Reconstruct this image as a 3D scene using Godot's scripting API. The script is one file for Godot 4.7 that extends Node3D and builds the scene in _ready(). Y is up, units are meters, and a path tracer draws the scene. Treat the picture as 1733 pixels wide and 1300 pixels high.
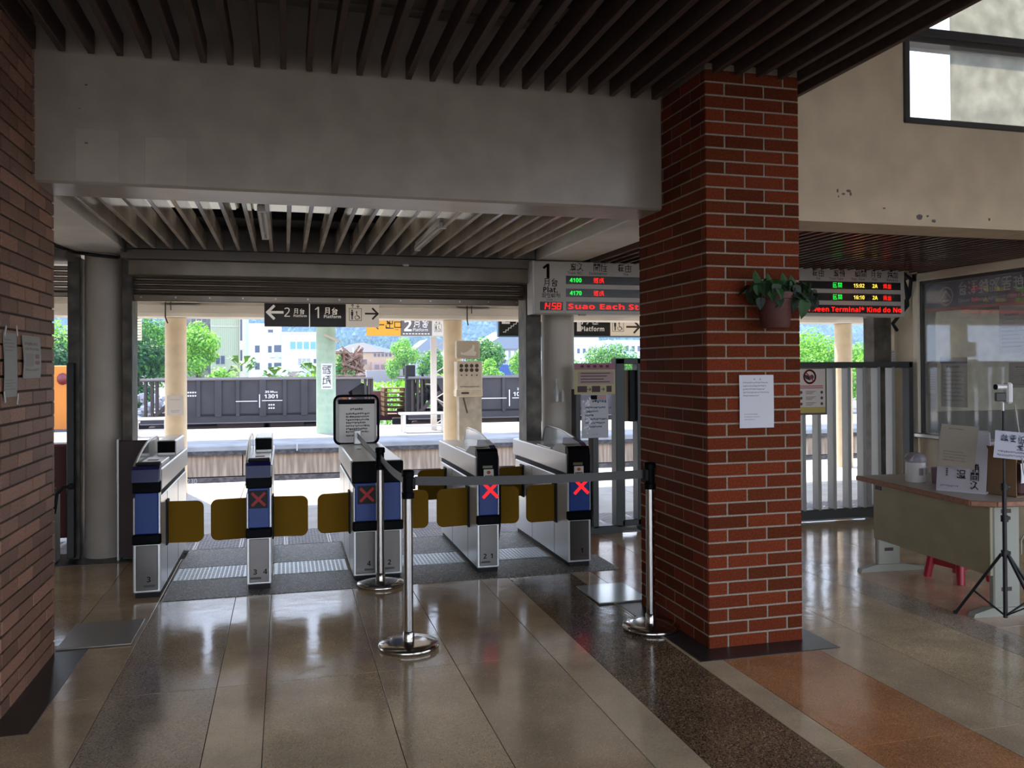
extends Node3D

# ---------- mesh builder: quads and triangles are given counter-clockwise as seen from outside ----------
class MB:
	var v := PackedVector3Array()
	var n := PackedVector3Array()
	var uv := PackedVector2Array()
	var c := PackedColorArray()
	var tint := Color.WHITE
	var t := Transform3D()

	func _p(p: Vector3, nn: Vector3, u: Vector2):
		v.append(t * p)
		n.append((t.basis * nn).normalized())
		uv.append(u)
		c.append(tint)

	func trin(a, b, d, na, nb, nd, ua = Vector2.ZERO, ub = Vector2.ZERO, ud = Vector2.ZERO):
		_p(a, na, ua)
		_p(d, nd, ud)
		_p(b, nb, ub)

	func tri(a: Vector3, b: Vector3, d: Vector3):
		var nn = (b - a).cross(d - a)
		if nn.length_squared() < 1e-18:
			return
		nn = nn.normalized()
		trin(a, b, d, nn, nn, nn)

	func quad(a: Vector3, b: Vector3, d: Vector3, e: Vector3):
		var nn = (d - a).cross(e - b)
		if nn.length_squared() < 1e-18:
			return
		nn = nn.normalized()
		trin(a, b, d, nn, nn, nn, Vector2(0, 1), Vector2(1, 1), Vector2(1, 0))
		trin(a, d, e, nn, nn, nn, Vector2(0, 1), Vector2(1, 0), Vector2(0, 0))

	# box given by centre and size, with chamfered edges
	func box(m: Vector3, s: Vector3, b := 0.0) -> MB:
		var h = s / 2.0
		b = minf(b, minf(h.x, minf(h.y, h.z)) * 0.9)
		var ax = [Vector3(1, 0, 0), Vector3(0, 1, 0), Vector3(0, 0, 1)]
		for i in 3:
			for sg in [-1.0, 1.0]:
				var w: Vector3 = ax[i] * sg
				var u: Vector3 = ax[(i + 1) % 3] * sg
				var k: Vector3 = ax[(i + 2) % 3]
				var o: Vector3 = m + w * h[i]
				var hu = h[(i + 1) % 3] - b
				var hk = h[(i + 2) % 3] - b
				quad(o - u * hu - k * hk, o + u * hu - k * hk, o + u * hu + k * hk, o - u * hu + k * hk)
		if b > 0.0:
			for i in 3:
				var j = (i + 1) % 3
				var k = (i + 2) % 3
				for sj in [-1.0, 1.0]:
					for sk in [-1.0, 1.0]:
						var pj: Vector3 = ax[j] * sj
						var pk: Vector3 = ax[k] * sk
						var e: Vector3 = ax[i] * (h[i] - b)
						var a1: Vector3 = m + pj * h[j] + pk * (h[k] - b)
						var a2: Vector3 = m + pj * (h[j] - b) + pk * h[k]
						if sj * sk > 0:
							quad(a1 - e, a1 + e, a2 + e, a2 - e)
							var t1 = a1; a1 = a2; a2 = t1
						else:
							quad(a1 + e, a1 - e, a2 - e, a2 + e)
			for sx in [-1.0, 1.0]:
				for sy in [-1.0, 1.0]:
					for sz in [-1.0, 1.0]:
						var p1 = m + Vector3(sx * h.x, sy * (h.y - b), sz * (h.z - b))
						var p2 = m + Vector3(sx * (h.x - b), sy * h.y, sz * (h.z - b))
						var p3 = m + Vector3(sx * (h.x - b), sy * (h.y - b), sz * h.z)
						if sx * sy * sz > 0:
							tri(p1, p2, p3)
						else:
							tri(p1, p3, p2)
		return self

	# box between two corners
	func bx(a: Vector3, b: Vector3, bev := 0.0) -> MB:
		return box((a + b) / 2.0, (b - a).abs(), bev)

	# a straight bar of rectangular section from a to b
	func bar(a: Vector3, b: Vector3, w: float, h: float, bev := 0.0) -> MB:
		var keep = t
		var z = (b - a).normalized()
		var up = Vector3.UP if absf(z.y) < 0.95 else Vector3.RIGHT
		var x = up.cross(z).normalized()
		t = keep * Transform3D(Basis(x, z.cross(x), z), (a + b) / 2.0)
		box(Vector3.ZERO, Vector3(w, h, a.distance_to(b)), bev)
		t = keep
		return self

	func tube(pts, r, seg := 10, caps := true) -> MB:
		var rings = []
		var ref = Vector3.ZERO
		for i in pts.size():
			var d: Vector3
			if i == 0: d = pts[1] - pts[0]
			elif i == pts.size() - 1: d = pts[i] - pts[i - 1]
			else: d = (pts[i + 1] - pts[i]).normalized() + (pts[i] - pts[i - 1]).normalized()
			d = d.normalized()
			if ref == Vector3.ZERO:
				ref = d.cross(Vector3.UP if absf(d.y) < 0.9 else Vector3.RIGHT).normalized()
			ref = (ref - d * ref.dot(d)).normalized()
			var bi = d.cross(ref)
			var rr: float = r[i] if r is Array else r
			var ring = []
			for k in seg:
				var a = TAU * k / seg
				var nn = ref * cos(a) + bi * sin(a)
				ring.append([pts[i] + nn * rr, nn])
			rings.append(ring)
		for i in rings.size() - 1:
			for k in seg:
				var k2 = (k + 1) % seg
				var a = rings[i][k]; var b = rings[i][k2]; var d = rings[i + 1][k2]; var e = rings[i + 1][k]
				trin(a[0], b[0], d[0], a[1], b[1], d[1], Vector2(float(k) / seg, 1), Vector2(float(k + 1) / seg, 1), Vector2(float(k + 1) / seg, 0))
				trin(a[0], d[0], e[0], a[1], d[1], e[1], Vector2(float(k) / seg, 1), Vector2(float(k + 1) / seg, 0), Vector2(float(k) / seg, 0))
		if caps:
			for k in seg:
				var k2 = (k + 1) % seg
				tri(pts[0], rings[0][k2][0], rings[0][k][0])
				var l = rings.size() - 1
				tri(pts[l], rings[l][k][0], rings[l][k2][0])
		return self

	# profile: points (radius, height) from bottom to top round the y axis at o
	func lathe(o: Vector3, prof, seg := 24, smooth := true) -> MB:
		var nrm = []
		for i in prof.size() - 1:
			var d = prof[i + 1] - prof[i]
			nrm.append(Vector2(d.y, -d.x).normalized())
		for i in prof.size() - 1:
			var n0 = nrm[i]; var n1 = nrm[i]
			if smooth:
				if i > 0 and nrm[i - 1].dot(nrm[i]) > 0.6: n0 = (nrm[i - 1] + nrm[i]).normalized()
				if i < nrm.size() - 1 and nrm[i + 1].dot(nrm[i]) > 0.6: n1 = (nrm[i + 1] + nrm[i]).normalized()
			for k in seg:
				var a0 = TAU * k / seg; var a1 = TAU * (k + 1) / seg
				var u0 = Vector3(cos(a0), 0, -sin(a0)); var u1 = Vector3(cos(a1), 0, -sin(a1))
				var p = prof[i]; var q = prof[i + 1]
				var A = o + u0 * p.x + Vector3(0, p.y, 0); var B = o + u1 * p.x + Vector3(0, p.y, 0)
				var D = o + u1 * q.x + Vector3(0, q.y, 0); var E = o + u0 * q.x + Vector3(0, q.y, 0)
				var nA = u0 * n0.x + Vector3(0, n0.y, 0); var nB = u1 * n0.x + Vector3(0, n0.y, 0)
				var nD = u1 * n1.x + Vector3(0, n1.y, 0); var nE = u0 * n1.x + Vector3(0, n1.y, 0)
				var us = float(k) / seg; var ue = float(k + 1) / seg
				if p.x > 1e-6: trin(A, B, D, nA, nB, nD, Vector2(us, 1), Vector2(ue, 1), Vector2(ue, 0))
				if q.x > 1e-6: trin(A, D, E, nA, nD, nE, Vector2(us, 1), Vector2(ue, 0), Vector2(us, 0))
		return self

	# polygon in the xy plane (counter-clockwise), extruded from z0 (back) to z1 (front)
	func prism(poly, z0: float, z1: float) -> MB:
		var pp = PackedVector2Array(poly)
		if Geometry2D.is_polygon_clockwise(pp) == false:
			pass
		var area = 0.0
		for i in pp.size():
			area += pp[i].cross(pp[(i + 1) % pp.size()])
		if area < 0: pp.reverse()
		var ix = Geometry2D.triangulate_polygon(pp)
		for i in range(0, ix.size(), 3):
			var a = pp[ix[i]]; var b = pp[ix[i + 1]]; var d = pp[ix[i + 2]]
			if (b - a).cross(d - a) < 0:
				var s = b; b = d; d = s
			tri(Vector3(a.x, a.y, z1), Vector3(b.x, b.y, z1), Vector3(d.x, d.y, z1))
			tri(Vector3(a.x, a.y, z0), Vector3(d.x, d.y, z0), Vector3(b.x, b.y, z0))
		for i in pp.size():
			var a = pp[i]; var b = pp[(i + 1) % pp.size()]
			quad(Vector3(a.x, a.y, z0), Vector3(b.x, b.y, z0), Vector3(b.x, b.y, z1), Vector3(a.x, a.y, z1))
		return self

	func ball(o: Vector3, r: Vector3, seg := 12) -> MB:
		var keep = t
		t = keep * Transform3D(Basis.from_scale(r), o)
		var pr = []
		var m = seg / 2
		for i in m + 1:
			var a = -PI / 2 + PI * i / m
			pr.append(Vector2(maxf(cos(a), 0.0), sin(a)))
		lathe(Vector3.ZERO, pr, seg)
		t = keep
		return self

	func mesh() -> ArrayMesh:
		var m = ArrayMesh.new()
		var a = []
		a.resize(Mesh.ARRAY_MAX)
		a[Mesh.ARRAY_VERTEX] = v
		a[Mesh.ARRAY_NORMAL] = n
		a[Mesh.ARRAY_TEX_UV] = uv
		a[Mesh.ARRAY_COLOR] = c
		m.add_surface_from_arrays(Mesh.PRIMITIVE_TRIANGLES, a)
		return m

# ---------- naming and tagging ----------
var used := {}
var mats := {}
var rng := RandomNumberGenerator.new()

func numbered(s: String) -> String:
	if not used.has(s):
		used[s] = 0
		return s
	used[s] += 1
	return "%s_%03d" % [s, used[s]]

func tag(o, label: String, category := "", group := "", kind := ""):
	o.set_meta("label", label)
	if category != "": o.set_meta("category", category)
	if group != "": o.set_meta("group", group)
	if kind != "": o.set_meta("kind", kind)
	return o

func thing(called: String, label: String, category: String, at := Vector3.ZERO, turn := 0.0, group := "", kind := "") -> Node3D:
	var o := Node3D.new()
	o.name = numbered(called)
	add_child(o)
	o.position = at
	o.rotation.y = turn
	tag(o, label, category, group, kind)
	return o

func part(called: String, m, material: Material, parent: Node, label := "", kind := "") -> MeshInstance3D:
	var o := MeshInstance3D.new()
	o.name = called
	o.mesh = m.mesh() if m is MB else m
	o.material_override = material
	parent.add_child(o, true)
	if label != "": o.set_meta("label", label)
	if kind != "": o.set_meta("kind", kind)
	return o

func single(called: String, m, material: Material, label: String, category: String, group := "", kind := "", at := Vector3.ZERO) -> MeshInstance3D:
	var o := part(numbered(called), m, material, self)
	o.position = at
	tag(o, label, category, group, kind)
	return o

func dup(src: Node3D, label: String, at: Vector3, turn := 0.0, group := "") -> Node3D:
	var base: String = src.name
	if base.length() > 4 and base.substr(base.length() - 4, 1) == "_" and base.right(3).is_valid_int(): base = base.left(base.length() - 4)
	var o = src.duplicate()
	o.name = numbered(base)
	add_child(o)
	o.position = at
	o.rotation.y = turn
	o.set_meta("label", label)
	if group != "": o.set_meta("group", group)
	return o

# ---------- materials ----------
func mat(key: String, col := Color.WHITE, rough := 0.6, metal := 0.0, grain := "", grain_scale := 1.0, bump := 0.0) -> StandardMaterial3D:
	if mats.has(key): return mats[key]
	var m := StandardMaterial3D.new()
	m.resource_name = key
	m.albedo_color = col
	m.roughness = rough
	m.metallic = metal
	if grain != "":
		m.albedo_texture = noise_tex(grain)
		m.uv1_triplanar = true
		m.uv1_world_triplanar = true
		m.uv1_scale = Vector3.ONE * grain_scale
		if bump > 0.0:
			m.heightmap_enabled = true
			m.heightmap_texture = noise_tex(grain)
			m.heightmap_scale = bump
	mats[key] = m
	return m

func glow(key: String, col: Color, energy: float) -> StandardMaterial3D:
	if mats.has(key): return mats[key]
	var m := mat(key, Color(col.r * 0.3, col.g * 0.3, col.b * 0.3), 0.5)
	m.emission_enabled = true
	m.emission = col
	m.emission_energy_multiplier = energy
	return m

var texs := {}
# grey patterns: "soft" broad stains, "fine" speckle, "streak" vertical run marks, "wood" long grain
func noise_tex(kind: String) -> Texture2D:
	if texs.has(kind): return texs[kind]
	var f := FastNoiseLite.new()
	f.seed = 7 + texs.size()
	f.noise_type = FastNoiseLite.TYPE_SIMPLEX_SMOOTH
	f.fractal_octaves = 4
	var low := 0.82
	var w := 256
	f.frequency = 0.012
	match kind:
		"fine":
			f.frequency = 0.09
			low = 0.72
		"rust":
			f.frequency = 0.03
			low = 0.5
		"streak":
			f.frequency = 0.03
			low = 0.62
		"film":
			f.frequency = 0.03
			low = 0.88
		"plaster":
			f.frequency = 0.02
			low = 0.9
		"leafy":
			f.frequency = 0.05
			low = 0.55
	var t := NoiseTexture2D.new()
	t.width = w
	t.height = w
	t.seamless = true
	t.noise = f
	var g := Gradient.new()
	g.set_color(0, Color(low, low, low))
	g.set_color(1, Color(1, 1, 1))
	t.color_ramp = g
	texs[kind] = t
	return t

# polished terrazzo: a ground colour set with stone chips
func terrazzo(key: String, ground: Color, chips: Array, count: int, rough := 0.2, size := 1.6) -> StandardMaterial3D:
	if mats.has(key): return mats[key]
	var w := 384
	var im := Image.create(w, w, false, Image.FORMAT_RGB8)
	im.fill(ground)
	rng.seed = key.hash()
	for i in count:
		var col: Color = chips[rng.randi() % chips.size()]
		var k = rng.randf_range(0.88, 1.1)
		col = Color(col.r * k, col.g * k, col.b * k)
		var x = rng.randi() % w
		var y = rng.randi() % w
		var a = int(rng.randf_range(1, 2.2 * size))
		var b = int(rng.randf_range(1, 1.8 * size))
		im.fill_rect(Rect2i(x, y, a, b), col)
		im.fill_rect(Rect2i(x + 1, y - 1, maxi(1, a - 1), b + 1), col)
	var m := StandardMaterial3D.new()
	m.resource_name = key
	m.albedo_texture = ImageTexture.create_from_image(im)
	m.uv1_triplanar = true
	m.uv1_world_triplanar = true
	m.uv1_scale = Vector3.ONE * 1.15
	m.roughness = rough
	m.metallic_specular = 0.55
	if rough < 0.3:
		m.heightmap_enabled = true
		m.heightmap_texture = noise_tex("soft")
		m.heightmap_scale = 0.5
	if rough < 0.4:
		m.detail_enabled = true
		m.detail_albedo = noise_tex("soft")
		m.detail_blend_mode = BaseMaterial3D.BLEND_MODE_MUL
		m.detail_uv_layer = BaseMaterial3D.DETAIL_UV_2
		m.uv2_triplanar = true
		m.uv2_world_triplanar = true
		m.uv2_scale = Vector3.ONE * 0.6
	mats[key] = m
	return m

# ---------- lettering ----------
# strokes of the characters on a 0-9 grid, y downwards; each word is one polyline of xy pairs
const GLYPH := {
	"月": "202619 20707869 2373 2676", "台": "401383 6284 2578 25 257579 2529 2979", "車": "1181 2277 22277772 2474 0888 4049", "次": "0213 0817 3020 306162 5254 54375619 5689",
	"開": "0009 003032 0232 5080 8089 5052 5282 0131 5181 2464 2664 3438 5458", "往": "2003 2215 1519 5061 3383 3686 3989 6369", "經": "2011 113013 1334 2429 1517 3537 3080 4142 6162 3484 5457 3888 6468",
	"由": "12821292 12198982 1585 5059", "種": "3011 0343 2129 2305 3080 4282 42468682 4484 6089 4888", "時": "02320239 02083832 0535 4282 6062 3484 3787 7479 5658", "間": "0009 0030320232 0131 5080 8089 5052 5282 5181 2464 24286864 2666",
	"備": "2003 1219 4080 2282 5070 3383 34196 36858964 3686 5559 4666", "註": "2031 0242 0343 0545 07094947 0747 6071 4383 4686 4989 6369", "頭": "0040 024244040204 1517 3537 0848 5090 42 518182 5288 5282 5484 5686 5888 6879 5859", "城": "0333 1109 0838 3080 4248 42 4585 5077 7189 6053",
	"出": "4049 114414 1154 1124 0849 1414 1414 1212 71747414 0609098989", "口": "1282 12188882 1888", "現": "0131 0434 0838 2128 4080 4046 8086 4343 4383 4686 5639 6669 6989", "在": "0282 4005 2249 2829 4585 6269 3989",
	"刻": "2031 0252 3214 1454 4407 4459 6267 8089", "鐵": "2003 2043 0434 0636 2329 0939 4282 6063 4585 4779 7089 4668", "路": "0131 01043431 2429 0808 0609 0939 5043 5080 8046 4388 46894649 4989 86 4989", "管": "1002 1040 5042 5080 0333 03 03830535 25757727 2529 2979 7577",
	"理": "0131 0434 0838 2128 4282 42468682 4484 6089 4686 3989", "局": "1080 1017 8083 1383 17 1585 857869 3767 37396967", "灣": "0011 0415 0819 3080 4262 4484 3666 36383868 3080 5059", "溫": "0011 0415 0819 3080 30348480 3454 3689 36398986 5659 7679 2999",
	"體": "0040 00044440 0242 0549 0509 0747 5080 50535380 5464 5686 6070 5989", "請": "2031 0242 0444 0646 0748 0848 4282 4484 4686 6066 5759 57878989 5898", "靠": "2070 0282 5053 1484 1575 4459 2656 2878 2989", "近": "1021 0313 1317 1929 2989 8042 4249 4585 6589",
	"量": "20706323 2070 2373 0484 2577 2677 0989 4559", "酒": "0011 0415 0819 2080 3239 32828939 5052 6062 3787", "機": "2029 0343 2506 4142 6162 3484 5049 7089 3686", "區": "0080 0009 0989 2363 23256563 1737 5787", "敬": "0242 2022 4042 1434 1415 3437 6052 5282 7249 5289", "洗": "0011 0415 0819 3080 5055 3585 5539 6568 6989 4233"
}

# a character built of thin bars on the z = 0 plane, its cell from (x, y) up to (x + s, y + s)
func glyph(m: MB, ch: String, x: float, y: float, s: float, w: float, z: float):
	for word in GLYPH[ch].split(" "):
		var pts = []
		for i in range(0, word.length() - 1, 2):
			pts.append(Vector2(x + s * (int(word[i]) + 0.5) / 9.5, y + s * (9.2 - int(word[i + 1])) / 9.5))
		for i in pts.size() - 1:
			stroke(m, pts[i], pts[i + 1], w, z)

func stroke(m: MB, a: Vector2, b: Vector2, w: float, z: float):
	var d = (b - a)
	if d.length() < 1e-5: return
	d = d.normalized()
	var s = Vector2(-d.y, d.x) * w / 2.0
	var a2 = a - d * w * 0.4
	var b2 = b + d * w * 0.4
	m.quad(Vector3(a2.x - s.x, a2.y - s.y, z), Vector3(b2.x - s.x, b2.y - s.y, z), Vector3(b2.x + s.x, b2.y + s.y, z), Vector3(a2.x + s.x, a2.y + s.y, z))

# Latin text as flat outlines; x, y is its lower left corner and h the height of its capitals
func latin(m: MB, s: String, x: float, y: float, h: float, z: float, bold := false, squeeze := 1.0) -> float:
	var tm := TextMesh.new()
	var f := SystemFont.new()
	f.font_names = PackedStringArray(["Droid Sans"])
	f.font_weight = 700 if bold else 400
	tm.font = f
	tm.font_size = 64
	tm.pixel_size = 1.0 / 64.0
	tm.depth = 0.0
	tm.text = s
	tm.horizontal_alignment = HORIZONTAL_ALIGNMENT_LEFT
	var ar = tm.get_mesh_arrays()
	var vs: PackedVector3Array = ar[Mesh.ARRAY_VERTEX]
	if vs.size() == 0: return x
	var ix = ar[Mesh.ARRAY_INDEX]
	if ix == null or ix.size() == 0: ix = PackedInt32Array(range(vs.size()))
	var lo = 1e9
	var x0 = 1e9
	var x1 = -1e9
	var low := ""
	for p in vs:
		x0 = minf(x0, p.x)
		x1 = maxf(x1, p.x)
		lo = minf(lo, p.y)
	var has_tail = false
	for ch in "gjpqy,;":
		if s.contains(ch): has_tail = true
	if has_tail: lo += 0.2
	var k = h / 0.72
	for i in range(0, ix.size(), 3):
		var q = []
		for j in 3:
			var p = vs[ix[i + j]]
			q.append(Vector3(x + (p.x - x0) * k * squeeze, y + (p.y - lo) * k, z))
		if (q[1] - q[0]).cross(q[2] - q[0]).z < 0: m.tri(q[0], q[2], q[1])
		else: m.tri(q[0], q[1], q[2])
	return x + (x1 - x0) * k * squeeze

# a line of mixed characters; returns the x where it ends
func line(m: MB, s: String, x: float, y: float, h: float, z: float, weight := 0.09, gap := 0.12) -> float:
	var run := ""
	for ch in s + "\n":
		if GLYPH.has(ch) or ch == "\n":
			if run != "":
				x = latin(m, run, x, y, h * 0.85, z) + h * gap
				run = ""
			if ch != "\n":
				glyph(m, ch, x, y, h, h * weight, z)
				x += h * (1.0 + gap)
		else:
			run += ch
	return x

func arrow(m: MB, o: Vector2, d: Vector2, size: float, w: float, z: float):
	var s = Vector2(-d.y, d.x)
	var tip = o + d * size / 2.0
	stroke(m, o - d * size / 2.0, tip - d * w * 0.4, w, z)
	stroke(m, tip, tip - d * size * 0.42 + s * size * 0.42, w, z + 0.0002)
	stroke(m, tip, tip - d * size * 0.42 - s * size * 0.42, w, z + 0.0004)

func disc(m: MB, o: Vector2, r: float, z: float, seg := 14):
	for k in seg:
		var a = TAU * k / seg
		var b = TAU * (k + 1) / seg
		m.tri(Vector3(o.x, o.y, z), Vector3(o.x + r * cos(a), o.y + r * sin(a), z), Vector3(o.x + r * cos(b), o.y + r * sin(b), z))

func ring(m: MB, o: Vector2, r: float, w: float, z: float, a0 := 0.0, a1 := TAU, seg := 20, sy := 1.0):
	for k in seg:
		var a = a0 + (a1 - a0) * k / seg
		var b = a0 + (a1 - a0) * (k + 1) / seg
		stroke(m, o + Vector2(r * cos(a), r * sy * sin(a)), o + Vector2(r * cos(b), r * sy * sin(b)), w, z)

func rect(m: MB, x0: float, y0: float, x1: float, y1: float, z: float):
	m.quad(Vector3(x0, y0, z), Vector3(x1, y0, z), Vector3(x1, y1, z), Vector3(x0, y1, z))

func frame(m: MB, x0: float, y0: float, x1: float, y1: float, w: float, z: float):
	rect(m, x0, y0, x1, y0 + w, z)
	rect(m, x0, y1 - w, x1, y1, z)
	rect(m, x0, y0 + w, x0 + w, y1 - w, z)
	rect(m, x1 - w, y0 + w, x1, y1 - w, z)

# the picture of a lift for wheelchairs: a framed standing figure and a wheelchair user, arrows above
func lift_sign(m: MB, x: float, y: float, s: float, z: float, arrows := true):
	frame(m, x, y, x + s, y + s, s * 0.035, z)
	disc(m, Vector2(x + s * 0.24, y + s * 0.82), s * 0.07, z)
	rect(m, x + s * 0.15, y + s * 0.42, x + s * 0.33, y + s * 0.73, z)
	rect(m, x + s * 0.18, y + s * 0.1, x + s * 0.235, y + s * 0.43, z)
	rect(m, x + s * 0.25, y + s * 0.1, x + s * 0.305, y + s * 0.43, z)
	disc(m, Vector2(x + s * 0.6, y + s * 0.7), s * 0.06, z)
	ring(m, Vector2(x + s * 0.63, y + s * 0.27), s * 0.17, s * 0.045, z, -PI * 1.25, PI * 0.3)
	stroke(m, Vector2(x + s * 0.6, y + s * 0.62), Vector2(x + s * 0.63, y + s * 0.37), s * 0.06, z)
	stroke(m, Vector2(x + s * 0.63, y + s * 0.37), Vector2(x + s * 0.78, y + s * 0.37), s * 0.05, z)
	stroke(m, Vector2(x + s * 0.78, y + s * 0.37), Vector2(x + s * 0.88, y + s * 0.18), s * 0.05, z)
	if arrows:
		arrow(m, Vector2(x + s * 0.28, y + s * 1.2), Vector2.UP * -1, s * 0.26, s * 0.05, z)
		arrow(m, Vector2(x + s * 0.7, y + s * 1.2), Vector2.DOWN * -1, s * 0.26, s * 0.05, z)

# printed sheets: rows of small illegible print, drawn as dashes on paper colour
func print_tex(key: String, w: int, h: int, rows: Array, paper: Color, ink: Color, blocks := []) -> StandardMaterial3D:
	if mats.has(key): return mats[key]
	var im := Image.create(w, h, false, Image.FORMAT_RGB8)
	im.fill(paper)
	rng.seed = key.hash()
	for b in blocks:
		im.fill_rect(Rect2i(b[0], b[1], b[2], b[3]), b[4])
	for r in rows:   # [x, y, width, height of the print]
		var x: int = r[0]
		while x < r[0] + r[2]:
			var k = maxi(1, int(r[3] * rng.randf_range(0.5, 1.0)))
			var yy = r[1] + rng.randi_range(0, maxi(0, r[3] / 4))
			im.fill_rect(Rect2i(x, yy, mini(k, r[0] + r[2] - x), maxi(1, r[3] - rng.randi_range(0, r[3] / 3))), paper.lerp(ink, rng.randf_range(0.55, 1.0)))
			x += k + maxi(1, r[3] / 4)
	var m := StandardMaterial3D.new()
	m.resource_name = key
	m.albedo_texture = ImageTexture.create_from_image(im)
	m.roughness = 0.6
	mats[key] = m
	return m

# a sheet of paper with a slight bow, facing +z, its lower left corner at the origin
func sheet(w: float, h: float, bow := 0.004, thick := 0.0008) -> MB:
	var m := MB.new()
	var n := 6
	for i in n:
		var a = float(i) / n
		var b = float(i + 1) / n
		var za = bow * sin(a * PI * 1.3)
		var zb = bow * sin(b * PI * 1.3)
		m.quad(Vector3(0, h * a, za), Vector3(w, h * a, za * 0.6), Vector3(w, h * b, zb * 0.6), Vector3(0, h * b, zb))
		var s = m.uv.size()
		for k in 6:
			m.uv[s - 6 + k].y = 1.0 - (a + (b - a) * (1.0 - m.uv[s - 6 + k].y))
		m.quad(Vector3(w, h * a, za * 0.6 - thick), Vector3(0, h * a, za - thick), Vector3(0, h * b, zb - thick), Vector3(w, h * b, zb * 0.6 - thick))
	return m

func _ready():
	set_camera_and_light()
	make_materials()
	build_floor()
	build_shell()
	build_ceilings()
	build_pillars()
	build_front()
	build_gates()
	build_stanchions()
	build_signs()
	build_fence()
	build_ticket_office()
	build_desk()
	build_plant()
	build_papers()
	build_left_passage()
	build_platforms()
	build_cars()
	build_town()

func set_camera_and_light():
	var cam := Camera3D.new()
	cam.name = "camera"
	cam.transform = Transform3D(Basis(Vector3(0.96617565, -0.00582773, 0.25781902), Vector3(0.00358347, 0.9999515, 0.00917385), Vector3(-0.25785998, -0.00793967, 0.96614968)), Vector3(0, 1.5, 0))
	var near := 0.05
	cam.set_frustum(near * 1300.0 / 1441.75, Vector2(0, -near * 39.414 / 1441.75), near, 3000.0)
	add_child(cam)
	cam.current = true
	var we := WorldEnvironment.new()
	we.name = "world_environment"
	var e := Environment.new()
	e.background_mode = Environment.BG_SKY
	var sky := Sky.new()
	var sm := ProceduralSkyMaterial.new()
	sm.sky_top_color = Color(0.45, 0.60, 0.82)
	sm.sky_horizon_color = Color(0.88, 0.90, 0.93)
	sm.sky_curve = 0.45
	sm.ground_bottom_color = Color(0.55, 0.55, 0.52)
	sm.ground_horizon_color = Color(0.8, 0.84, 0.86)
	sm.sky_energy_multiplier = 1.6
	sm.ground_energy_multiplier = 0.6
	var fn := FastNoiseLite.new()
	fn.seed = 11
	fn.frequency = 0.006
	fn.fractal_octaves = 5
	var ct := NoiseTexture2D.new()
	ct.width = 1024
	ct.height = 512
	ct.seamless = true
	ct.noise = fn
	var cg := Gradient.new()
	cg.set_color(0, Color(0, 0, 0, 0))
	cg.set_color(1, Color(1, 1, 1, 1))
	cg.add_point(0.6, Color(0, 0, 0, 0))
	cg.add_point(0.78, Color(0.7, 0.7, 0.7, 0.6))
	ct.color_ramp = cg
	sm.sky_cover = ct
	sm.sky_cover_modulate = Color(0.9, 0.9, 0.9, 0.5)
	sky.sky_material = sm
	e.sky = sky
	e.tonemap_mode = Environment.TONE_MAPPER_LINEAR
	e.tonemap_exposure = 1.95
	e.sdfgi_enabled = true
	e.ssao_enabled = true
	e.ssil_enabled = true
	e.fog_enabled = true
	e.fog_mode = Environment.FOG_MODE_EXPONENTIAL
	e.fog_light_color = Color(0.72, 0.84, 1.0)
	e.fog_density = 0.0007
	we.environment = e
	add_child(we)
	# the afternoon sun stands beyond the tracks
	var sun := DirectionalLight3D.new()
	sun.name = "sun"
	sun.light_color = Color(1.0, 0.94, 0.84)
	sun.light_energy = 2.0
	sun.light_angular_distance = 0.6
	sun.shadow_enabled = true
	sun.sky_mode = DirectionalLight3D.SKY_MODE_LIGHT_ONLY
	sun.look_at_from_position(Vector3(-14, 52, -40), Vector3.ZERO)
	add_child(sun)

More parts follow.
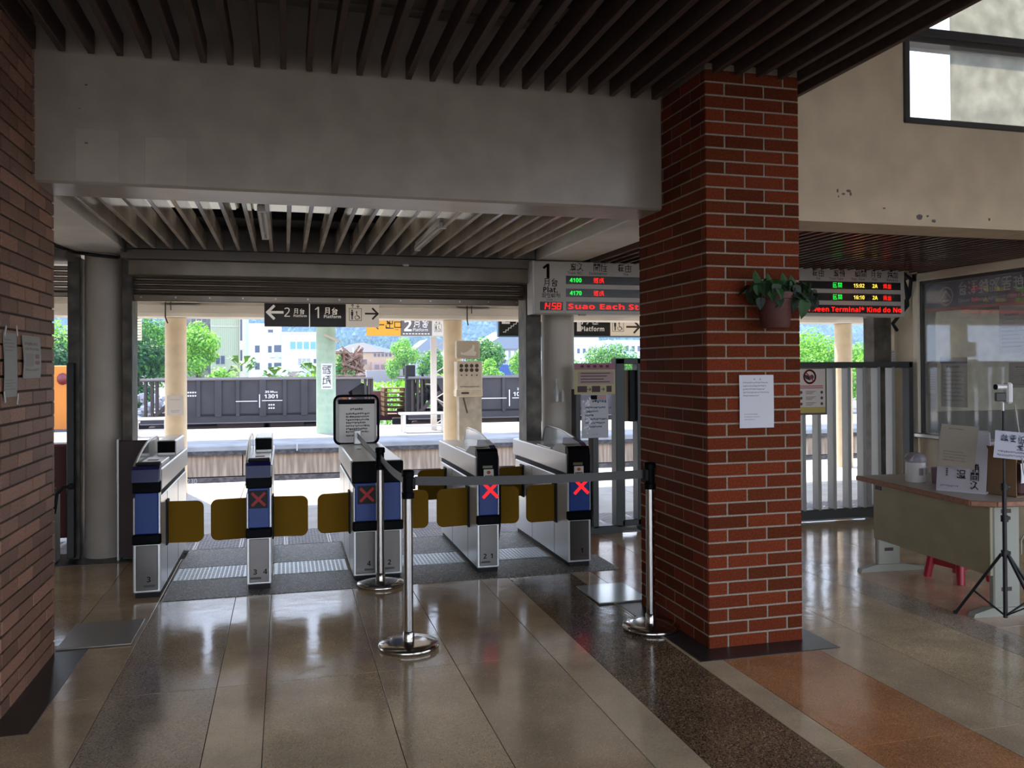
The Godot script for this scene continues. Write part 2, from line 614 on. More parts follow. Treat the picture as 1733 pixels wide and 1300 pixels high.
func make_materials():
	for i in 4:
		var k = [1.0, 0.86, 1.1, 0.95][i]
		mat("brick_red_%d" % i, Color(0.475 * k, 0.215 * k + 0.008 * (i % 2), 0.125 * k), 0.75, 0, "fine", 3.0, 0.12)
		mat("brick_brown_%d" % i, Color(0.66 * k, 0.48 * k, 0.385 * k), 0.6, 0, "fine", 3.0, 0.12)
	for i in 4: mats["brick_red_%d" % i].metallic_specular = 0.15
	mat("mortar", Color(0.66, 0.60, 0.52), 0.9, 0, "fine", 4.0, 0.1)
	mat("dark_mortar", Color(0.36, 0.30, 0.25), 0.9, 0, "fine", 4.0, 0.1)
	mat("paint", Color(0.69, 0.635, 0.57), 0.32, 0, "plaster", 0.7)
	mat("cream_wall", Color(0.86, 0.775, 0.65), 0.75, 0, "plaster", 0.6)
	mat("office_cream", Color(0.96, 0.90, 0.78), 0.6, 0, "plaster", 0.6)
	mat("slat_dark", Color(0.33, 0.25, 0.22), 0.55, 0, "fine", 0.8)
	mat("slat_grey", Color(0.84, 0.78, 0.71), 0.15, 0, "soft", 0.9)
	mat("slab", Color(0.55, 0.53, 0.5), 0.85, 0, "soft", 0.7)
	mat("white", Color(0.88, 0.87, 0.85), 0.5)
	mat("paper_white", Color(0.86, 0.86, 0.87), 0.6)
	mat("steel", Color(0.74, 0.74, 0.73), 0.3, 0.85)
	mat("steel_dull", Color(0.90, 0.90, 0.89), 0.3, 0.4)
	mat("chrome", Color(0.72, 0.70, 0.67), 0.16, 1.0)
	mat("black", Color(0.03, 0.03, 0.033), 0.4)
	mat("matt_black", Color(0.06, 0.06, 0.06), 0.75)
	mat("blue", Color(0.025, 0.21, 0.50), 0.4)
	mat("navy", Color(0.08, 0.10, 0.34), 0.3)
	mat("amber", Color(0.47, 0.34, 0.03), 0.75)
	mats["black"].metallic_specular = 0.15
	mats["amber"].metallic_specular = 0.25
	mats["amber"].backlight_enabled = true
	mats["amber"].backlight = Color(0.12, 0.09, 0.02)
	mat("shutter", Color(0.56, 0.50, 0.43), 0.3, 0.5, "soft", 0.8)
	mat("bronze", Color(0.56, 0.51, 0.44), 0.3, 0.4, "soft", 0.9)
	mat("sign_dark", Color(0.2, 0.18, 0.165), 0.5)
	mat("sign_cream", Color(0.86, 0.82, 0.76), 0.5)
	mat("fence_green", Color(0.235, 0.245, 0.235), 0.45, 0.2)
	mat("panel_grey", Color(0.66, 0.64, 0.61), 0.5)
	mat("display_dark", Color(0.16, 0.14, 0.13), 0.25)
	mat("wood_edge", Color(0.66, 0.45, 0.33), 0.5, 0, "fine", 1.0)
	mat("desk_grey", Color(0.64, 0.60, 0.47), 0.5, 0, "plaster", 0.8)
	mat("concrete", Color(0.74, 0.72, 0.69), 0.85, 0, "soft", 0.5)
	mat("concrete_shade", Color(0.86, 0.74, 0.62), 0.9, 0, "streak", 1.0)
	mat("cream_column", Color(0.95, 0.87, 0.74), 0.6, 0, "plaster", 0.8)
	mat("soffit", Color(0.96, 0.94, 0.90), 0.7, 0, "plaster", 0.3)
	mat("car_grey", Color(0.30, 0.29, 0.31), 0.6, 0.1, "soft", 0.3)
	mat("car_dark", Color(0.13, 0.12, 0.12), 0.7, 0.1)
	mat("red", Color(0.62, 0.07, 0.16), 0.35)
	glow("led_red", Color(1.0, 0.10, 0.06), 0.9)
	glow("led_green", Color(0.12, 1.0, 0.3), 0.7)
	glow("led_yellow", Color(1.0, 0.85, 0.3), 0.85)
	glow("cross_dim", Color(0.9, 0.14, 0.10), 0.07)
	glow("cross_red", Color(1.0, 0.12, 0.15), 0.5)
	mats["concrete_shade"].uv1_scale = Vector3(1.3, 0.12, 1.3)
	var g := mat("glass", Color(0.92, 0.97, 0.95, 0.12), 0.03)
	g.transparency = BaseMaterial3D.TRANSPARENCY_ALPHA
	var fr := mat("frosted_film", Color(0.95, 0.95, 0.94), 0.7, 0, "film", 0.8)
	fr.backlight_enabled = true
	fr.backlight = Color(0.95, 0.95, 0.92)

# ---------- floor: terrazzo slabs in strips that run from the entrance to the gates ----------
func build_floor():
	var base := MB.new()
	base.bx(Vector3(-5, -0.25, -7.5), Vector3(6.5, -0.03, 3.4))
	var f := single("floor", base, mat("joint_dark", Color(0.22, 0.2, 0.18), 0.8), "polished terrazzo hall floor in long beige, grey and brown strips", "floor", "", "structure")
	var beige := terrazzo("terrazzo_beige", Color(0.81, 0.70, 0.56), [Color(0.95, 0.81, 0.64), Color(0.70, 0.61, 0.47), Color(0.86, 0.76, 0.60)], 9000, 0.13, 1.0)
	var beige2 := terrazzo("terrazzo_speckled", Color(0.84, 0.73, 0.57), [Color(0.95, 0.88, 0.71), Color(0.64, 0.55, 0.44), Color(0.92, 0.73, 0.52)], 12000, 0.14, 1.3)
	var grey := terrazzo("terrazzo_grey", Color(0.73, 0.65, 0.55), [Color(0.86, 0.78, 0.67), Color(0.49, 0.44, 0.37), Color(0.80, 0.69, 0.57)], 14000, 0.14, 1.5)
	var dark := terrazzo("terrazzo_dark", Color(0.50, 0.41, 0.31), [Color(0.21, 0.18, 0.15), Color(0.78, 0.66, 0.51), Color(0.59, 0.46, 0.33), Color(0.17, 0.14, 0.11)], 15000, 0.14, 1.7)
	var pale := terrazzo("terrazzo_pale", Color(0.88, 0.78, 0.63), [Color(0.95, 0.84, 0.68), Color(0.80, 0.70, 0.56)], 7000, 0.13, 1.0)
	var brown := terrazzo("terrazzo_brown", Color(0.80, 0.55, 0.36), [Color(0.95, 0.70, 0.47), Color(0.61, 0.41, 0.27), Color(0.86, 0.58, 0.37)], 12000, 0.14, 1.3)
	var pink := terrazzo("terrazzo_pink", Color(0.84, 0.68, 0.54), [Color(0.95, 0.78, 0.62), Color(0.73, 0.57, 0.45)], 9000, 0.13, 1.1)
	var ink := terrazzo("granite_black", Color(0.17, 0.165, 0.165), [Color(0.09, 0.09, 0.09), Color(0.25, 0.25, 0.24)], 12000, 0.32, 1.3)
	var strips = [
		[-4.9, -2.0, beige], [-2.0, -1.17, beige2], [-1.17, -0.79, beige], [-0.79, -0.315, grey], [-0.315, -0.09, pale], [-0.09, 0.44, beige2], [0.44, 0.83, beige2],
		[0.83, 1.335, beige], [1.335, 1.537, pale], [1.537, 2.012, dark], [2.012, 2.16, pale], [2.16, 2.72, brown], [2.72, 3.10, beige], [3.10, 3.66, beige2], [3.66, 3.92, grey],
		[3.92, 4.6, pink], [4.6, 5.4, beige], [5.4, 6.1, beige2]]
	var cuts = [-7.2, -5.9, -4.25, -2.9, -1.4, 0.2, 1.8, 3.3]
	for s in strips:
		var off = fmod(absf(s[0]) * 7.3, 0.9) - 0.45 if s[0] > 2.9 or s[0] < -1.0 else 0.0
		for i in cuts.size() - 1:
			var z0: float = cuts[i] + (off if i > 0 else 0.0)
			var z1: float = cuts[i + 1] + (off if i < cuts.size() - 2 else 0.0)
			var m := MB.new()
			m.bx(Vector3(s[0] + 0.0015, -0.03, z0 + 0.0015), Vector3(s[1] - 0.0015, 0, z1 - 0.0015), 0.001)
			part("floor_slab", m, s[2], f)
	# dark slabs round the feet of the pillars, set in flush
	for r in [[2.03, 2.85, -5.12, -3.94], [-2.2, -1.025, -5.12, -3.92], [-1.85, -1.12, -7.65, -7.2]]:
		var m := MB.new()
		m.bx(Vector3(r[0], -0.02, r[2]), Vector3(r[1], 0.003, r[3]), 0.001)
		part("plinth_slab", m, ink, f)
	# granite, tread plates and granite again between the ticket gates
	var rough_g := terrazzo("granite_rough", Color(0.46, 0.44, 0.40), [Color(0.13, 0.13, 0.12), Color(0.72, 0.70, 0.66), Color(0.4, 0.38, 0.35), Color(0.2, 0.19, 0.18)], 15000, 0.55, 2.6)
	for r in [[-5.9, -6.42], [-6.84, -7.5]]:
		for x in [[-0.77, -0.18], [-0.18, 0.63], [0.63, 1.43], [1.43, 2.4]]:
			var m := MB.new()
			m.bx(Vector3(x[0] + 0.002, -0.02, r[1] + 0.002), Vector3(x[1] - 0.002, 0.004, r[0] - 0.002), 0.001)
			part("granite_slab", m, rough_g, f)
	for x in [[-0.77, -0.27], [-0.08, 0.45], [0.83, 1.34], [1.53, 2.03]]:
		var m := MB.new()
		m.bx(Vector3(x[0], -0.02, -6.82), Vector3(x[1], 0.006, -6.44), 0.002)
		var tp := part("tread_plate", m, mat("tread", Color(0.72, 0.74, 0.75), 0.38, 0.5), f)
		var k := MB.new()
		for i in 16:
			for j in 11:
				var px = x[0] + 0.02 + (x[1] - x[0] - 0.04) * (i + 0.5) / 16.0
				k.box(Vector3(px, 0.007, -6.8 + 0.034 * j), Vector3(0.02, 0.003, 0.012), 0.001)
		part("stud", k, mat("tread"), tp, "", "stuff")
	# two loose metal cover plates screwed to the floor
	single("cover_plate", MB.new().bx(Vector3(-1.186, 0.003, -5.5), Vector3(-0.812, 0.012, -5.03), 0.002), mat("plate_grey", Color(0.56, 0.54, 0.5), 0.35, 0.3), "flat pale metal cover plate on the floor beside the brown brick pillar", "floor plate")
	single("cover_plate", MB.new().bx(Vector3(1.91, 0.003, -5.5), Vector3(2.25, 0.012, -5.06), 0.002), mat("plate_pale", Color(0.85, 0.87, 0.85), 0.15, 0.5), "shiny pale metal cover plate on the floor behind the red brick pillar", "floor plate")

# ---------- walls ----------
func build_shell():
	var cream := mat("cream_wall")
	var paint := mat("paint")
	# upper wall over the right-hand opening, with the high window
	var m := MB.new()
	m.bx(Vector3(2.17, 2.40, -4.985), Vector3(3.87, 5.6, -4.635))
	m.bx(Vector3(3.87, 2.40, -4.985), Vector3(6.4, 3.07, -4.635))
	m.bx(Vector3(3.87, 5.2, -4.985), Vector3(6.4, 5.6, -4.635))
	var uw := single("wall_upper", m, cream, "cream plaster wall above the fence opening, stained, with a high window", "wall", "", "structure")
	var sp := MB.new()
	for s in [[3.365, 2.60, 0.012, 0.02], [3.40, 2.585, 0.02, 0.012], [3.43, 2.60, 0.03, 0.014], [3.455, 2.575, 0.012, 0.022], [3.37, 2.565, 0.008, 0.01], [3.985, 2.455, 0.042, 0.028], [4.075, 2.43, 0.026, 0.018], [4.03, 2.47, 0.015, 0.012], [4.52, 2.47, 0.012, 0.018], [3.70, 2.50, 0.018, 0.008]]:
		var pl = []
		for k in 9:
			var a = TAU * k / 9
			var r = 0.55 + 0.45 * sin(k * 37.0 + s[0] * 50.0)
			pl.append(Vector2(s[0] + s[2] * r * cos(a), s[1] + s[3] * r * sin(a)))
		sp.prism(pl, -4.64, -4.6335)
	part("bare_patch", sp, mat("bare_plaster", Color(0.5, 0.46, 0.44), 0.9, 0, "fine", 3.0), uw, "grey patches where the paint has flaked")
	# window
	var fr := MB.new()
	for b in [[3.855, 3.06, 3.90, 5.2], [3.855, 3.06, 6.4, 3.10]]:
		fr.bx(Vector3(b[0], b[1], -4.86), Vector3(b[2], b[3], -4.62), 0.006)
	fr.bx(Vector3(3.90, 3.60, -4.80), Vector3(6.4, 3.70, -4.645), 0.006)
	fr.bx(Vector3(3.90, 3.635, -4.65), Vector3(6.4, 3.65, -4.632), 0.003)
	fr.bx(Vector3(3.90, 4.4, -4.80), Vector3(6.4, 4.46, -4.66), 0.006)
	var win := single("window_1", fr, mat("window_frame", Color(0.3, 0.29, 0.28), 0.4, 0.3), "high dark-framed window in the cream wall, half covered by pale film", "window", "", "structure")
	part("pane", MB.new().bx(Vector3(3.90, 3.10, -4.735), Vector3(6.4, 3.60, -4.73)), mat("glass"), win)
	part("pane", MB.new().bx(Vector3(3.90, 3.70, -4.735), Vector3(6.4, 4.4, -4.73)), mat("glass"), win)
	part("window_film", MB.new().bx(Vector3(4.30, 3.105, -4.726), Vector3(6.4, 3.595, -4.724)), mat("frosted_film"), win, "mottled pale film on the lower pane")
	part("window_film", MB.new().bx(Vector3(4.30, 3.705, -4.726), Vector3(6.4, 4.395, -4.724)), mat("frosted_film"), win, "mottled pale film on the upper pane")
	# wall above the slatted ceiling to the left, the beam's upper part
	single("wall_left", MB.new().bx(Vector3(-5.2, -0.1, -7.7), Vector3(-5.0, 5.8, 3.4)), paint, "plain painted side wall of the hall, beyond the brown pillar", "wall", "", "structure")
	single("wall_right", MB.new().bx(Vector3(6.4, -0.1, -4.3), Vector3(6.6, 5.8, -3.2)).bx(Vector3(6.4, -0.1, 2.4), Vector3(6.6, 5.8, 3.4)).bx(Vector3(6.4, -0.1, -3.2), Vector3(6.6, 0.3, 2.4)).bx(Vector3(6.4, 2.7, -3.2), Vector3(6.6, 5.8, 2.4)), paint, "painted side wall of the hall on the ticket office side", "wall", "", "structure")
	# back wall towards the street with wide entrance openings
	var bw := MB.new()
	bw.bx(Vector3(-5.2, -0.1, 3.2), Vector3(-4.6, 5.8, 3.4))
	bw.bx(Vector3(1.6, -0.1, 3.2), Vector3(2.4, 5.8, 3.4))
	bw.bx(Vector3(6.2, -0.1, 3.2), Vector3(6.6, 5.8, 3.4))
	bw.bx(Vector3(-4.6, 2.9, 3.2), Vector3(1.6, 5.8, 3.4))
	bw.bx(Vector3(2.4, 4.2, 3.2), Vector3(6.2, 5.8, 3.4))
	single("wall_back", bw, paint, "street side wall of the hall with two wide entrance openings", "wall", "", "structure")
	single("ground", MB.new().bx(Vector3(-60, -0.3, 3.4), Vector3(60, -0.03, 60)), mat("plaza", Color(0.50, 0.48, 0.45), 0.85, 0, "soft", 0.3), "pale paved forecourt in front of the station, behind the camera", "ground", "", "structure")
	# roof
	single("ceiling", MB.new().bx(Vector3(-5.2, 5.6, -4.99), Vector3(6.6, 5.85, 3.4)), paint, "plain white ceiling high above the right side of the hall", "ceiling", "", "structure")

func build_ceilings():
	# beam between the pillars
	var m := MB.new()
	m.bx(Vector3(-5.0, 2.425, -4.985), Vector3(2.17, 5.6, -4.635), 0.012)
	var b := single("trim_1", m, mat("paint"), "deep grey-white concrete beam spanning between the two brick pillars", "beam", "", "structure")
	var nick := MB.new()
	for s in [[-0.95, 2.92, 0.012], [-0.98, 2.80, 0.008], [-0.95, 2.63, 0.014]]:
		nick.box(Vector3(s[0], s[1], -4.632), Vector3(s[2], s[2] * 0.6, 0.004), 0.001)
	part("chip", nick, mat("bare_plaster", Color(0.4, 0.36, 0.33), 0.9, 0, "fine", 3.0), b)
	part("patch", MB.new().bx(Vector3(-1.0, 2.44, -4.6365), Vector3(-0.80, 2.70, -4.633), 0.001).bx(Vector3(-0.68, 2.44, -4.6365), Vector3(-0.48, 2.68, -4.633), 0.001), mat("patch_paint", Color(0.715, 0.66, 0.59), 0.32, 0, "plaster", 0.7), b, "slightly lighter squares of fresh paint")
	# gallery slab above the dark slats, over the left and middle of the hall
	single("ceiling", MB.new().bx(Vector3(-5.0, 3.42, -4.635), Vector3(2.9, 3.6, 3.2)), mat("slab"), "rough grey slab above the dark slatted ceiling", "ceiling", "", "structure")
	# dark slats
	var c := thing("slatted_ceiling", "dark brown slatted ceiling hung in front of the big beam", "ceiling", Vector3(0, 3.065, 0), 0, "", "structure")
	var x := -3.4
	var sl := MB.new()
	sl.bx(Vector3(-0.016, 0, -4.6), Vector3(0.016, 0.115, 3.15), 0.003)
	var slm := sl.mesh()
	var i := 0
	while x < 2.93:
		var o := part("slat", slm, mat("slat_dark"), c)
		o.position = Vector3(-1.051 + 0.1312 * (i - 18), 0, 0)
		x = o.position.x + 0.1312
		i += 1
	for z in [-3.75, -1.9, 0.0, 2.0]:
		part("carrier_rail", MB.new().bx(Vector3(-5.0, 0.118, z - 0.03), Vector3(2.93, 0.18, z + 0.03), 0.004), mat("matt_black"), c)
		part("carrier_rail", MB.new().bx(Vector3(-5.0, 0.125, z - 0.26), Vector3(2.93, 0.14, z - 0.24)), mat("bronze"), c)
	# the lower ceiling behind the beam
	single("ceiling", MB.new().bx(Vector3(-5.0, 3.0, -7.6), Vector3(6.4, 3.2, -4.985)), mat("slab"), "grey slab over the ticket gates, above the pale slats", "ceiling", "", "structure")
	var lo := thing("slatted_ceiling", "pale grey slatted ceiling over the ticket gates, behind the beam", "ceiling", Vector3(0, 2.437, 0), 0, "", "structure")
	var s2 := MB.new()
	s2.bx(Vector3(-0.013, 0, -7.08), Vector3(0.013, 0.125, -4.99), 0.003)
	var s2m := s2.mesh()
	for k in 26:
		var xx = -1.1 + 0.1255 * k
		if xx > 2.02: break
		part("slat", s2m, mat("slat_grey"), lo).position = Vector3(xx, 0, 0)
	part("end_board", MB.new().bx(Vector3(-1.2, 0.003, -7.10), Vector3(2.1, 0.16, -7.08)), mat("bronze_board", Color(0.5, 0.47, 0.43), 0.5), lo)
	var s3 := MB.new()
	s3.bx(Vector3(-0.011, -0.03, -7.08), Vector3(0.011, 0.075, -4.99), 0.003)
	var s3m := s3.mesh()
	var right := thing("slatted_ceiling", "brown slatted ceiling over the fence, right of the red brick pillar", "ceiling", Vector3(0, 2.437, 0), 0, "", "structure")
	for k in 37:
		part("slat", s3m, mat("slat_right", Color(0.36, 0.28, 0.24), 0.12), right).position = Vector3(2.62 + 0.095 * k, 0, 0)
	var left := thing("slatted_ceiling", "grey slatted ceiling at the far left, mostly hidden by the brown pillar", "ceiling", Vector3(0, 2.437, 0), 0, "", "structure")
	for k in 10:
		part("slat", s2m, mat("slat_grey"), left).position = Vector3(-1.75 - 0.1255 * k, 0, 0)
	# cross beams on the round columns
	single("trim_2", MB.new().bx(Vector3(-1.63, 2.43, -7.5), Vector3(-1.2, 3.0, -4.985), 0.01), mat("soffit"), "cream concrete beam running over the left round column", "beam", "", "structure")
	single("trim_3", MB.new().bx(Vector3(2.12, 2.43, -7.5), Vector3(2.55, 3.0, -4.985), 0.01), mat("soffit"), "cream concrete beam running over the right round column", "beam", "", "structure")
	# bits that hang in the gap above the pale slats
	single("cable_tray", MB.new().bx(Vector3(-1.15, 2.60, -6.85), Vector3(2.05, 2.68, -6.5), 0.005), mat("matt_black"), "black cable tray seen through the pale slats above the gates", "cable tray")
	var panel := glow("diffuser_white", Color(0.97, 0.96, 0.93), 0.2)
	panel.albedo_color = Color(0.9, 0.9, 0.88)
	for q in [[-0.98, -0.30, "white ceiling light panel above the pale slats, nearest the left column"], [-0.22, 0.36, "white ceiling light panel above the pale slats, the middle one of three"], [0.44, 1.10, "white ceiling light panel above the pale slats, nearest the red brick pillar"]]:
		var f := thing("ceiling_light", q[2], "light", Vector3((q[0] + q[1]) / 2, 2.60, -5.95), 0, "light panels above the slats")
		var hw = (q[1] - q[0]) / 2
		part("housing", MB.new().bx(Vector3(-hw, 0.012, -0.24), Vector3(hw, 0.09, 0.24), 0.008), mat("white"), f)
		part("diffuser", MB.new().bx(Vector3(-hw + 0.02, 0.0, -0.22), Vector3(hw - 0.02, 0.014, 0.22), 0.004), panel, f)
		part("hanger", MB.new().bx(Vector3(-0.01, 0.09, -0.01), Vector3(0.01, 0.40, 0.01)), mat("steel"), f)
		var l := AreaLight3D.new()
		l.name = "panel_light"
		l.area_size = Vector2(hw * 2 - 0.04, 0.44)
		l.light_energy = 0.005
		l.area_range = 12.0
		l.shadow_enabled = true
		l.position = Vector3(0, -0.006, 0)
		l.rotation.x = -PI / 2
		f.add_child(l)
	# bare tube fittings between the slats (switched off)
	for q in [[-0.13, -5.25, -6.35, "unlit bare twin tube light between the pale slats, near the left column"], [1.02, -5.6, -6.7, "unlit single tube light along a pale slat above the second gate"], [4.35, -5.5, -6.7, "unlit tube light in the brown slats right of the red brick pillar"]]:
		var f := thing("tube_light", q[3], "light", Vector3(q[0], 2.44, 0), 0, "tube lights in the slatted ceilings")
		part("batten", MB.new().bx(Vector3(-0.02, 0.02, q[2]), Vector3(0.02, 0.06, q[1]), 0.004), mat("white"), f)
		part("tube", MB.new().tube([Vector3(-0.014, 0.0, q[1] - 0.04), Vector3(-0.014, 0.0, q[2] + 0.04)], 0.012, 10), mat("white_tube", Color(0.93, 0.92, 0.88), 0.2), f)
		if q[0] < 0: part("tube", MB.new().tube([Vector3(0.02, 0.0, q[1] - 0.04), Vector3(0.02, 0.0, q[2] + 0.04)], 0.012, 10), mat("white_tube"), f)
		for z in [q[1], q[2]]:
			part("lamp_holder", MB.new().box(Vector3(0, 0.01, z), Vector3(0.05, 0.045, 0.025), 0.004), mat("white"), f)
	# flexible conduit at the left column's head
	single("conduit", MB.new().tube([Vector3(-1.17, 2.62, -6.75), Vector3(-1.16, 2.5, -6.85), Vector3(-1.17, 2.43, -7.0), Vector3(-1.20, 2.405, -7.2), Vector3(-1.28, 2.395, -7.36), Vector3(-1.45, 2.41, -7.36), Vector3(-1.58, 2.42, -7.3), Vector3(-1.64, 2.42, -6.9), Vector3(-1.645, 2.42, -6.3)], 0.014, 8), mat("conduit", Color(0.16, 0.14, 0.13), 0.35, 0.3), "dark bent conduit looping round the head of the left column", "conduit")

# ---------- brick pillars ----------
# bricks on a face: o is the lower left corner, u the direction to the right, w outwards
func brick_face(parent: Node, o: Vector3, u: Vector3, w: Vector3, width: float, rows: int, key: String, shift: float, lumped := false):
	var basis := Basis(u, Vector3.UP, w)
	var meshes := {}
	var lump := MB.new()
	rng.seed = int(width * 1000) + rows + key.hash() % 1000
	for r in rows:
		var x := -shift if r % 2 == 0 else -shift + 0.119
		if x > 0.0: x -= 0.237
		while x < width - 0.02:
			var a = maxf(x, 0.0)
			var b = minf(x + 0.227, width)
			if b - a > 0.025:
				var proud = rng.randf_range(0.0, 0.002)
				var c = o + u * (a + b) / 2.0 + Vector3.UP * (r * 0.0703 + 0.032) + w * proud
				if lumped:
					lump.t = Transform3D(basis, c)
					lump.box(Vector3(0, 0, -0.001), Vector3(b - a, 0.0605, 0.012))
				else:
					var k = snappedf(b - a, 0.002)
					if not meshes.has(k):
						meshes[k] = MB.new().box(Vector3(0, 0, -0.001), Vector3(k, 0.0605, 0.012), 0.002).mesh()
					var p := part("brick", meshes[k], mat("%s_%d" % [key, rng.randi() % 4]), parent)
					p.transform = Transform3D(basis, c)
			x += 0.237
	if lumped:
		part("brick", lump, mat(key + "_0"), parent, "", "stuff")

func build_pillars():
	var p := thing("brick_pillar", "square pillar of red brick tiles holding the plant pot and a notice", "pillar", Vector3(2.45, 0, -4.55), 0, "", "structure")
	# local frame: x -0.28..0.28, z +0.44 (front) .. -0.435 (back)
	part("core", MB.new().bx(Vector3(-0.2795, 0, -0.4375), Vector3(0.2795, 3.12, 0.4405)), mat("mortar"), p, "pale mortar between the bricks")
	brick_face(p, Vector3(-0.28, 0, 0.438), Vector3(1, 0, 0), Vector3(0, 0, 1), 0.56, 44, "brick_red", 0.119)
	brick_face(p, Vector3(-0.278, 0, -0.436), Vector3(0, 0, 1), Vector3(-1, 0, 0), 0.874, 44, "brick_red", 0.0)
	brick_face(p, Vector3(0.278, 0, 0.438), Vector3(0, 0, -1), Vector3(1, 0, 0), 0.874, 44, "brick_red", 0.0, true)
	brick_face(p, Vector3(0.28, 0, -0.434), Vector3(-1, 0, 0), Vector3(0, 0, -1), 0.56, 44, "brick_red", 0.119, true)
	var q := thing("brick_pillar", "pillar of brown brick tiles at the left edge with two taped sheets", "pillar", Vector3(-1.466, 0, -4.55), 0, "", "structure")
	part("core", MB.new().bx(Vector3(-0.274, 0, -0.446), Vector3(0.274, 3.5, 0.434)), mat("dark_mortar"), q, "dark mortar between the bricks")
	brick_face(q, Vector3(0.278, 0, 0.438), Vector3(0, 0, -1), Vector3(1, 0, 0), 0.885, 46, "brick_brown", 0.1)
	brick_face(q, Vector3(-0.28, 0, 0.438), Vector3(1, 0, 0), Vector3(0, 0, 1), 0.56, 46, "brick_brown", 0.119, true)
	brick_face(q, Vector3(0.28, 0, -0.446), Vector3(-1, 0, 0), Vector3(0, 0, -1), 0.56, 46, "brick_brown", 0.119, true)

# ---------- the gate front: columns, roller shutters, frames ----------
func build_front():
	var col := MB.new().lathe(Vector3.ZERO, [Vector2(0.158, 0), Vector2(0.155, 0.05), Vector2(0.152, 1.2), Vector2(0.15, 2.43)], 40)
	for q in [[-1.405, "grey round column left of the ticket gates, below the bent conduit"], [2.45, "grey round column right of the ticket gates, carrying a small bottle holder"]]:
		var c := thing("round_column", q[1], "column", Vector3(q[0], 0, -7.53), 0, "round columns in line with the shutters", "structure")
		part("shaft", col, mat("column_paint", Color(0.82, 0.78, 0.72), 0.55, 0, "plaster", 0.5), c)
	# lintel and roller shutters
	var lint := MB.new()
	lint.bx(Vector3(-1.22, 2.36, -7.62), Vector3(2.3, 2.437, -7.10), 0.006)
	lint.bx(Vector3(-5.0, 2.36, -7.62), Vector3(-1.6, 2.437, -7.10), 0.006)
	lint.bx(Vector3(2.6, 2.36, -7.62), Vector3(6.4, 2.437, -7.30), 0.006)
	lint.bx(Vector3(-5.0, 2.437, -7.62), Vector3(6.4, 3.0, -7.5))
	single("trim_4", lint, mat("bronze_board"), "grey-brown fascia board along the top of the shutter opening", "lintel", "", "structure")
	var box := MB.new()
	box.bx(Vector3(-1.17, 2.235, -7.32), Vector3(2.13, 2.36, -7.13), 0.008)
	single("shutter_box", box, mat("bronze"), "long bronze cover of the roller shutter over the four gate lanes", "shutter box", "", "structure")
	var sh := thing("roller_shutter", "rolled-up dark metal shutter hanging over the ticket gates", "shutter", Vector3(0.45, 2.06, -7.38))
	for k in 4:
		var y = 0.045 + 0.042 * k
		var pts = []
		for a in 7:
			pts.append(Vector2(-0.012 + 0.02 * sin(PI * a / 6.0), 0.04 * (a / 6.0)))
		pts.append(Vector2(-0.03, 0.04))
		pts.append(Vector2(-0.03, 0.0))
		var m := MB.new()
		m.t = Transform3D(Basis(Vector3(0, 0, 1), Vector3(0, 1, 0), Vector3(-1, 0, 0)), Vector3(0, y, 0))
		var flip = []
		for p in pts: flip.append(Vector2(p.x, p.y))
		m.prism(flip, -1.66, 1.66)
		part("slat", m, mat("shutter"), sh)
	part("bottom_bar", MB.new().bx(Vector3(-1.62, -0.01, -0.03), Vector3(1.58, 0.045, 0.02), 0.006), mat("shutter"), sh)
	var rv := MB.new()
	for k in 13:
		rv.box(Vector3(-1.56 + 0.26 * k, 0.022, 0.022), Vector3(0.016, 0.016, 0.008), 0.003)
	part("rivet", rv, mat("steel"), sh, "", "stuff")
	for q in [[-1.205, "bronze guide rail of the main shutter, beside the left column"], [2.15, "wide bronze guide rail of the main shutter, beside the right column"]]:
		var w = 0.075 if q[0] < 0 else 0.14
		single("guide_rail", MB.new().bx(Vector3(q[0] - w / 2, 0, -7.56), Vector3(q[0] + w / 2, 2.4, -7.3), 0.005), mat("rail_bronze", Color(0.47, 0.44, 0.39), 0.5, 0.2, "rust", 0.6), q[1], "rail", "", "structure")
	# far left shutter opening
	var s2 := thing("roller_shutter", "short piece of raised dark shutter left of the left round column", "shutter", Vector3(-2.4, 2.12, -7.45))
	for k in 5:
		part("slat", MB.new().box(Vector3(0, 0.02 + 0.042 * k, 0), Vector3(1.58, 0.037, 0.03), 0.01), mat("shutter"), s2)
	part("bottom_bar", MB.new().box(Vector3(0, -0.02, 0), Vector3(1.58, 0.04, 0.05), 0.006), mat("shutter"), s2)
	single("guide_rail", MB.new().bx(Vector3(-1.66, 0, -7.6), Vector3(-1.57, 2.4, -7.42), 0.005), mat("rail_bronze"), "bronze guide rail on the far side of the left round column", "rail", "", "structure")
	single("sensor", MB.new().box(Vector3(0.98, 2.36, -7.1), Vector3(0.055, 0.02, 0.03), 0.006), mat("paper_white"), "tiny white sensor under the fascia above the gates", "sensor")
	# low brown panel between the left column and the first gate
	var bp := thing("brown_panel", "low dark brown steel panel between the left column and gate 3", "panel", Vector3(-1.14, 0, -7.3))
	part("panel", MB.new().bx(Vector3(-0.13, 0.02, -0.02), Vector3(0.15, 0.94, 0.02), 0.004), mat("panel_brown", Color(0.27, 0.2, 0.19), 0.5), bp)
	part("post", MB.new().bx(Vector3(-0.138, 0, -0.03), Vector3(-0.12, 0.955, 0.03), 0.003), mat("steel"), bp)
	# bottle holder on the right column
	var bh := thing("bottle_holder", "small wire holder with a hand-gel bottle on the right column", "holder", Vector3(2.41, 1.18, -7.36))
	part("bracket", MB.new().bx(Vector3(-0.035, 0, -0.04), Vector3(0.055, 0.11, -0.025), 0.003), mat("bracket_brown", Color(0.3, 0.27, 0.24), 0.5), bh)
